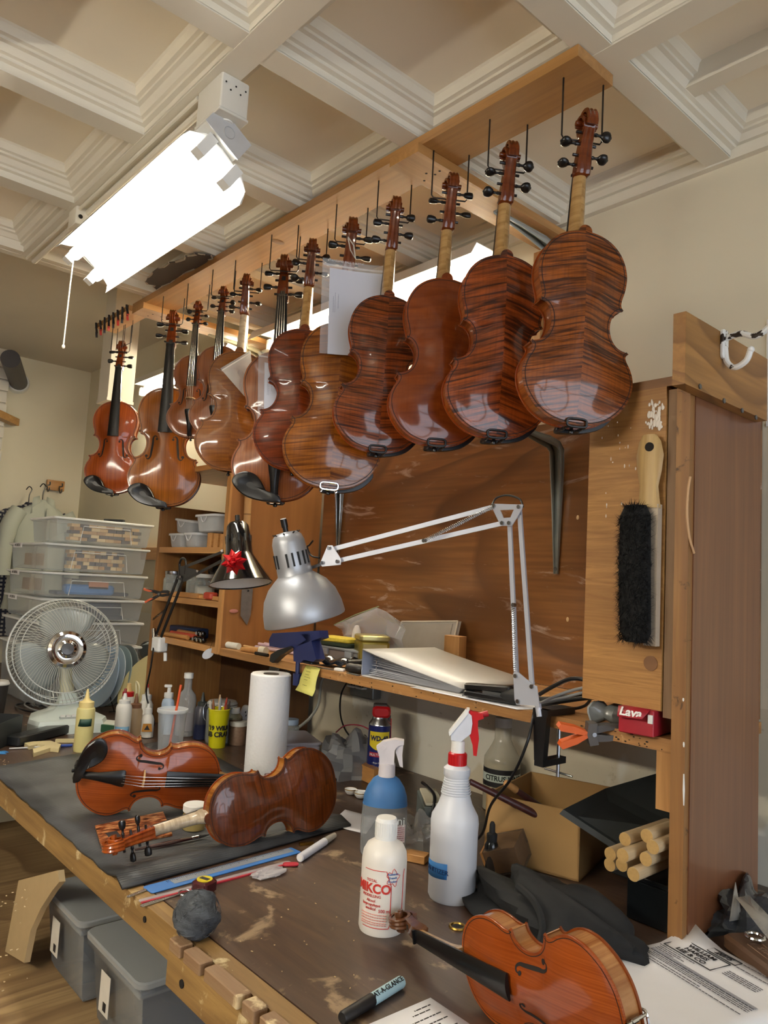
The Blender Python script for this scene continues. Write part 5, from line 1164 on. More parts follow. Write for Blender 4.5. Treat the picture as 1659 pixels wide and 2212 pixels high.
MB(frame((a + c) / 2, c - a, (1, 0, 0))).box((0, 0, 0), ((c - a).length, .032, .004)).build('web', plain('galv2', '9a9d9d', .45, .5), t); MB(frame((a + c) / 2, c - a, (1, 0, 0))).box((0, .016, .01), ((c - a).length, .003, .02)).build('flange', plain('galv2', '9a9d9d', .45, .5), t)
tag(MB().tube(smooth_path([PY(722, 1445, 1.56), PY(695, 1470, 1.56), PY(688, 1520, 1.56), PY(668, 1552, 1.54), PY(640, 1575, 1.52)], 6), .005, 8).build('conduit', plain('conduit_grey', 'a3a49c', .45, .3)), 'grey conduit curving down the wall behind the sticky note', 'conduit')

# ------------------------------------------------------------------ bookcase contents
def tub(c, L, W, Hh, label, rz=0, tilt=0., contents=None):
    M = Matrix.Translation(c) @ RZ(rz) @ Matrix.Rotation(tilt, 4, 'Y'); t = thing('plastic_tub', label, 'container', M=M, group='clear tubs in the bookcase')
    prof = [(.0, .0), (.40, .0), (.43, .004), (.48, Hh), (.5, Hh), (.5, Hh + .003)]
    MB().shell([(r * 2, z) for r, z in prof], 24, None, sx=L / 2, sy=W / 2, power=5.).build('tub', film('tub_film', 'd4d8da', .34, .2), t, world=False, solid=.001)
    MB().lathe([(.0, Hh + .001), (1.0, Hh + .001), (1.02, Hh - .002), (1.04, Hh - .002), (1.04, Hh + .005), (.9, Hh + .006), (.88, Hh + .003), (.0, Hh + .003)], 24, None, sx=L / 2, sy=W / 2, power=5.).build('lid', film('lid_film', 'e2e5e6', .5, .2), t, world=False)
    MB().tube([(-.02 + .04 * k / 8, -W / 2 - .002, Hh - .004 - .018 * math.sin(math.pi * k / 8)) for k in range(9)], .002, 6).build('handle', film('lid_film', 'e2e5e6', .5, .2), t, world=False)
    return t
zs = .637
tub(Vector((-2.525, 1.285, zs)), .115, .12, .045, 'clear lidded tub low on the bookcase upper shelf at its left')
tub(Vector((-2.39, 1.275, zs)), .105, .12, .045, 'clear lidded tub low on the bookcase upper shelf in the middle')
tub(Vector((-2.515, 1.30, zs + .0525)), .12, .12, .045, 'tilted clear tub on top of the left low tub in the bookcase', 6, .10)
tub(Vector((-2.30, 1.29, zs + .0525)), .17, .14, .055, 'largest clear tub on top at the right of the bookcase shelf')
c = Vector((-2.22, 1.30, zs)); t = thing('wood_offcuts', 'stack of wooden boards standing in the right corner of the bookcase shelf', 'wood', c)
for k in range(4): MB().bb(-2.285 + .036 * k, -2.255 + .036 * k, 1.23 + .004 * k, 1.37, zs + .0005, zs + .049 - .002 * k).build('board', M_piney, t)
zs = .463
def jar(c, r, h, label, m, lidm, group='jars in the bookcase', fill=None):
    t = thing('glass_jar', label, 'jar', c, group=group); M = Matrix.Translation(c)
    MB().lathe([(.0, 0), (r * .92, 0), (r, .005), (r, h * .78), (r * .86, h * .86), (r * .84, h)], 20, M).build('glass', m, t); MB().lathe([(.0, h), (r * .9, h), (r * .92, h + .002), (r * .92, h + .012), (r * .85, h + .014), (.0, h + .014)], 20, M).build('lid', lidm, t)
    if fill: MB().lathe([(.0, .003), (r * .9, .003), (r * .92, h * .6), (.0, h * .63)], 16, M).build('contents', fill, t)
    return t
M_glass = film('jar_glass', 'b8c0bc', .32, .06)
jar(Vector((-2.555, 1.25, zs)), .034, .075, 'glass jar with a silver lid at the left of the middle bookcase shelf', M_glass, M_steel, fill=plain('bits_grey', '6d675c', .6, vary=.4, scale=150))
jar(Vector((-2.455, 1.29, zs)), .034, .075, 'glass jar with a pale label behind the black lamp elbow', M_glass, plain('lid_brown', '6a4b30', .5), fill=plain('bits_brown', '5d4632', .6, vary=.4))
jar(Vector((-2.35, 1.27, zs)), .036, .07, 'clear jar of white stuff behind the black lamp arms', M_glass, M_white, fill=plain('bits_white', 'c9c4b4', .7))
c = Vector((-2.33, 1.35, zs + .09)); t = thing('black_gadget', 'black folded gadget lying on boxes in the middle bookcase shelf', 'gadget', c - Vector((0, 0, .012))); MB().rbox(c, (.16, .06, .028), .012, RZ(8)).build('body', M_black, t); MB().cyl(c + Vector((-.09, -.02, .004)), c + Vector((-.04, -.03, .012)), .014, n=14).build('barrel', M_black, t)
tag(MB().rbox(Vector((-2.33, 1.37, zs + .0385)), (.17, .08, .076), .004).build('carton', plain('dark_carton', '4c3a2a', .7)), 'dark carton under the black gadget in the bookcase', 'box')
tag(MB().rbox(Vector((-2.235, 1.232, zs + .013)), (.055, .034, .024), .012).build('red_holder', plain('red_clay', 'a8402c', .45)), 'red rounded plastic holder under the black lamp shade', 'holder')
for k in range(3): tag(MB().bb(-2.60 + .13 * k, -2.48 + .13 * k + .05, SF + .004 + .006 * k, SF + .03, zs + .0005, zs + .013 + .004 * (k % 2)).build('wood_strip', M_pine), '%s short pine strip at the front of the middle bookcase shelf' % nm[k], 'strip', 'pine strips')
zs = ST + .0005
tag(MB().rbox(Vector((-2.50, 1.30, zs + .018)), (.19, .05, .034), .006, RZ(4)).build('blue_case', plain('blue_case', '1f3050', .4)), 'dark blue case lying at the back of the lowest bookcase shelf', 'case')
for k in range(3): tag(MB().cyl(Vector((-2.53 + .02 * k, 1.222 + .016 * k, zs + .008 + .006 * k)), Vector((-2.37 + .02 * k, 1.232 + .016 * k, zs + .008 + .006 * k)), .0075, n=10).build('wooden_tool', (M_pine, plain('red_tool', 'a5402c', .5), plain('tan_tool', '9c6a3c', .5))[k]), ('pine handled tool lying on the lowest bookcase shelf', 'reddish handled tool lying on the lowest bookcase shelf', 'tan handled tool lying on the lowest bookcase shelf')[k], 'tool')
for k in range(5):
    c = Vector((-2.31 + .028 * (k % 3), 1.228 + .012 * (k // 3), zs + .010 + .018 * (k // 3))); t = thing('black_peg_knob', '%s glossy black and silver knob in the pile on the lowest bookcase shelf' % nm[k], 'knob', c, group='black knobs'); MB().ell(c, (.010, .010, .010), n=12, m=8).build('ball', plain('gloss_black', '0a0a0a', .08), t); MB().cyl(c + Vector((0, -.0085, 0)), c + Vector((0, -.011, 0)), .006, n=12).build('disc', M_chrome, t)
for k in range(2): tag(MB().ell(Vector((-2.25 + .05 * k, 1.33, zs + .02 + .0)), (.024, .02, .02)).build('wood_spool', plain('spool_tan', '8f7440', .5)), ('left tan wooden ball behind the black knobs', 'right tan wooden ball behind the black knobs')[k], 'ball')
# ------------------------------------------------------------------ violins lying on the bench
def pose(y, z, T):
    y = Vector(y).normalized(); z = Vector(z); z = (z - y * y.dot(z)).normalized(); x = y.cross(z)
    return Matrix(((x.x, y.x, z.x, T[0]), (x.y, y.y, z.y, T[1]), (x.z, y.z, z.z, T[2]), (0, 0, 0, 1)))
violin('violin with chin rest and strings lying on its side on the mat, belly showing', pose((.3602, .9301, -.0719), (.9238, -.3664, -.1115), (-1.6952, .6392, .1067)), .87, back=2, top=4, rib=1, pegs=1, strings=True, chin=True)
violin('violin lying on its side on the mat with its dark amber back to the viewer', pose((-.0838, -.9876, -.1328), (-.9854, .1019, -.1367), (-1.3148, 1.0633, .1110)), .83, back=7, top=0, rib=1, pegs=1, neck=M_neckpale, scrollm=flame('scroll_amber', '7a2f0c', 'a8541c', 60., .1, (.3, .7), .25))
violin('violin without pegs or strings in the right foreground, orange belly showing', pose((-.978, .1581, -.1359), (-.146, -.9847, -.0949), (-.4272, .7857, .0960)), .77, back=2, top=4, rib=2, pegsin=False, chin=True, chrome=True, scrollm=flame('scroll_brown', '4a2a18', '6d4426', 60., .1, (.3, .7), .3))

# ------------------------------------------------------------------ bottles and cups
def TH(name, label, cat, px, py, group=None, z=0., y=None):
    c = PZ(px, py, z)
    if y is not None: q = PY(px, 1500, y); c = Vector((q.x, y, z))
    return thing(name, label, cat, c, group=group), c
def L_(t, c, name, prof, m, n=24, rot=None, **k):
    M = Matrix.Translation(c) @ (rot if rot else Matrix.Identity(4)); return MB().lathe(prof, n, M, **k).build(name, m, t)
def facing(c, deg=0.):
    """matrix at c: x to the right as seen from the camera, y up, z towards the camera"""
    d = CAM - c; d.z = 0; d.normalize(); d = Matrix.Rotation(math.radians(deg), 3, 'Z') @ d; x = Vector((0, 0, 1)).cross(d); return frame((0, 0, 0), x, (0, 0, 1))
M_hdpe = plain('milky_hdpe', 'd5d3cc', .4, vary=.03); M_cream = plain('cream_squeeze', 'd9cf8e', .4, vary=.04)
# yellow squeeze bottle
t, c = TH('squeeze_bottle', 'pale yellow squeeze bottle with dark green tape standing left of the violin', 'bottle', 178, 1622); r = .0265
L_(t, c, 'body', [(0, 0), (r * .95, 0), (r, .004), (r, .12), (r * .96, .126), (r * .82, .129)], M_cream); L_(t, c, 'cap', [(r * .82, .129), (r * .82, .145), (.012, .149), (.007, .156), (.003, .182), (0, .183)], plain('cream_cap', 'dcc988', .4))
F = facing(c); b = MB(); g = []
for i in range(9):
    a = -.75 + 1.5 * i / 8; lo, hi = .078 + .0 * i, .098 - (.020 if i == 0 else 0); g.append([F @ Vector((math.sin(a) * (r + .0006), .076, math.cos(a) * (r + .0006))), F @ Vector((math.sin(a) * (r + .0006), hi, math.cos(a) * (r + .0006)))])
MB().grid(g).build('tape', plain('green_tape', '20443a', .5), t, world=False, solid=.0003)
# white squeeze bottle, red tip, blue tape
t, c = TH('squeeze_bottle', 'milky squeeze bottle with a red tip and blue tape behind the violin', 'bottle', 262, 1600); r = .025
L_(t, c, 'body', [(0, 0), (r, .002), (r, .105), (r * .9, .113), (r * .72, .118)], M_hdpe); L_(t, c, 'spout', [(r * .72, .118), (r * .72, .128), (.009, .131), (.0045, .15), (.003, .152)], plain('clear_spout', 'd8d8d4', .3), 16); L_(t, c, 'tip', [(.004, .150), (.0042, .162), (.003, .165), (0, .165)], plain('dark_red_tip', '7c1f22', .4), 12)
F = facing(c); MB().grid([[F @ Vector((math.sin(a) * (r + .0006), h, math.cos(a) * (r + .0006))) for h in (.022, .048)] for a in np.linspace(-1.1, .9, 9)]).build('tape', plain('blue_tape', '6f9cbc', .6), t, world=False, solid=.0003)
t, c = TH('glue_bottle', 'tan glue squeeze bottle with a brown pointed tip behind the milky bottle', 'bottle', 288, 1592); r = .023
L_(t, c, 'body', [(0, 0), (r, .002), (r, .085), (r * .8, .095)], plain('tan_glue', 'a58d6c', .45)); L_(t, c, 'spout', [(r * .8, .095), (r * .8, .107), (.008, .111), (.004, .14), (0, .142)], plain('brown_tip', '7a5236', .45), 14)
t, c = TH('glue_bottle', 'small white glue bottle with a triangular orange label beside the cup', 'bottle', 316, 1592); r = .025
L_(t, c, 'body', [(0, 0), (r, .002), (r, .058), (r * .8, .07), (r * .5, .076)], M_hdpe, sx=1., sy=.8); L_(t, c, 'cap', [(r * .5, .076), (r * .5, .092), (.006, .096), (.004, .108), (0, .109)], M_white, 16)
F = facing(c); MB(F).prism([(-.017, .022, .0255), (.017, .022, .0255), (.013, .048, .0255), (-.013, .048, .0255)], (0, 0, .0008)).build('label', plain('label_amber', 'b07a2c', .5), t, world=False); MB(F).prism([(-.009, .028, .0264), (.009, .028, .0264), (0, .044, .0264)], (0, 0, .0006)).build('emblem', M_ink, t, world=False)
t, c = TH('glue_bottle', 'white glue bottle with a red nozzle behind the small labelled bottle', 'bottle', 312, 1568); r = .024
L_(t, c, 'body', [(0, 0), (r, .002), (r, .075), (r * .7, .09)], M_hdpe); L_(t, c, 'collar', [(r * .7, .09), (r * .72, .108), (.008, .112)], M_white, 16); L_(t, c, 'nozzle', [(.008, .112), (.0035, .135)], M_hdpe, 12); L_(t, c, 'tip', [(.004, .134), (.0035, .146), (0, .147)], M_red, 10)
t, c = TH('superglue_bottle', 'glue bottle with a thick red cap ring and amber nozzle near the fan', 'bottle', 272, 1560); r = .024
L_(t, c, 'body', [(0, 0), (r, .002), (r, .085), (r * .8, .092)], M_hdpe); L_(t, c, 'cap_ring', [(r * .8, .092), (r * .85, .094), (r * .85, .108), (r * .6, .11)], M_red, 20); L_(t, c, 'nozzle', [(.013, .110), (.009, .125), (.007, .138), (0, .139)], plain('amber_nozzle', 'd8b87a', .4), 14)
t, c = TH('handle_loop', 'cream plastic handle loop standing among the glue bottles', 'handle', 290, 1560); MB().tube(smooth_path([c + Vector(v) for v in ((0, 0, 0), (0, 0, .09), (-.012, .0, .135), (-.005, .0, .142), (.018, 0, .128), (.020, 0, .10), (.012, 0, .07))], 5), .0035, 8).build('loop', plain('cream_handle', 'd6cfa8', .4), t)
# pump bottle, glass bottle, blue-black squeeze bottle
t, c = TH('pump_bottle', 'pale blue pump bottle standing behind the clear cup', 'bottle', 358, 1585); r = .026
L_(t, c, 'body', [(0, 0), (r, .002), (r, .10), (r * .9, .112), (r * .55, .12)], plain('pale_blue_liquid', 'a9bcd2', .3), sx=1.1, sy=.75); L_(t, c, 'collar', [(r * .55, .12), (r * .6, .122), (r * .6, .137), (.007, .139), (.006, .155)], M_white, 16); F = facing(c)
MB(F).rbox((-.004, .160, 0), (.026, .009, .014), .004).build('pump_head', M_white, t, world=False)
t, c = TH('glass_bottle', 'tall clear glass bottle with a white cap behind the cup and straw', 'bottle', 398, 1588); r = .036
L_(t, c, 'glass', [(0, 0), (r, .002), (r, .118), (r * .88, .136), (r * .45, .152), (r * .40, .158), (r * .40, .19)], film('bottle_glass', 'aeb2b4', .42, .05), sx=1., sy=.85); L_(t, c, 'cap', [(r * .42, .19), (r * .44, .191), (r * .44, .208), (0, .209)], M_white, 18); L_(t, c, 'label', [(r + .0005, .02), (r + .0006, .08)], film('frost_label', 'b9b4b8', .5), sx=1., sy=.85)
t, c = TH('squeeze_bottle', 'dark blue-black squeeze bottle with a pointed black spout by the yellow cup', 'bottle', 432, 1596); r = .024
L_(t, c, 'body', [(0, 0), (r, .002), (r, .05)], plain('navy_liquid', '1c2340', .35)); L_(t, c, 'upper_body', [(r, .05), (r, .098), (r * .75, .108)], plain('smoky_bottle', '3a3a44', .35)); L_(t, c, 'spout', [(r * .7, .108), (r * .7, .12), (.008, .124), (.003, .152), (0, .153)], plain('dark_spout', '2d3230', .4), 14)
# clear cup with orange straw
t, c = TH('plastic_cup', 'clear plastic cup with a lid and orange straw behind the violin', 'cup', 366, 1628)
L_(t, c, 'cup', [(0, .002), (.033, .002), (.0345, .0), (.037, .035), (.0425, .124), (.044, .126)], film('cup_plastic', 'd2d6da', .26, .12), 32); L_(t, c, 'lid', [(.0455, .124), (.047, .127), (.046, .134), (.041, .135), (.039, .128), (0, .128)], film('cup_lid', 'dfe3e6', .42, .12), 32)
F = facing(c); MB(F).tube([(-.004, .003, 0), (.018, .205, -.004)], .0037, 10).build('straw', plain('orange_straw', 'd8562a', .35), t, world=False)
# yellow cup of tools
t, c = TH('printed_cup', 'yellow plastic cup with black lettering holding pens and tools', 'cup', 468, 1614); M_ycup = plain('cup_yellow', 'c9c414', .35, vary=.03); K = .92
MB().shell([(0, .001), (.028 * K, .001), (.0365 * K, .118), (.0378 * K, .119), (.0378 * K, .122)], 32, Matrix.Translation(c)).build('cup', M_ycup, t, solid=.0015)
F = facing(c, 0.)
def bent(s, size, h, r, dx, bold=.0009): text(s, size, M_ink, t, F @ Matrix.Translation((0, h, 0)) @ Matrix.Rotation(dx / r, 4, 'Y') @ Matrix.Translation((0, 0, r)), 'lettering', bend=r, ext=.0006, bold=bold)
bent("'19 WILM", .019, .064, .0304, .004); bent('PUB CRAWL', .021, .044, .0291, .004)
c1 = c + Vector((0, 0, 0))
cols = ('7d4a32', '3a2a22', '96321f', 'c9b08a', '2b2b2e', 'b9b4ac', '8a5a3a', 'a0a4a8')
for k in range(8):
    a = 2 * math.pi * k / 8 + .3; p0 = c + Vector((.012 * math.cos(a), .012 * math.sin(a), .005)); p1 = c + Vector((.031 * math.cos(a), .031 * math.sin(a), .138 + .022 * ((k * 5) % 4) / 3))
    tag(MB().tube([p0, p0.lerp(p1, .6), p0.lerp(p1, .9), p1], [.003, .0034, .0042, .002], 8).build('hand_tool', plain('tool_%s' % cols[k], cols[k], .45)), '%s tool handle sticking up from the yellow cup, counted around its rim' % nm[k], 'tool', 'tools in the yellow cup')
# storage jar, small bottles, white lidded jar, power strip
t, c = TH('clip_top_jar', 'large clip-top glass jar standing behind the yellow cup', 'jar', 482, 1585, y=1.30); r = .05
L_(t, c, 'glass', [(0, 0), (r * .95, 0), (r, .008), (r, .10), (r * .92, .112)], film('jar_glass', 'b8c0bc', .32, .06), 28); L_(t, c, 'contents', [(0, .004), (r * .93, .004), (r * .93, .07), (0, .072)], plain('jar_powder', 'b4b0a8', .8)); L_(t, c, 'lid', [(r * .95, .114), (r, .118), (r, .126), (r * .9, .132), (0, .134)], film('lid_glass', 'c9ccc8', .6, .1), 28)
for h in (.113, .122): MB().tube([c + Vector((r * 1.02 * math.cos(a), r * 1.02 * math.sin(a), h)) for a in np.linspace(0, 2 * math.pi, 24, False)], .0016, 6, True).build('wire', M_steel, t)
F = facing(c); MB(F).tube([(-.052, .125, .01), (-.06, .11, .02), (-.058, .08, .02), (-.05, .07, .02)], .0016, 6).build('clip', M_steel, t, world=False)
for k, (px, py, h, lab) in enumerate(((493, 1590, .118, 'small bottle with a yellow label and white cap behind the yellow cup'), (511, 1590, .115, 'small bottle with a brown label and white cap behind the paper towels'))):
    t, c = TH('small_bottle', lab, 'bottle', px, py, y=1.345 - .02 * k); r = .019 + .006 * k
    L_(t, c, 'body', [(0, 0), (r, .001), (r, h - .03), (r * .6, h - .018), (r * .55, h - .016)], film('brown_glass', '8d8a70', .6, .1)); L_(t, c, 'label', [(r + .0004, .02), (r + .0004, h - .036)], plain(('label_yellow', 'label_brown')[k], ('c9be3a', '4a3520')[k], .5)); L_(t, c, 'cap', [(r * .62, h - .018), (r * .62, h), (0, h + .001)], M_white, 16)
t, c = TH('lidded_jar', 'short jar of brown grains with a white lid left of the paper towels', 'jar', 520, 1600, y=1.33); r = .03
L_(t, c, 'glass', [(0, 0), (r, .001), (r, .055), (r * .9, .06)], plain('grains', '6d5440', .5, vary=.4, scale=140)); L_(t, c, 'lid', [(r * .95, .06), (r * .98, .074), (0, .076)], plain('jar_lid_white', 'd2d0c8', .4), 24)
t, c = TH('power_strip', 'white power strip standing aslant beside the paper towels', 'power strip', 515, 1594); F = facing(c)
Mp = F @ Matrix.Translation((.012, .052, .0)) @ Matrix.Rotation(-.32, 4, 'Z'); MB(Mp).rbox((0, 0, 0), (.045, .115, .02), .012).build('body', M_white, t, world=False)
for k in range(3):
    for dx, dy in ((-.006, .004), (.006, .004), (0, -.006)): MB(Mp).box((dx, -.036 + .034 * k + dy, .0102), (.003, .006, .0008)).build('socket_slot', M_dark, t, world=False)
# paper towel roll
t, c = TH('paper_towel_roll', 'white paper towel roll standing upright behind the violins', 'paper towel', 570, 1688); R1 = .055
M_tow = NT('quilted_paper'); _w = M_tow.n('ShaderNodeTexVoronoi'); _w.inputs['Scale'].default_value = 130; M_tow.l(M_tow.coord(), _w.inputs[0]); M_tow.set(Base_Color=srgb('e6e6e6'), Roughness=.85); M_tow.bump(_w.outputs['Distance'], .35, .0015); M_tow = M_tow.m
Mt = Matrix.Translation(c + Vector((0, 0, .0085)))
MB().shell([(.021, .277), (R1 - .004, .280), (R1, .276), (R1 + .0005, .14), (R1, .003), (R1 - .004, 0), (.021, .0)], 44, Mt).build('paper', M_tow, t); MB().shell([(.021, .0), (.021, .279), (.0195, .279), (.0195, .0)], 28, Mt).build('core', plain('core_brown', '5e5348', .8), t)

# oil spray can
t, c = TH('spray_can', 'blue and yellow oil spray can with a red cap against the wall', 'can', 815, 1682); M_can = plain('can_blue', '1b2566', .3, .2); r = .0325
L_(t, c, 'body', [(0, 0), (r, .002), (r, .150)], M_can); L_(t, c, 'shoulder', [(r, .150), (r * .98, .154), (r * .72, .166), (r * .68, .172)], M_steel)
F = facing(c); 
g = [[F @ Vector((math.sin(a) * (r + .0005), h, math.cos(a) * (r + .0005))) for h in (.098, .128, .1345)] for a in np.linspace(-.95, .95, 13)]
for i, a in enumerate(np.linspace(-.95, .95, 13)): g[i][0] = F @ Vector((math.sin(a) * (r + .0005), .098 - .014 * math.cos(a * 1.55), math.cos(a) * (r + .0005)))
MB().grid(g).build('shield', plain('can_yellow', 'd8c324', .4), t, world=False)
text('WD-40', .0185, plain('navy_ink', '141a40', .5), t, F @ Matrix.Translation((0, .116, r + .0008)), 'lettering', bend=r + .0008, ext=.0004, bold=.0008, sx=.92)
MB().grid([[F @ Vector((math.sin(a) * (r + .0005), h, math.cos(a) * (r + .0005))) for h in (.066, .078)] for a in np.linspace(-.9, .6, 9)]).build('red_band', plain('can_red', 'a8283a', .4), t, world=False)
text('MULTI-USE', .009, M_white, t, F @ Matrix.Translation((-.005, .072, r + .001)), 'lettering', bend=r + .001, ext=.0004)
for k in range(4): text('- ' + ('Stops Squeaks', 'Removes & Protects', 'Loosens Parts', 'Frees Mechanisms')[k], .006, M_white, t, F @ Matrix.Translation((0, .05 - .010 * k, r + .0008)), 'lettering', bend=r + .0008, ext=.0003)
MB(F).rbox((.002, .187, 0), (.052, .032, .044), .012).build('cap', M_red, t, world=False); MB(F).rbox((-.002, .203, 0), (.040, .010, .030), .010).build('trigger', plain('cap_dark', '4d4744', .5), t, world=False); MB(F).box((.026, .160, .0), (.006, .034, .006)).build('straw_holder', plain('cap_dark', '4d4744', .5), t, world=False); MB(F).cyl((.0335, .06, .01), (.030, .17, .01), .0013, n=6).build('straw', M_red, t, world=False)

# blue-topped clear spray bottle
t, c = TH('spray_bottle', 'clear spray bottle with blue liquid top band and white trigger head', 'bottle', 826, 1846); K = 1.0
F = facing(c); sxy = dict(sx=1., sy=.72)
Mo = Matrix.Translation(c) @ F.to_3x3().to_4x4() @ Matrix.Rotation(-math.pi / 2, 4, 'X')
MB().lathe([(0, 0), (.044, .001), (.0465, .006), (.0475, .05), (.046, .100)], 32, Mo, **sxy).build('lower_body', film('spray_clear', 'a9b0b4', .30, .06), t)
MB().lathe([(.046, .1), (.044, .118), (.038, .135), (.027, .151), (.0165, .158)], 32, Mo, **sxy).build('blue_sleeve', plain('blue_sleeve', '3d70a8', .5, vary=.1), t)
MB(F).cyl((0, .156, 0), (0, .182, 0), .0175, .0165, 20).build('collar', plain('head_white', 'd9d4d8', .4), t, world=False)
MB(F).prism([(x, y, -.011) for x, y in ((-.016, .18), (-.017, .196), (-.024, .214), (-.010, .226), (.014, .232), (.032, .230), (.032, .222), (.020, .220), (.014, .21), (.014, .18))], (0, 0, .022)).build('trigger_head', plain('head_white', 'd9d4d8', .4), t, world=False)
MB(F).prism([(x, y, -.006) for x, y in ((.019, .222), (.031, .224), (.030, .20), (.0325, .176), (.026, .178), (.020, .195), (.016, .206))], (0, 0, .012)).build('trigger', plain('head_white', 'd9d4d8', .4), t, world=False)
MB(F).cyl((-.010, .214, .011), (-.010, .214, .013), .005, n=14).build('pivot', plain('head_white', 'd9d4d8', .4), t, world=False)
text('.bonj', .022, plain('pale_print', 'cdd3d8', .5), t, F @ Matrix.Translation((.020, .078, .0345)), 'lettering', sx=1., ext=.0005)
MB(F).box((.030, .052, .0315), (.028, .034, .0008), Matrix.Rotation(.42, 4, 'Y')).build('label', plain('label_pinkish', 'd4c8cc', .6), t, world=False); scribble([(-.012, .012, .012 - .004 * k) for k in range(7)], F @ Matrix.Translation((.030, .052, .0322)) @ Matrix.Rotation(.42, 4, 'Y'), plain('pink_ink', 'a0606c', .6), t, 'print', .0012)

# big white sanitiser spray bottle
t, c = TH('spray_bottle', 'large white spray bottle with red and white trigger head and blue tape', 'bottle', 975, 1937); r = .0425
L_(t, c, 'body', [(0, 0), (r * .93, 0), (r, .006), (r, .115), (r * 1.02, .13), (r * .98, .142), (r * .72, .162), (r * .60, .178), (r * .52, .196), (r * .50, .208), (r * .56, .212), (r * .57, .224), (r * .40, .230)], plain('white_hdpe', 'cfd2d8', .38, vary=.02), 36)
for k in range(7): MB().tube([c + Vector(((r * .51 + .0008 * k) * math.cos(a), (r * .51 + .0008 * k) * math.sin(a), .206 - .0042 * k)) for a in np.linspace(0, 2 * math.pi, 24, False)], .0012, 5, True).build('grip_ring', plain('white_hdpe', 'cfd2d8', .38), t)
F = facing(c)
L_(t, c, 'cap_ring', [(.0145, .228), (.0165, .230), (.0165, .250), (.0145, .252)], M_red, 28); L_(t, c, 'neck', [(.0125, .250), (.0122, .272), (.006, .275)], M_white, 20)
for k in range(20): a = 2 * math.pi * k / 20; MB().box(c + Vector((.0165 * math.cos(a), .0165 * math.sin(a), .240)), (.0014, .0022, .018), Matrix.Rotation(a, 4, 'Z')).build('cap_rib', M_red, t)
MB(F).prism([(x, y, -.010) for x, y in ((-.014, .283), (-.013, .274), (.004, .272), (.022, .288), (.024, .306), (.022, .320), (.014, .326), (.012, .322))], (0, 0, .020)).build('head_body', plain('head_pale', 'ccd0da', .35), t, world=False)
MB(F).prism([(x, y, -.012) for x, y in ((-.018, .288), (-.016, .281), (.014, .321), (.018, .331), (.013, .331))], (0, 0, .024)).build('head_top', M_white, t, world=False)
MB(F).prism([(x, y, -.008) for x, y in ((.012, .331), (.024, .326), (.042, .324), (.044, .316), (.034, .312), (.034, .300), (.037, .28), (.034, .249), (.028, .250), (.026, .268), (.020, .284), (.022, .306), (.012, .318))], (0, 0, .016)).build('trigger', M_red, t, world=False)
MB(F).cyl((.036, .320, 0), (.052, .325, 0), .0055, n=14).build('nozzle', plain('nozzle_red', '9c2028', .35), t, world=False); MB(F).cyl((.014, .324, .009), (.014, .324, .0105), .003, n=10).build('pivot', M_white, t, world=False)
MB().grid([[F @ Vector((math.sin(a) * (r + .0005), h + .004 * math.sin(a), math.cos(a) * (r + .0005))) for h in (.044, .070)] for a in np.linspace(-1.55, -.22, 9)]).build('tape', plain('blue_tape_deep', '2f74b4', .6), t, world=False, solid=.0003)
text('SANITIZER', .0115, plain('pen_blue', '1d3f6e', .6), t, F @ Matrix.Translation((0, .054, 0)) @ Matrix.Rotation(-.78, 4, 'Y') @ Matrix.Translation((0, 0, r + .0012)), 'lettering', bend=r + .0012, ext=.0004)
# solvent bottle
t, c = TH('solvent_bottle', 'white plastic bottle with red printing standing on the bench front', 'bottle', 823, 2004); r = .0365
L_(t, c, 'body', [(0, 0), (r * .95, 0), (r, .005), (r, .108), (r * .96, .120), (r * .8, .131), (r * .5, .138), (r * .46, .141)], plain('bottle_white', 'e2ddd4', .35, vary=.02), 36); L_(t, c, 'cap', [(.0175, .139), (.018, .141), (.0172, .169), (.0155, .172), (0, .1725)], M_white, 28)
for k in range(28): a = 2 * math.pi * k / 28; MB().box(c + Vector((.0176 * math.cos(a), .0176 * math.sin(a), .155)), (.0012, .0016, .022), Matrix.Rotation(a, 4, 'Z')).build('cap_rib', M_white, t)
F = facing(c); M_rink = plain('red_ink', 'c2352c', .5); rr = r + .0006
def cylpt(a, h, q=rr): return F @ Vector((math.sin(a) * q, h, math.cos(a) * q))
fr_pts = [cylpt(a, .100 - .0 * a) for a in np.linspace(-.9, .12, 10)] + [cylpt(.35, .078 - .0 * k) for k in range(1)] + [cylpt(.36, h) for h in np.linspace(.07, .02, 6)] + [cylpt(a, .014) for a in np.linspace(.30, -.9, 10)]
MB().tube(fr_pts, .0006, 4).build('print_frame', M_rink, t, world=False)
MB().tube([cylpt(1.05, .10), cylpt(1.0, .09), cylpt(1.0, .02), cylpt(1.05, .014)], .0006, 4).build('print_frame', M_rink, t, world=False)
text('MIKCO', .0195, M_rink, t, F @ Matrix.Translation((0, .072, 0)) @ Matrix.Rotation(-.50, 4, 'Y') @ Matrix.Translation((0, 0, rr)), 'lettering', bend=rr, ext=.0004, bold=.0006)
text('500 ml', .007, M_rink, t, F @ Matrix.Translation((0, .040, 0)) @ Matrix.Rotation(.10, 4, 'Y') @ Matrix.Translation((0, 0, rr)), 'lettering', bend=rr, ext=.0003)
for k, (s_, h) in enumerate((('TOTAL', .084), ('MODELLING', .061), ('Alcool', .054), ('Isopropylique', .048), ('medical', .042))): text(s_, .006, M_rink, t, F @ Matrix.Translation((0, h, 0)) @ Matrix.Rotation(-.52, 4, 'Y') @ Matrix.Translation((0, 0, rr)), 'lettering', bend=rr, ext=.0003)
b = MB()
for h in (.034, .030, .026, .022, .019):
    for a in np.arange(-.95, .2, .11): b.box(cylpt(a, h, rr), (.003, .003, .0007), None)
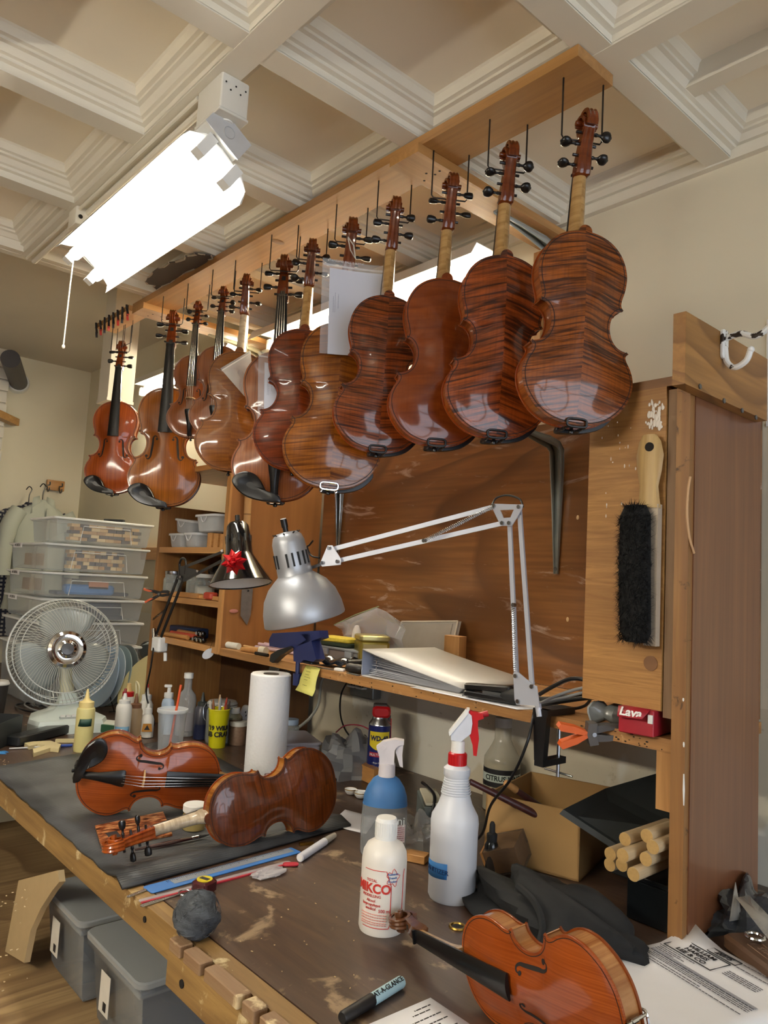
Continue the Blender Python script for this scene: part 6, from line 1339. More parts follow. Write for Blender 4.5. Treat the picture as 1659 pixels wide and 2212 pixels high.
b.build('fine_print', plain('pale_red_ink', 'd89a8e', .5), t, world=False, kind='stuff')
pts = []
for k in range(30):
    a = 2 * math.pi * k / 30; q = .0095 + .0022 * math.sin(5 * a + 1) + .001 * math.sin(9 * a); pts.append(cylpt(.42 + q * math.cos(a) / r, .090 + q * 1.15 * math.sin(a)))
MB().tube(pts, .0005, 4, True).build('map_outline', M_rink, t, world=False)
for k, s_ in enumerate(('Authentic', 'French', 'Product')): text(s_, .0048, plain('print_blue', '2b62a8', .5), t, F @ Matrix.Translation((0, .0955 - .0055 * k, 0)) @ Matrix.Rotation(.42, 4, 'Y') @ Matrix.Translation((0, 0, rr)), 'lettering', bend=rr, ext=.0003)
# citrus cleaner bottle
q = PY(1085, 1640, 1.535); c = Vector((q.x, 1.535, 0)); t = thing('cleaner_bottle', 'clear cleaner bottle with black and white label standing at the wall', 'bottle', c); r = .046
L_(t, c, 'body', [(0, 0), (r, .003), (r, .118), (r * .98, .128), (r * .6, .158), (r * .46, .172), (r * .44, .203)], film('cleaner_plastic', 'c9c4b0', .45, .1), 30); L_(t, c, 'cap', [(r * .46, .203), (r * .47, .205), (r * .46, .226), (0, .227)], plain('cap_grey', 'b9b8b4', .4), 20)
L_(t, c, 'liquid', [(0, .004), (r * .95, .004), (r * .95, .117), (0, .118)], plain('cleaner_liquid', 'b8a883', .4), 24); L_(t, c, 'label', [(r + .0004, .062), (r + .0004, .105)], M_ink, 30); L_(t, c, 'label_band', [(r + .0006, .074), (r + .0006, .093)], plain('label_white', 'c8d4cc', .5), 30)
F = facing(c); text('CITRUS KING', .017, plain('dark_green_ink', '16261e', .5), t, F @ Matrix.Translation((0, .0835, 0)) @ Matrix.Rotation(.12, 4, 'Y') @ Matrix.Translation((0, 0, r + .001)), 'lettering', bend=r + .001, ext=.0003, bold=.0004)

# ------------------------------------------------------------------ cardboard box, rods, portfolio, dowels
A1, B1 = PZ(1045, 1852, 0), PZ(1250, 1907, 0); ex = (B1 - A1).normalized(); ey = Vector((-ex.y, ex.x, 0)); wB = (B1 - A1).length; dB = .245; hB = .128
M_box = plain('cardboard', 'a5814f', .75, vary=.06, scale=15); t = thing('cardboard_box', 'open brown cardboard box on the bench under the shelf', 'box', A1 + ex * wB / 2 + ey * dB / 2)
def wallp(p, q, h=hB, th=.004, name='side'):
    d = (q - p).normalized(); n_ = Vector((-d.y, d.x, 0)) * th; return MB().prism([p, q, q + Vector((0, 0, h)), p + Vector((0, 0, h))], n_).build(name, M_box, t)
z1 = Vector((0, 0, .001)); a, b_, c_, d_ = A1 + z1, B1 + z1, B1 + ey * dB + z1, A1 + ey * dB + z1
wallp(a, b_); wallp(b_, c_); wallp(c_, d_); wallp(d_, a); MB().prism([a, b_, c_, d_], (0, 0, .004)).build('bottom', M_box, t)
M_rod = wood('dark_red_rod', '3a1a18', '55302a', 0, 60, 3, .4)
for k, (p, q, zz_) in enumerate((((1015, 1688), (1240, 1800), 1.16), ((1062, 1708), (1215, 1800), 1.20), ((1094, 1692), (1232, 1790), 1.22))):
    P0 = PY(*p, zz_); P1 = PY(*q, zz_ + .18); t = thing('wooden_rod', ('longest dark red turned rod leaning out of the cardboard box', 'middle dark red rod lying in the cardboard box', 'dark red rod with a pale tip leaning out of the cardboard box')[k], 'rod', P1, group='dark red rods'); r0 = .0062
    MB().cyl(P0, P1, r0 * .9, r0 * 1.5, 14).build('shaft', M_rod, t); d = (P1 - P0).normalized(); MB().cyl(P0 - d * .0005, P0 + d * .0003, .0026, n=10).build('end_hole', M_dark, t)
    if k == 2: MB().cyl(P0 - d * .002, P0 + d * .03, r0 * 1.05, r0 * 1.2, 12).build('pale_tip', M_pinez, t)
P = [PY(1208, 1758, 1.20), PY(1300, 1712, 1.36), PY(1450, 1668, 1.45), PY(1450, 1790, 1.34), PY(1330, 1838, 1.24)]
P[2].x = min(P[2].x, PR - .012); P[3].x = min(P[3].x, PR - .012)
tag(MB().prism(P, (.004, .006, .008)).build('black_portfolio', plain('charcoal_board', '1c2122', .6)), 'large charcoal board leaning over the cardboard box under the shelf', 'board')
M_dw = wood('birch_dowel', 'bda37c', 'd6c09a', 1, 90, 3, .6); M_dwe = plain('dowel_end', 'b08e56', .7, vary=.2, scale=200)
for k, (px, py) in enumerate(((1350, 1813), (1397, 1806), (1318, 1845), (1345, 1848), (1410, 1830), (1317, 1868), (1343, 1868), (1395, 1856), (1368, 1889))):
    p = PY(px, py, 1.175 + (.03, .02, .03, .0, .015, .05, .03, .02, .0)[k]); t = thing('birch_dowel', '%s pale round dowel in the bundle beside the cabinet side, counted from the top' % nm[k], 'dowel', p, group='bundle of birch dowels')
    MB().cyl(p, p + Vector((0, .30, 0)), .0112, n=18).build('rod', M_dw, t); MB().cyl(p + Vector((0, -.0004, 0)), p + Vector((0, .0005, 0)), .0110, n=18).build('end_grain', M_dwe, t)
tag(MB().rbox(Vector((-.735, 1.475, .036)), (.20, .18, .068), .008).build('black_case', M_matblack), 'flat black case lying under the dowels at the back of the bench', 'case')
bxp = [PZ(1372, 2000, 0), PZ(1440, 2048, 0)]
t = thing('black_box', 'small glossy black box against the cabinet side on the bench', 'box', Vector((PR - .045, 1.28, 0))); MB().rbox(Vector((PR - .05, 1.30, .034)), (.085, .14, .066), .003).build('body', plain('satin_black', '0e1113', .28), t); MB().rbox(Vector((PR - .05, 1.30, .072)), (.088, .143, .008), .003).build('lid', plain('satin_black', '0e1113', .28), t)
# wooden block wrapped in film, dropper bottle, crumpled film
t, c = TH('wrapped_block', 'wooden block wrapped in clear film leaning before the cardboard box', 'block', 1075, 1885); Rb = RZ(22) @ Matrix.Rotation(-.35, 4, 'Y') @ Matrix.Rotation(.2, 4, 'X')
MB().box(c + Vector((0, .02, .034)), (.072, .07, .045), Rb).build('wood', M_pine, t); MB().box(c + Vector((.006, .02, .036)), (.070, .074, .050), Rb).build('film', film('dark_film', '5a5048', .45, .08), t)
t, c = TH('dropper_bottle', 'small dark dropper bottle behind the wrapped block', 'bottle', 1075, 1862, y=1.19); L_(t, c, 'body', [(0, 0), (.014, .001), (.014, .05), (.010, .058)], plain('dark_glass', '14181a', .15), 18); L_(t, c, 'bulb', [(.010, .058), (.0105, .072), (.006, .075), (.0055, .09), (.003, .095), (0, .0955)], M_matblack, 16)
def crumple(name, label, cat, c, rx, ry, rz, m, seed, n=22, rough=.35, parts=None, angle=60):
    R_ = np.random.RandomState(seed); k1 = R_.uniform(2, 6, (6, 3)); ph = R_.uniform(0, 6, 6); vs = []; b = MB(); mrow = 14
    for i in range(mrow + 1):
        th = math.pi / 2 * (1 - i / mrow) if True else 0
        for k in range(n):
            a = 2 * math.pi * k / n; d = np.array((math.cos(th) * math.cos(a), math.cos(th) * math.sin(a), math.sin(th))); s_ = 1 + rough * sum(abs(math.sin(float(k1[j] @ d) + ph[j])) - .6 for j in range(6)) / 3
            vs.append(Vector((c.x + rx * d[0] * s_, c.y + ry * d[1] * s_, c.z + max(.0, rz * d[2] * s_))))
    fs = [(i * n + k, (i + 1) * n + k, (i + 1) * n + (k + 1) % n, i * n + (k + 1) % n) for i in range(mrow) for k in range(n)] + [tuple(range(mrow * n, (mrow + 1) * n))[::-1]]
    b.add(vs, fs); return tag(b.build(name, m, angle=angle), label, cat)
M_crink = film('crinkled_film', 'b9b4aa', .35, .08)
c = PZ(900, 1835, 0); crumple('crumpled_film', 'crumpled clear plastic film lying between the two spray bottles', 'plastic', c, .035, .06, .06, M_crink, 3, rough=.6, angle=20)
tag(MB().rbox(PZ(885, 1862, 0) + Vector((0, .015, .008)), (.05, .03, .015), .002, RZ(25)).build('wood_scrap', M_pine), 'small wooden scrap beneath the crumpled film', 'scrap')
c = PZ(895, 1790, 0); tag(MB().rbox(c + Vector((0, .05, .03)), (.14, .05, .058), .004, RZ(-38)).build('grey_box', plain('grey_green', '5c6462', .5)), 'grey-green flat box standing behind the clear spray bottle', 'box')
tag(MB().rbox(c + Vector((0, .05, .063)), (.125, .04, .006), .003, RZ(-38)).build('cream_pad', plain('cream_pad', 'c4bda4', .7)), 'cream pad lying on the grey-green box', 'pad')
tag(MB().tube(smooth_path([c + Vector(v) for v in ((-.08, .10, .07), (-.03, .07, .075), (.03, .03, .074), (.055, .0, .05), (.06, -.01, .006))], 6), .004, 8).build('extension_cord', M_black), 'thick black cord lying over the grey-green box', 'cord')
# spoons, board scrap, note paper
t = thing('measuring_spoons', 'two white measuring spoons with gold rims beside the upright violin back', 'spoons', PZ(765, 1712, 0))
for px, py in ((757, 1716), (778, 1724)):
    p = PZ(px, py, 0); sp = MB().shell([(0, .001), (.010, .002), (.015, .008), (.0165, .014)], 20, Matrix.Translation(p)).build('bowl', M_white, t, solid=.001); MB().tube([p + Vector((.0165 * math.cos(a), .0165 * math.sin(a), .014)) for a in np.linspace(0, 2 * math.pi, 20, False)], .001, 5, True).build('rim', M_brass, t); MB().tube([p + Vector((.014, .004, .013)), p + Vector((.05, .02, .016))], .003, 6).build('handle', M_white, t)
tag(MB().rbox(PZ(775, 1690, 0) + Vector((0, .03, .022)), (.10, .025, .042), .002, RZ(-8)).build('wood_offcut', M_pine), 'wooden offcut lying behind the measuring spoons', 'wood')
p = PZ(750, 1775, 0); sheet('white notepaper lying half under the clear spray bottle', [p + Vector(v) for v in ((-.07, .05, 0), (.02, .075, 0), (.09, -.02, 0), (-.0, -.055, 0))], .0012, curl=.03)
# bag heap behind the violins
c = PZ(715, 1690, 0) + Vector((-.07, .12, 0)); crumple('parts_bag', 'grey crumpled plastic bag of parts behind the violin back', 'bag', c, .10, .11, .10, film('grey_bag', '8d9094', .6, .15), 9, rough=.5, angle=25)
tag(MB().tube(smooth_path([c + Vector(v) for v in ((-.12, .04, .085), (-.05, .02, .12), (.02, .03, .128), (.09, .05, .10))], 6), .002, 6).build('red_zip', plain('red_zip', 'a83a4a', .4)), 'red zip line of the clear bag behind the violin back', 'zip')
c = PZ(640, 1600, 0); c = Vector((c.x * .88, c.y * .88, 0)); t = thing('plastic_tray', 'translucent white plastic tray behind the paper towel roll', 'tray', c); MB().rbox(c + Vector((0, 0, .035)), (.17, .10, .068), .01, RZ(-20)).build('tray', film('white_tray', 'd6d2da', .7, .2), t); MB().rbox(c + Vector((0, 0, .074)), (.178, .108, .008), .01, RZ(-20)).build('lid', film('white_tray', 'd6d2da', .7, .2), t)
t, c = TH('small_jar', 'small clear jar with a blue lid right of the paper towel roll', 'jar', 632, 1580, y=1.40); L_(t, c, 'glass', [(0, 0), (.028, .001), (.028, .085), (.022, .092)], film('jar_glass', 'b8c0bc', .32, .06)); L_(t, c, 'lid', [(.024, .092), (.025, .094), (.025, .108), (0, .109)], plain('pale_blue_lid', '9fb2c8', .3), 18); L_(t, c, 'contents', [(0, .003), (.026, .003), (.026, .04), (0, .042)], plain('brown_bits', '9c7a50', .7, vary=.4))
# black cloth bag
c = PZ(1180, 1998, 0) + Vector((0, .01, 0))
M_cloth = plain('black_cloth', '0b0d10', .9, vary=.3, scale=8); ob = crumple('cloth_bag', 'crumpled black cloth bag lying behind the foreground violin', 'bag', c, .165, .095, .062, M_cloth, 21, n=40, rough=.42)
tag(MB().tube(smooth_path([c + Vector(v) for v in ((-.03, -.05, .06), (.02, -.07, .055), (.05, -.09, .035), (.06, -.115, .006))], 6), [.006] * 19, 6).build('cloth_strap', M_cloth), 'black cloth strap trailing from the crumpled bag', 'strap')
# ------------------------------------------------------------------ small things on the mat and bench
m0 = .0082
P = [PZ(*p, m0) for p in ((205, 1788), (352, 1757), (372, 1806), (220, 1838))]
t = thing('copper_plate', 'mottled copper plate lying on the mat under the violin scroll', 'plate', P[3]); M_cop = NT('burnt_copper'); _n1 = M_cop.noise(M_cop.coord((3, 1, 1)), 40., 4, .6); M_cop.l(M_cop.ramp(_n1, [(.36, '2a120c'), (.48, 'a85a2c'), (.62, 'eab47c')]), M_cop.b.inputs['Base Color']); M_cop.set(Roughness=.35, Metallic=.5); M_cop = M_cop.m
MB().prism([p + Vector((0, 0, .0005)) for p in P], (0, 0, .004)).build('plate', M_cop, t); MB().prism([PZ(*p, m0 + .0047) for p in ((228, 1800), (252, 1795), (262, 1808), (240, 1815))], (0, 0, .0006)).build('burn_mark', M_ink, t)
a, b_ = PZ(292, 1836, m0 + .005), PZ(452, 1803, m0 + .005); t = thing('paint_brush', 'slim dark handled paint brush lying on the mat below the violin neck', 'brush', a)
MB().tube([a, a.lerp(b_, .4), a.lerp(b_, .75)], [.0018, .0042, .003], 10).build('handle', plain('brush_red', '3a1512', .25, coat=.6), t); MB().cyl(a.lerp(b_, .75), a.lerp(b_, .84), .0034, .004, 12).build('ferrule', M_chrome, t); MB().cyl(a.lerp(b_, .84), b_, .004, .001, 10).build('hairs', plain('brush_hair', '2a2420', .8), t)
t, c = TH('varnish_jar', 'small glass jar with a white lid standing on the mat behind the violin neck', 'jar', 418, 1790, z=m0); L_(t, c, 'glass', [(0, 0), (.023, .001), (.0245, .008), (.0245, .03), (.021, .036)], film('amber_glass', 'b9a468', .55, .05)); L_(t, c, 'lid', [(.0235, .036), (.025, .038), (.025, .05), (.023, .052), (0, .052)], M_white, 24)
# rulers
def ruler(label, p0, p1, wd, z, m, extra=None, name='ruler'):
    a, b_ = PZ(*p0, z), PZ(*p1, z); t = thing(name, label, 'ruler', a); d = b_ - a; M = frame((a + b_) / 2 - a, d, Vector((-d.y, d.x, 0)))
    MB(M).rbox((0, 0, .0), (d.length, wd, .0016), .004).build('blade', m, t, world=False); return t, M, d.length
M_blue = plain('ruler_blue', '3f78bf', .4)
t, M, L = ruler('blue plastic ruler with a silver scale lying along the mat edge', (318, 1923), (640, 1836), .034, .0012, M_blue)
MB(M).box((.02, .004, .0011), (L * .82, .02, .0008)).build('scale', plain('scale_grey', 'a9b2bc', .35, .4), t, world=False); b = MB(M)
for k in range(70): b.box((-L * .37 + k * L * .0115, .011 if k % 5 else .009, .0016), (.0005, .004 if k % 5 else .008, .0003))
b.build('tick_marks', M_ink, t, world=False, kind='stuff')
t, M, L = ruler('clear ruler with a red edge lying below the blue ruler', (302, 1948), (628, 1862), .016, .0011, film('clear_acrylic', 'c9c0c4', .35, .1)); MB(M).box((0, -.006, .0003), (L, .005, .0022)).build('red_edge', plain('edge_red', 'b02a38', .4), t, world=False)
c = PZ(628, 1868, .002); tag(MB().rbox(c + Vector((0, 0, .001)), (.03, .016, .003), .006, RZ(60)).build('red_end', plain('edge_red', 'b02a38', .4)), 'rounded red plastic end piece past the small zip bag', 'plastic')
ruler('narrow steel rule with a hole lying on the bench near the keyring', (304, 1958), (412, 1922), .010, .001, M_steel, name='steel_rule'); ruler('short steel strip poking out beneath the rubber mat', (275, 1938), (330, 1916), .008, .001, M_steel, name='steel_strip')
c = PZ(583, 1886, .004); crumple('tiny_zip_bag', 'tiny clear zip bag lying on the rulers', 'bag', Vector((c.x, c.y, .003)), .018, .034, .008, film('tiny_film', 'd0ccd0', .35, .1), 5, n=16, rough=.5, angle=20)
# tape measure key ring
c = PZ(440, 1928, 0); t = thing('tape_measure', 'mini tape measure with a yellow label on a key ring', 'tape measure', c)
MB().rbox(c + Vector((0, 0, .0115)), (.034, .034, .021), .007, RZ(20)).build('case', plain('case_maroon', '45181c', .25, coat=.5), t); MB().cyl(c + Vector((0, 0, .0222)), c + Vector((0, 0, .0232)), .0135, n=24).build('label', plain('label_bright_yellow', 'd8c41e', .4), t); MB().box(c + Vector((0, 0, .0235)), (.018, .008, .0006), RZ(20)).build('label_band', M_ink, t)
p = PZ(400, 1932, .002); MB().tube([p + Vector((.011 * math.cos(a), .011 * math.sin(a), .003)) for a in np.linspace(0, 2 * math.pi, 20, False)], .0011, 6, True).build('key_ring', M_steel, t); chain(p + Vector((.01, .004, .004)), c + Vector((-.018, -.006, .012)), M_steel, t)
# steel wool
c = PZ(422, 2022, 0); M_wool = NT('steel_wool'); _n1 = M_wool.noise(M_wool.coord((1, 1, 4)), 90., 5, .7, 1.); M_wool.l(M_wool.ramp(_n1, [(.3, '3c4044'), (.7, '5d6268')]), M_wool.b.inputs['Base Color']); M_wool.set(Roughness=.6, Metallic=.4); M_wool.bump(_n1, .6, .003); M_wool = M_wool.m
t = thing('steel_wool', 'ball of grey steel wool near the bench front edge', 'steel wool', c); b = MB(); R_ = np.random.RandomState(4); n = 28; rows = []
for i in range(15):
    th = math.pi * i / 14; row = []
    for k in range(n):
        a = 2 * math.pi * k / n; d = Vector((math.sin(th) * math.cos(a), math.sin(th) * math.sin(a), -math.cos(th))); s_ = 1 + .09 * math.sin(3 * a + 2 * d.z * 2) + .06 * math.sin(7 * d.z + 2 * a) + .10 * max(0, d.z - .6) * math.cos(a - 1)
        row.append(c + Vector((0, 0, .030)) + Vector((d.x * .034 * s_, d.y * .034 * s_, max(-.0295, d.z * .033 * s_))))
    rows.append(row + [row[0]])
b.grid(rows).build('ball', M_wool, t); b = MB()
for k in range(420):
    d = Vector(R_.normal(size=3)).normalized(); u, v, _ = basis(d); r0 = .033 + .001 * R_.rand(); q = R_.rand() * 6; arc = []
    for j in range(5):
        an = q + j * .16; dd = (d + (u * math.cos(an) + v * math.sin(an)) * .45).normalized(); zz_ = c.z + .031 + dd.z * (r0 + .0015)
        if zz_ > .002: arc.append(Vector((c.x + dd.x * (r0 + .002), c.y + dd.y * (r0 + .002), zz_)))
    if len(arc) > 2: b.tube(arc, .00035, 3)
b.build('strands', M_wool, t, kind='stuff')
# white knife pen and brass bit
a, b_ = PZ(648, 1853, .008), PZ(724, 1803, .008); t = thing('hobby_knife', 'white handled hobby knife with a clear cap at the mat corner', 'knife', a); MB().cyl(a, a.lerp(b_, .68), .0078, n=14).build('handle', plain('knife_white', 'd6d6dc', .4), t); MB().cyl(a.lerp(b_, .68), a.lerp(b_, .97), .0075, .006, n=14).build('cap', film('knife_cap', 'c9c4b8', .55, .1), t); MB().cyl(a.lerp(b_, -.01), a, .006, n=12).build('end', M_white, t)
c = PZ(662, 1822, .003); tag(MB().box(c, (.03, .008, .005), RZ(70)).build('brass_bar', M_brass), 'short brass bar lying left of the hobby knife', 'bar')
# marker
a, b_ = PZ(738, 2200, .0085), PZ(868, 2120, .0085); d = b_ - a; t = thing('marker_pen', 'pale blue marker pen with a black cap lying in the foreground', 'marker', a); n_ = d.normalized(); 
MB().lathe([(0, 0), (.0065, .0005), (.0078, .003), (.0083, .05), (.0083, .0585)], 18, frame(a, *basis(n_)[:2])).build('cap', plain('marker_black', '131314', .5), t); MB().lathe([(.0080, .0), (.0080, d.length - .062), (.0072, d.length - .059), (0, d.length - .0585)], 18, frame(a + n_ * .0585, *basis(n_)[:2])).build('barrel', plain('marker_blue', 'a9cbd2', .35), t)
side = n_.cross(Vector((0, 0, 1))).normalized(); upd = (Vector((0, 0, 1)) * .85 + side * .5).normalized(); Mm = frame(a.lerp(b_, .72) - Vector(t['base']) + upd * .0084, n_, upd.cross(n_)); text('AT-A-GLANCE', .0095, M_ink, t, Mm, 'lettering', ext=.0004)
# papers
def rot_sheet(label, A_, B_, C_, z, name='paper_sheet', m=None): 
    D_ = A_ + (C_ - B_); return sheet(label, [A_, B_, C_, D_], z, m, name=name), A_, B_, C_, D_
A_, B_ = PZ(930, 2158, 0), PZ(1040, 2232, 0); e = (B_ - A_).normalized(); f_ = Vector((e.y, -e.x, 0)); 
if f_.y > 0: f_ = -f_
Dp = [A_, A_ + e * .14, A_ + e * .14 + f_ * .2, A_ + f_ * .2]; ps = sheet('printed white form at the bottom edge beside the marker pen', Dp, .0012); o = Vector(ps['base'])
Mf = frame(A_ + Vector((0, 0, .0016)) - o, -f_, e) ; Mf = frame(A_ + Vector((0, 0, .0016)) - o, f_ * -1, -e)
Mq = frame(A_ + Vector((0, 0, .0018)) - o, f_, Vector((0, 0, 1)).cross(f_))
scribble([(.012, .04, .012), (.02, .05, .020), (.012, .075, .032), (.012, .08, .044), (.03, .09, .050), (.012, .06, .062), (.04, .09, .068)], Mq, M_ink, ps, 'print', .0018); MB(Mq).box((.055, .056, .0003), (.04, .006, .0004)).build('pink_highlight', plain('pink_marker', 'd05a8c', .6), ps, world=False); MB(Mq).box((.05, .080, .0003), (.05, .012, .0004)).build('grey_field', plain('grey_field', 'b0b0b4', .6), ps, world=False); text('HALF SIZE', .008, M_ink, ps, Mq @ Matrix.Translation((.05, .080, .0007)), 'lettering', ext=.0002)
# invoice stack on the right
I0, I1, I2 = PZ(1500, 2018, .01), PZ(1310, 2115, .01), PZ(1800, 2180, .01)
ea = (I2 - I0).normalized(); eb = Vector((ea.y, -ea.x, 0)); 
if eb.y > 0: eb = -eb
st_ = thing('paper_stack', 'stack of printed invoices at the right edge behind the foreground violin', 'papers', I0); ob = Vector(st_['base'])
for k in range(5):
    ro = Matrix.Rotation(math.radians((0, 3, -2, 1, 0)[k]), 3, 'Z'); off = Vector(((0, -.004, .002, -.006, 0)[k], (0, .003, -.004, .0, 0)[k], 0)); z = .0015 + .0018 * k; g = []
    for i in range(9):
        u = i / 8; row = []
        for j in range(9):
            v = j / 8; p = I0 + off + ro @ (ea * (.216 * u) + eb * (.279 * v)); row.append(Vector((p.x, p.y, z + .018 * max(0, 1 - (u + v) * 5) + .004 * max(0, .2 - v))))
        g.append(row)
    MB().grid(g).build('sheet', M_paper, st_, solid=.0005)
Mi = frame(Vector((I0.x, I0.y, .0098)) - ob, ea, -eb)
# header block written along the short edge (u across, v down the sheet)
Fh = Mi
def ibox(x, y, w_, h_): return MB(Fh).tube([(x - w_ / 2, y - h_ / 2, .0008), (x + w_ / 2, y - h_ / 2, .0008), (x + w_ / 2, y + h_ / 2, .0008), (x - w_ / 2, y + h_ / 2, .0008)], .0009, 4, True).build('print_box', M_ink, st_, world=False)
ibox(.050, -.054, .086, .044)
for k, s_ in enumerate(('WILLIAM', 'HARRIS', 'LEE & CO')): text(s_, .0125, M_ink, st_, Fh @ Matrix.Translation((.050, -.0415 - .0125 * k, .0008)), 'lettering', ext=.0002, bold=.0003)
ibox(.072, -.019, .05, .016); text('2075', .014, M_ink, st_, Fh @ Matrix.Translation((.070, -.018, .001)), 'handwriting', ext=.0003, shear=.3, bold=.0003)
rows = [(.005, .07, -.082), (.01, .05, -.088), (.01, .06, -.093), (.01, .045, -.098)] + [(.105, .16, -.05 - .005 * k) for k in range(4)] + [(.01, .19, -.108), (.02, .19, -.113), (.01, .19, -.122), (.01, .12, -.130), (.01, .19, -.136)] + [(.10, .2, -.012), (.10, .19, -.028)]
scribble(rows, Fh @ Matrix.Translation((0, 0, .0006)), plain('grey_ink', '4a4a52', .6), st_, 'print', .0016)
MB(Fh).box((.10, -.1035, .0009), (.18, .005, .0004)).build('grey_bar', plain('bar_grey', '9a9aa2', .6), st_, world=False); MB(Fh).box((.10, -.118, .0009), (.18, .0008, .0004)).build('rule_line', M_ink, st_, world=False)
t2 = sheet('loose white sheet lying under the cabinet side corner', [PZ(1372, 2030, .001), PZ(1435, 2060, .001), PZ(1400, 2095, .001), PZ(1355, 2075, .001)], .001)
# brown clipboard and dark plastic at the right edge
c = PZ(1625, 2062, .012); t = thing('leather_pouch', 'brown embossed leather pouch with a steel ring at the right edge', 'pouch', c); MB().rbox(c + Vector((.03, .0, .0)), (.15, .07, .024), .010, RZ(-32)).build('pouch', plain('brown_leather', '57402f', .45, vary=.15, bump=.2), t)
MB().tube([c + Vector((-.004 + .013 * math.cos(a), .02 + .013 * math.sin(a), .02)) for a in np.linspace(0, 2 * math.pi, 20, False)], .003, 8, True).build('ring', M_chrome, t); Mt_ = Matrix.Translation((.026, -.006, .0123)) @ RZ(-32); MB(Mt_).tube([(-.032, -.012, 0), (.05, -.012, 0), (.05, .012, 0), (-.032, .012, 0)], .0008, 4, True).build('embossed_frame', plain('leather_light', '7a6250', .4), t, world=False); text('STANLEY', .014, plain('leather_light', '7a6250', .4), t, Mt_ @ Matrix.Translation((.008, 0, 0)), 'lettering', ext=.0005)
c = PZ(1590, 2000, 0) + Vector((.0, .03, 0)); crumple('dark_poly_bag', 'crumpled dark plastic bag beside the cabinet side at the right edge', 'bag', c, .05, .09, .055, film('dark_poly', '3a3d42', .75, .12), 31, rough=.6, angle=22)
c = PZ(1585, 1990, 0); t = thing('clear_pouch', 'clear pointed plastic pouch sticking up from the dark plastic bag', 'pouch', c); q0, q1, q2, q3 = PX(1588, 1905, -.56), PX(1602, 1985, -.555), PX(1575, 1990, -.56), PX(1652, 2010, -.50); MB().add([q0, q1, q2], [(0, 1, 2)]).build('tip', M_crink, t, solid=.001); MB().add([PX(1590, 1940, -.55), PX(1618, 1935, -.55), PX(1690, 2010, -.47), PX(1660, 2030, -.47)], [(0, 1, 2, 3)]).build('flap', M_crink, t, solid=.001)
# small pieces at the left
P0 = [PZ(*p, .0) for p in ((52, 1613), (70, 1610), (108, 1608), (131, 1616), (126, 1626), (108, 1624), (84, 1632), (72, 1636), (70, 1626), (98, 1618), (80, 1616), (62, 1620))]
tag(MB().prism([p + Vector((0, 0, .0006)) for p in P0], (0, 0, .011)).build('wood_fork', plain('pale_maple', 'cdbf92', .6)), 'pale forked wooden piece lying left of the yellow squeeze bottle', 'wood')
a, b_ = PZ(20, 1617, .004), PZ(156, 1610, .004); t = thing('blue_pen', 'slim white pen with a blue grip lying left of the yellow squeeze bottle', 'pen', a); MB().cyl(a, a.lerp(b_, .82), .002, .003, 8).build('shaft', plain('pen_white', 'c9c9cc', .4), t); MB().cyl(a.lerp(b_, .8), b_, .0045, n=10).build('grip', plain('pen_blue2', '2b4a9c', .4), t)
a, b_ = PZ(154, 1637, .004), PZ(182, 1631, .004); tag(MB().cyl(a, b_, .0008, .0035, 6).build('pencil_stub', plain('pencil_yellow', 'c9a04c', .5)), 'short pencil point beside the violin chin rest', 'pencil')
a, b_ = PZ(120, 1600, .006), PZ(165, 1600, .006); tag(MB().box((a + b_) / 2, ((b_ - a).length, .012, .010), RZ(math.degrees(math.atan2((b_ - a).y, (b_ - a).x)))).build('wood_stick', plain('pale_maple', 'cdbf92', .6)), 'short pale wooden stick behind the blue pen', 'stick')
p = PZ(6, 1626, .001); tag(MB().prism([p + Vector(v) for v in ((-.02, -.01, 0), (.012, -.014, 0), (.022, .004, 0), (.006, .003, 0), (.002, .016, 0), (-.02, .012, 0))], (0, 0, .0008)).build('tape_scrap', plain('blue_tape_deep', '2f74b4', .6)), 'scrap of blue tape on the bench at the left edge', 'tape')
b = MB()
for k in range(90):
    p = PZ(random.choice((random.uniform(0, 60), random.uniform(450, 780))), random.uniform(1640, 1665) if k % 2 else random.uniform(1900, 2150), .0008); b.box(p, (random.uniform(.001, .004), random.uniform(.0008, .002), .0008), RZ(random.uniform(0, 180)))
o = b.build('wood_shavings', plain('shavings', 'c4ad84', .8)); tag(o, 'tiny pale wood shavings scattered on the bench top', 'shavings'); o['kind'] = 'stuff'
# gift box, long black case, green box
p = PZ(20, 1600, 0); t = thing('gift_box', 'black open cardboard box with a white snowflake at the left edge', 'box', p); Mx = Matrix.Translation(p + Vector((.02, -.06, 0))) @ RZ(52); sz = (.11, .17, .075)
for nx, (c_, d_) in enumerate((((0, -.085, .038), (.11, .003, .075)), ((0, .085, .038), (.11, .003, .075)), ((-.055, 0, .038), (.003, .17, .075)), ((.055, 0, .038), (.003, .17, .075)), ((0, 0, .002), (.11, .17, .003)))): MB(Mx).box(c_, d_).build('side', plain('box_black', '1d2021', .5), t)
Ms = Matrix.Translation(-p) @ Mx @ frame((.030, -.0872, .028), (1, 0, 0), (0, 0, 1)); b = MB(Ms)
for k in range(6):
    a = math.pi / 3 * k; b.box((.006 * math.cos(a), .006 * math.sin(a), 0), (.012, .0012, .0006), Matrix.Rotation(a, 4, 'Z'))
    for sg in (-.6, .6): b.box((.009 * math.cos(a) + .0018 * math.cos(a + sg), .009 * math.sin(a) + .0018 * math.sin(a + sg), 0), (.004, .001, .0006), Matrix.Rotation(a + sg, 4, 'Z'))
b.build('snowflake', M_white, t, world=False)
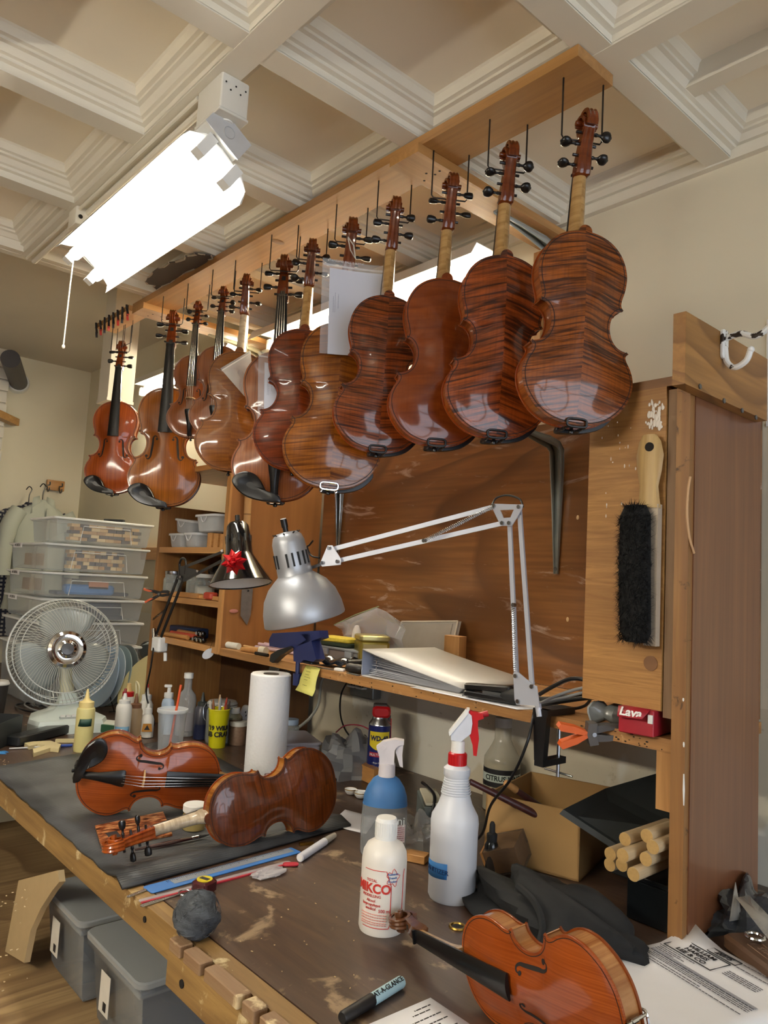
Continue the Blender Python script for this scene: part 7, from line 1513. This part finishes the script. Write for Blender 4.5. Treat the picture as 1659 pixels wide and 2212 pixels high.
a, b_ = PZ(40, 1600, .016), PZ(150, 1572, .016); d = b_ - a; tag(MB(frame((a + b_) / 2, d, Vector((-d.y, d.x, 0)))).rbox((0, .01, 0), (d.length + .03, .05, .030), .008).build('long_case', plain('case_charcoal', '202224', .3)), 'long narrow black case lying in front of the fan base', 'case')
c = PZ(222, 1580, 0); t = thing('green_tray', 'dark green shallow box with white lining behind the yellow squeeze bottle', 'box', c); MB().rbox(c + Vector((0, .02, .014)), (.12, .07, .026), .003, RZ(35)).build('box', plain('dark_green', '1e4a30', .5), t); MB().rbox(c + Vector((0, .02, .028)), (.11, .06, .004), .003, RZ(35)).build('lining', plain('lining_white', 'c9ccc0', .6), t)

# ------------------------------------------------------------------ fan
fb = PZ(140, 1572, 0); ft = thing('desk_fan', 'white desk fan with a wire cage and chrome hub on the bench', 'fan', fb); M_fan = plain('fan_white', 'd3ded8', .35, vary=.04); M_fanc = plain('fan_cream', 'd9d6b8', .4, vary=.04)
fd = CAM - fb; fd.z = 0; fd.normalize(); fd = (Matrix.Rotation(math.radians(10), 3, 'Z') @ fd)
Fb = frame(fb, Vector((0, 0, 1)).cross(fd), (0, 0, 1)); Fo = Fb
def FB(v): return Fb @ Vector(v)
MB(Fb).prism([(x, .0, z) for x, z in ((-.105, -.07), (-.125, .05), (-.10, .11), (.10, .11), (.125, .05), (.105, -.07))], (0, .030, 0)).build('base', M_fan, ft)
P = []
for s_, h in ((1., .030), (.96, .042), (.55, .062), (.30, .085), (.22, .12)):
    P.append([FB((s_ * x, h, s_ * z)) for x, z in ((-.105, -.07), (-.125, .05), (-.10, .11), (.10, .11), (.125, .05), (.105, -.07), (-.105, -.07))])
MB().grid(P).build('base_top', M_fan, ft); MB(Fb).box((.0, .049, .085), (.07, .008, .02)).build('switch_panel', plain('fan_grey', 'a9b0ac', .4), ft)
for k in range(4): MB(Fb).box((-.025 + .017 * k, .055, .087), (.013, .006, .012)).build('button', M_white, ft)
hc = PY(131, 1402, fb.y - .02); hub_h = (Fb.inverted() @ hc).y; hx = (Fb.inverted() @ hc).x
MB(Fb).cyl((0, .10, 0), (hx * .8, hub_h, -.03), .024, .02, 16).build('stem', M_fanc, ft)
Mc = Fb @ Matrix.Translation((hx, hub_h, .02)) @ Matrix.Rotation(math.radians(-12), 4, 'X'); R_f = .176
MB(Mc).cyl((0, 0, -.14), (0, 0, -.045), .048, .055, 24).build('motor_housing', M_fanc, ft); MB(Mc).ell((0, .045, -.10), (.03, .045, .035)).build('motor_knob', M_fanc, ft)
M_cage = plain('cage_wire', 'c6c8c2', .3, .4, vary=.03)
for zz_, rr_, wr in ((.0, R_f, .0035), (.034, R_f * .93, .0016), (.047, R_f * .80, .0016), (-.05, R_f * .86, .0016)): MB(Mc).tube([(rr_ * math.cos(a), rr_ * math.sin(a), zz_) for a in np.linspace(0, 2 * math.pi, 56, False)], wr, 6, True).build('cage_ring', M_cage, ft)
wire = None
def cage_wire(k, n, front):
    a = 2 * math.pi * k / n; tw = .32 if front else -.32
    pr = [(.058, .052, 0), (.10, .053, .3), (.145, .049, .7), (.168, .036, .9), (.174, .016, 1.), (R_f, .0, 1.)] if front else [(R_f, 0, 0), (.175, -.02, .1), (.168, -.042, .25), (.12, -.056, .6), (.05, -.056, 1.)]
    return MB(Mc).tube([(r_ * math.cos(a + tw * f_), r_ * math.sin(a + tw * f_), z_) for r_, z_, f_ in pr], .0009, 4)
proto = None
for front, n in ((True, 84), (False, 72)):
    for k in range(n): cage_wire(k, n, front).build('cage_wire', M_cage, ft)
MB(Mc).lathe([(.0, .066), (.02, .066), (.026, .063), (.034, .060), (.050, .064), (.060, .060), (.064, .052), (.060, .048), (.0, .048)], 36).build('hub_cap', M_chrome, ft); MB(Mc).lathe([(.0, .070), (.019, .069), (.021, .065), (.0, .065)], 28).build('badge', plain('badge_grey', '5a5a5c', .3, .5), ft)
for k in range(3):
    a0 = math.radians(100 + 120 * k); P = []
    for i in range(9):
        u = i / 8; row = []
        for j in range(9):
            v = j / 8; rr_ = .035 + (.118) * v; aa = a0 + (u - .5) * (1.15 + .45 * math.sin(math.pi * v)) - .25 * v; row.append(Vector((rr_ * math.cos(aa), rr_ * math.sin(aa), .016 - .036 * u + .006 * math.sin(math.pi * v))))
        P.append(row)
    MB(Mc).grid(P).build('blade', plain('blade_grey', '8f9694', .3, vary=.02), ft, solid=.002)
# ------------------------------------------------------------------ plates in a rack, cream palette board
rk = PZ(235, 1512, 0); rk = Vector((rk.x * .93, rk.y * .93, 0)); t = thing('plate_rack', 'black wire rack holding plates behind the fan', 'rack', rk)
for s_ in (-.06, .06): MB().tube([rk + Vector(v) for v in ((s_, -.02, .004), (s_, .12, .004), (s_, .12, .10))], .002, 6).build('wire', M_black, t); MB().tube([rk + Vector(v) for v in ((s_, .0, .004), (s_, -.02, .06))], .002, 6).build('wire', M_black, t)
MB().tube([rk + Vector((-.06, .05, .004)), rk + Vector((.06, .05, .004))], .002, 6).build('wire', M_black, t)
for k, colr in enumerate(('a9c4da', 'c9d6da', '9fb2b4', '7e8584')):
    c = rk + Vector((-.01 - .01 * k, -.02 + .030 * k, .125)); ax_ = (Vector((.12, -.97, .22))).normalized(); u_, v_, _ = basis(ax_); Mx = frame(c, u_, v_)
    if (Mx.to_3x3() @ Vector((0, 0, 1))).dot(ax_) < 0: Mx = frame(c, v_, u_)
    tag(MB().lathe([(0, .0), (.065, .0), (.075, .004), (.108, .013), (.118, .015), (.118, .018), (.106, .017), (.074, .008), (0, .005)], 40, Mx).build('dinner_plate', plain('glaze_%s' % colr, colr, .15, vary=.03)), ('blue glazed plate standing frontmost in the rack behind the fan', 'pale glazed plate standing second in the rack behind the fan', 'grey-green plate standing third in the rack behind the fan', 'dark grey plate standing last in the rack behind the fan')[k], 'plate', 'plates in the rack')
c = PZ(292, 1530, 0); c = Vector((c.x * .95, c.y * .95, 0)); t = thing('cream_board', 'cream coloured oval board leaning against the bookcase side', 'board', c)
ol = [(-.05, 0), (-.075, .05), (-.072, .12), (-.04, .19), (.01, .235), (.06, .25), (.085, .22), (.075, .12), (.05, .04), (.0, -.0)]; Fm = frame(c + Vector((0, .0, .001)), RGT - Vector((0, 0, RGT.z)), Vector((-.25, .35, 1)))
MB(Fm).prism([(p.x, p.y, 0) for p in smooth_path([(x, y, 0) for x, y in ol], 4)], (0, 0, .006)).build('board', plain('cream_varnish', 'd2c690', .35, vary=.10, scale=6), t)
t, c = TH('chrome_mirror', 'round chrome desk mirror standing behind the cream board', 'mirror', 300, 1500); c = Vector((c.x * .96, c.y * .96, 0)); t.location = c; t['base'] = tuple(c); q = c + Vector((0, .03, .20))
MB().tube([q + RGT * (.045 * math.cos(a)) + Vector((0, 0, .045 * math.sin(a))) for a in np.linspace(0, 2 * math.pi, 24, False)], .005, 8, True).build('rim', M_chrome, t); MB().cyl(c, q - Vector((0, 0, .045)), .004, n=8).build('stand', M_chrome, t); MB().cyl(q, q + FWD * .002, .043, n=24).build('glass', plain('mirror_glass', 'aab4b8', .05, .9), t)
# coffee cup with lid at the left edge, cables on the bench
q = PY(-8, 1500, .80); c = Vector((q.x, .80, 0)); t = thing('coffee_cup', 'black takeaway coffee cup with a white lid at the left edge', 'cup', c); L_(t, c, 'cup', [(0, .001), (.03, .001), (.038, .11), (.037, .112)], plain('cup_black', '2a2624', .6)); L_(t, c, 'lid', [(.04, .11), (.041, .114), (.036, .124), (0, .125)], M_white)
t = thing('cord_coil', 'tangle of grey and black cords lying behind the fan base', 'cords', PZ(80, 1520, .003))
for k in range(4):
    c = PZ(70 + 25 * k, 1530 - 2 * k, .004 + .004 * k); MB().tube([c + Vector(((.10 + .02 * k) * math.cos(a) * (1 + .2 * math.sin(2 * a + k)), (.05 + .01 * k) * math.sin(a), .002 * math.sin(3 * a) + .003)) for a in np.linspace(0, 2 * math.pi, 28, False)], .0032, 6, True).build('loop', (M_black, plain('grey_cable', '8a8d90', .4))[k % 2], t)
c = Vector((-3.12, .72, 0)); crumple('white_rag', 'crumpled pale blue-grey rag left of the fan', 'rag', c, .13, .10, .11, plain('rag_white', 'bfc8cf', .85, vary=.25, scale=30), 44, n=30, rough=.45)

# ------------------------------------------------------------------ clear storage boxes
XS = -3.05; y0, y1 = .952, 1.372; zl = [.740, .635, .521, .418, .325, .226, .120]
M_bx = film('storage_clear', 'dde3e6', .10, .2); M_lid = film('storage_lid', 'f0f3f3', .55, .25); M_blk = [plain('block_pale', 'cfae78', .7), plain('block_tan', 'b58e5a', .7), plain('block_dark', '57504a', .7), plain('block_cream', 'd8c090', .7)]
for k in range(6):
    zt = zl[k]; zb = zl[k + 1] + .008 if k < 6 else 0; 
    if k == 5: zb = .002
    x1_ = XS + (.02 if k == 0 else 0); x0_ = x1_ - (.31 if k == 0 else .48); ya_, yb_ = (y0 + .02, y1 + .0) if k == 0 else (y0, y1)
    lab = ('topmost clear storage box full of wooden blocks', 'second clear storage box from the top, holding wooden blocks', 'third clear storage box from the top with a blue bag inside', 'fourth clear storage box from the top with dark cases inside', 'fifth clear storage box from the top behind the fan', 'lowest clear storage box behind the fan')[k]
    t = thing('storage_box', lab, 'storage box', ((x0_ + x1_) / 2, (ya_ + yb_) / 2, zb), group='stacked clear storage boxes'); P = []
    for z_, ins in ((zb, .018), (zb + .004, .014), (zt - .012, .006), (zt - .010, .0)):
        P.append([Vector(v) for v in ((x0_ + ins, ya_ + ins, z_), (x1_ - ins, ya_ + ins, z_), (x1_ - ins, yb_ - ins, z_), (x0_ + ins, yb_ - ins, z_), (x0_ + ins, ya_ + ins, z_))])
    b = MB(); b.grid(P); b.add(P[0][:-1], [(0, 1, 2, 3)]); b.build('box', M_bx, t, solid=.0015); MB().rbox(((x0_ + x1_) / 2, (ya_ + yb_) / 2, zt - .004), (x1_ - x0_ + .014, yb_ - ya_ + .014, .008), .012).build('lid', M_lid, t)
    MB().tube([(x1_ + .001, ya_ + .10, zb + .006), (x1_ + .001, ya_ + .11, zt - .03), (x1_ + .001, yb_ - .10, zt - .03), (x1_ + .001, yb_ - .09, zb + .006)], .0015, 5).build('moulded_panel', M_lid, t)
    if k in (1, 2, 3): Ml_ = frame((x0_ + .13, ya_ - .007, zt - .004), (1, 0, 0), (0, 0, 1)); MB(Ml_).box((0, -.006, 0), (.12, .02, .001)).build('label', M_paper, t); text('84 CRISTAL', .015, M_ink, t, Matrix.Translation(-Vector(t['base'])) @ Ml_ @ Matrix.Translation((0, -.006, .001)), 'lettering', ext=.0002)
    if k < 2:
        yy0, yy1 = (ya_ + .07, yb_ - .05) if k == 0 else (ya_ + .10, yb_ - .10); nr, nc = (5, 8) if k == 0 else (5, 9); h = (zt - zb - .03) / nr
        for r_ in range(nr):
            for q_ in range(nc):
                wy = (yy1 - yy0) / nc; MB().box((x1_ - .045 - random.uniform(0, .012), yy0 + wy * (q_ + .5 + (.3 if r_ % 2 else 0)), zb + .010 + h * (r_ + .5)), (.05, wy * .95, h * .92)).build('wood_block', M_blk[(r_ * 3 + q_ * 5 + (q_ * r_) % 3) % 4] if not (q_ % 3 == 1 and 0 < r_ < 4 and r_ % 2) else M_blk[2], t)
    elif k == 2: 
        MB(RZ(0)).rbox((x1_ - .06, ya_ + .20, zb + .03), (.06, .20, .04), .015).build('blue_bag', plain('bag_blue', '3f78b4', .4), t); MB().box((x1_ - .035, ya_ + .23, zb + .05), (.01, .08, .03)).build('printed_card', plain('card_orange', 'c98a62', .5), t); MB().rbox((x1_ - .10, ya_ + .22, zb + .014), (.10, .30, .014), .01).build('dark_sheet', plain('dark_sheet', '4a5058', .5), t)
    elif k == 3: MB().rbox((x1_ - .05, ya_ + .26, zb + .045), (.05, .14, .05), .004).build('dark_case', plain('dark_case', '3a4048', .5), t); MB().rbox((x1_ - .05, ya_ + .24, zb + .012), (.05, .2, .016), .004).build('dark_case', plain('dark_case', '3a4048', .5), t)
    if k in (1, 2): MB().rbox((x0_ + .18, ya_ + .05, zb + .04), (.10, .05, .05), .004).build('wood_stack', M_blk[1], t)
tag(MB().rbox((XS - .10, 1.25, .751), (.09, .02, .014), .004, RZ(40)).build('dark_pliers', M_matblack), 'dark tool lying on the topmost storage box lid', 'tool')
# wooden rail on the wall beside the bookcase
w0 = PY(320, 1205, YW - .01); tag(MB().bb(-3.6, -2.63, YW - .022, YW - .002, .60, .66).build('wooden_rail', M_pine), 'wooden rail on the wall between the storage boxes and bookcase', 'rail')

# ------------------------------------------------------------------ coat rack and shirts on the far wall
k0 = PX(112, 1048, XF + .015); t = thing('coat_rack', 'small wooden wall rack with dark metal hooks on the far wall', 'coat rack', k0); MB().rbox(k0 + Vector((0, .02, 0)), (.022, .10, .06), .004).build('board', M_piney, t)
for dy in (-.03, .04): MB().tube(smooth_path([k0 + Vector((.011, dy, -.005)) + Vector(v) for v in ((0, 0, 0), (.05, 0, .0), (.06, -.004, .016))], 4), .004, 6).build('hook', M_steelgrey, t); MB().tube(smooth_path([k0 + Vector((.011, dy, -.012)) + Vector(v) for v in ((0, 0, 0), (.02, 0, -.03), (.045, 0, -.025), (.05, 0, -.01))], 4), .004, 6).build('hook', M_steelgrey, t)
def shirt(label, px, py, xw, wsh, hgt, m, seed, hangpt, collar=True):
    top = PX(px, py, xw); t = thing('hanging_shirt', label, 'shirt', top - Vector((0, 0, hgt))); R_ = np.random.RandomState(seed); P = []; n = 26
    prof = [(0, .030, .025), (-.015, .05, .035), (-.05, wsh * .62, .05), (-.10, wsh * .92, .06), (-.2, wsh * .95, .065), (-.35, wsh * .9, .065), (-.55, wsh * .95, .065), (-hgt, wsh * 1.0, .07)]
    for dz, w_, d_ in prof:
        row = []
        for k in range(n):
            a = 2 * math.pi * k / n; f_ = 1 + .10 * math.sin(5 * a + dz * 3 + seed) * min(1, -dz * 4); row.append(top + Vector((d_ * math.cos(a) * f_, w_ / 2 * math.sin(a) * f_, dz)))
        P.append(row + [row[0]])
    MB().grid(P).build('body', m, t, angle=70)
    for sg in (-1, 1):
        q = [top + Vector((.02, sg * wsh * .40, -.07)), top + Vector((.03, sg * wsh * .55, -.16)), top + Vector((.04, sg * wsh * .60, -.30)), top + Vector((.04, sg * wsh * .60, -.42))]
        MB().tube(smooth_path(q, 4), [.045] * 6 + [.04] * 7, 12).build('sleeve', m, t, angle=70)
    if collar:
        for sg in (-1, 1): MB().add([top + Vector((.03, sg * .008, -.05)), top + Vector((.045, sg * .07, -.085)), top + Vector((.02, sg * .055, .006)), top + Vector((.005, sg * .02, .02))], [(0, 1, 2, 3)]).build('collar', m, t, solid=.003)
        MB().box(top + Vector((.026, 0, -.035)), (.002, .03, .022)).build('neck_label', plain('neck_label', '3a3440', .6), t)
        MB().box(top + Vector((.075, .01, -.25)), (.004, .012, .4)).build('placket', m, t)
        for k in range(3): MB().cyl(top + Vector((.078, .01, -.14 - .12 * k)), top + Vector((.080, .01, -.14 - .12 * k)), .006, n=10).build('button', M_steelgrey, t)
    MB().tube(smooth_path([top + Vector((.0, 0, -.01)), top + Vector((.0, 0, .04)), top + Vector((-.005, .012, .075)), top + Vector((.0, -.005, .09)), top + Vector((0, -.02, .07))], 4), .003, 6).build('hanger_hook', M_black, t)
    return t
M_shirt = plain('grey_green_cotton', 'a3a89c', .85, vary=.05, scale=6)
M_pl = NT('plaid_cotton'); _v = M_pl.coord(); _a = M_pl.n('ShaderNodeTexWave', bands_direction='Y'); _b = M_pl.n('ShaderNodeTexWave', bands_direction='Z')
for q in (_a, _b): q.inputs['Scale'].default_value = 14; M_pl.l(_v, q.inputs[0])
M_pl.l(M_pl.mix(M_pl.ramp(_a.outputs['Color'], [(.45, (0, 0, 0, 1)), (.55, (1, 1, 1, 1))]), M_pl.mix(M_pl.ramp(_b.outputs['Color'], [(.45, (0, 0, 0, 1)), (.55, (1, 1, 1, 1))]), '1c2233', 'a8a49c'), '262a3a'), M_pl.b.inputs['Base Color']); M_pl.set(Roughness=.85); M_pl = M_pl.m
shirt('plaid dark blue shirt hanging behind the grey one on the far wall', 62, 1085, XF + .09, .40, .75, M_pl, 3, None, False)
shirt('grey-green buttoned shirt hanging from the coat rack on the far wall', 92, 1080, XF + .28, .30, .60, M_shirt, 1, None)

# sheet of paper on the right wall
p = PY(1659, 690, YW - .003); tag(MB().bb(p.x - .002, p.x + .21, YW - .004, YW - .001, PY(1655, 922, YW).z, p.z).build('paper_notice', M_paper), 'white paper sheet pinned to the wall beside the coat hook board', 'paper')

# ------------------------------------------------------------------ under the bench
M_bin = film('bin_clear', 'aab0b2', .18, .2); M_binlid = film('bin_lid', 'a9adae', .55, .2)
def bin_(x0_, x1_, ya_, yb_, zb, zt, label, content):
    t = thing('plastic_bin', label, 'bin', ((x0_ + x1_) / 2, (ya_ + yb_) / 2, zb), group='clear bins under the bench'); P = []
    for z_, ins in ((zb, .025), (zb + .01, .02), (zt - .03, .006), (zt - .028, -.004), (zt - .010, -.004)): P.append([Vector(v) for v in ((x0_ + ins, ya_ + ins, z_), (x1_ - ins, ya_ + ins, z_), (x1_ - ins, yb_ - ins, z_), (x0_ + ins, yb_ - ins, z_), (x0_ + ins, ya_ + ins, z_))])
    b = MB(); b.grid(P); b.add(P[0][:-1], [(0, 1, 2, 3)]); b.build('bin', M_bin, t, solid=.002); MB().rbox(((x0_ + x1_) / 2, (ya_ + yb_) / 2, zt - .006), (x1_ - x0_ + .02, yb_ - ya_ + .02, .014), .02).build('lid', M_binlid, t)
    MB().rbox(((x0_ + x1_) / 2, (ya_ + yb_) / 2, zb + .06), (x1_ - x0_ - .06, yb_ - ya_ - .16, .10), .03).build('contents', content, t)
    Ml_ = frame(((x0_ + x1_) / 2 - .03, ya_ - .0015, zt - .085), (1, 0, 0), (0, 0, 1)); MB(Ml_).box((0, 0, 0), (.045, .075, .001)).build('label', plain('bin_label', 'd8d4c8', .6), t); scribble([(-.02, .02, .028 - .007 * k) for k in range(4)], Matrix.Translation(-Vector(t['base'])) @ Ml_, M_ink, t, 'print', .002); MB(Ml_).box((.005, -.022, .001), (.014, .016, .0006)).build('print_square', M_ink, t)
    return t
bin_(-1.86, -1.625, .655, 1.05, -.372, -.195, 'clear lidded bin with a white label under the bench, left one', plain('bin_stuff_dark', '2c2a2a', .8))
bin_(-1.58, -1.33, .655, 1.05, -.372, -.195, 'clear lidded bin with a white label under the bench, right one', plain('bin_stuff_grey', '35343a', .8))
st = MB().bb(-2.9, -.9, .05, 1.3, -.40, -.378).build('low_shelf', ply('low_shelf_ply', 'a88c62', '7d6242', 11., .7, axis=1, stretch=.35)); tag(st, 'low plywood board carrying the clear bins under the bench', 'shelf'); 
for x in (-2.8, -.95):
    for y in (.12, 1.24): MB().bb(x - .03, x + .03, y - .03, y + .03, ZF, -.40).build('foot', M_pinez, st)
# curved wooden template leaning left of the bins
A = [PY(*p, .612) for p in ((40, 1902), (125, 1880), (128, 1905), (112, 1925), (88, 1962), (66, 2010), (52, 2080), (8, 2085))]
tag(MB().prism([Vector((p.x, p.y, max(p.z, -.3775))) for p in A], (.003, .012, 0)).build('curved_template', plain('pale_ply', 'b8a27a', .6, vary=.08)), 'pale curved plywood template leaning under the bench left of the bins', 'template')
tag(MB().box(PY(60, 1850, .95), (.03, .03, .36), Matrix.Rotation(.9, 4, 'Y')).build('slanted_brace', wood('brace_wood', '5a4630', '7a6244', 2)), 'slanted wooden brace in the dark under the bench', 'brace')
MB().bb(XL, .75, 1.55, 1.56, ZF, -.052).build('under_bench_shade', plain('painted_shade', '2b221b', .85), bench)  # dark sheet added to stand in for the shade under the bench
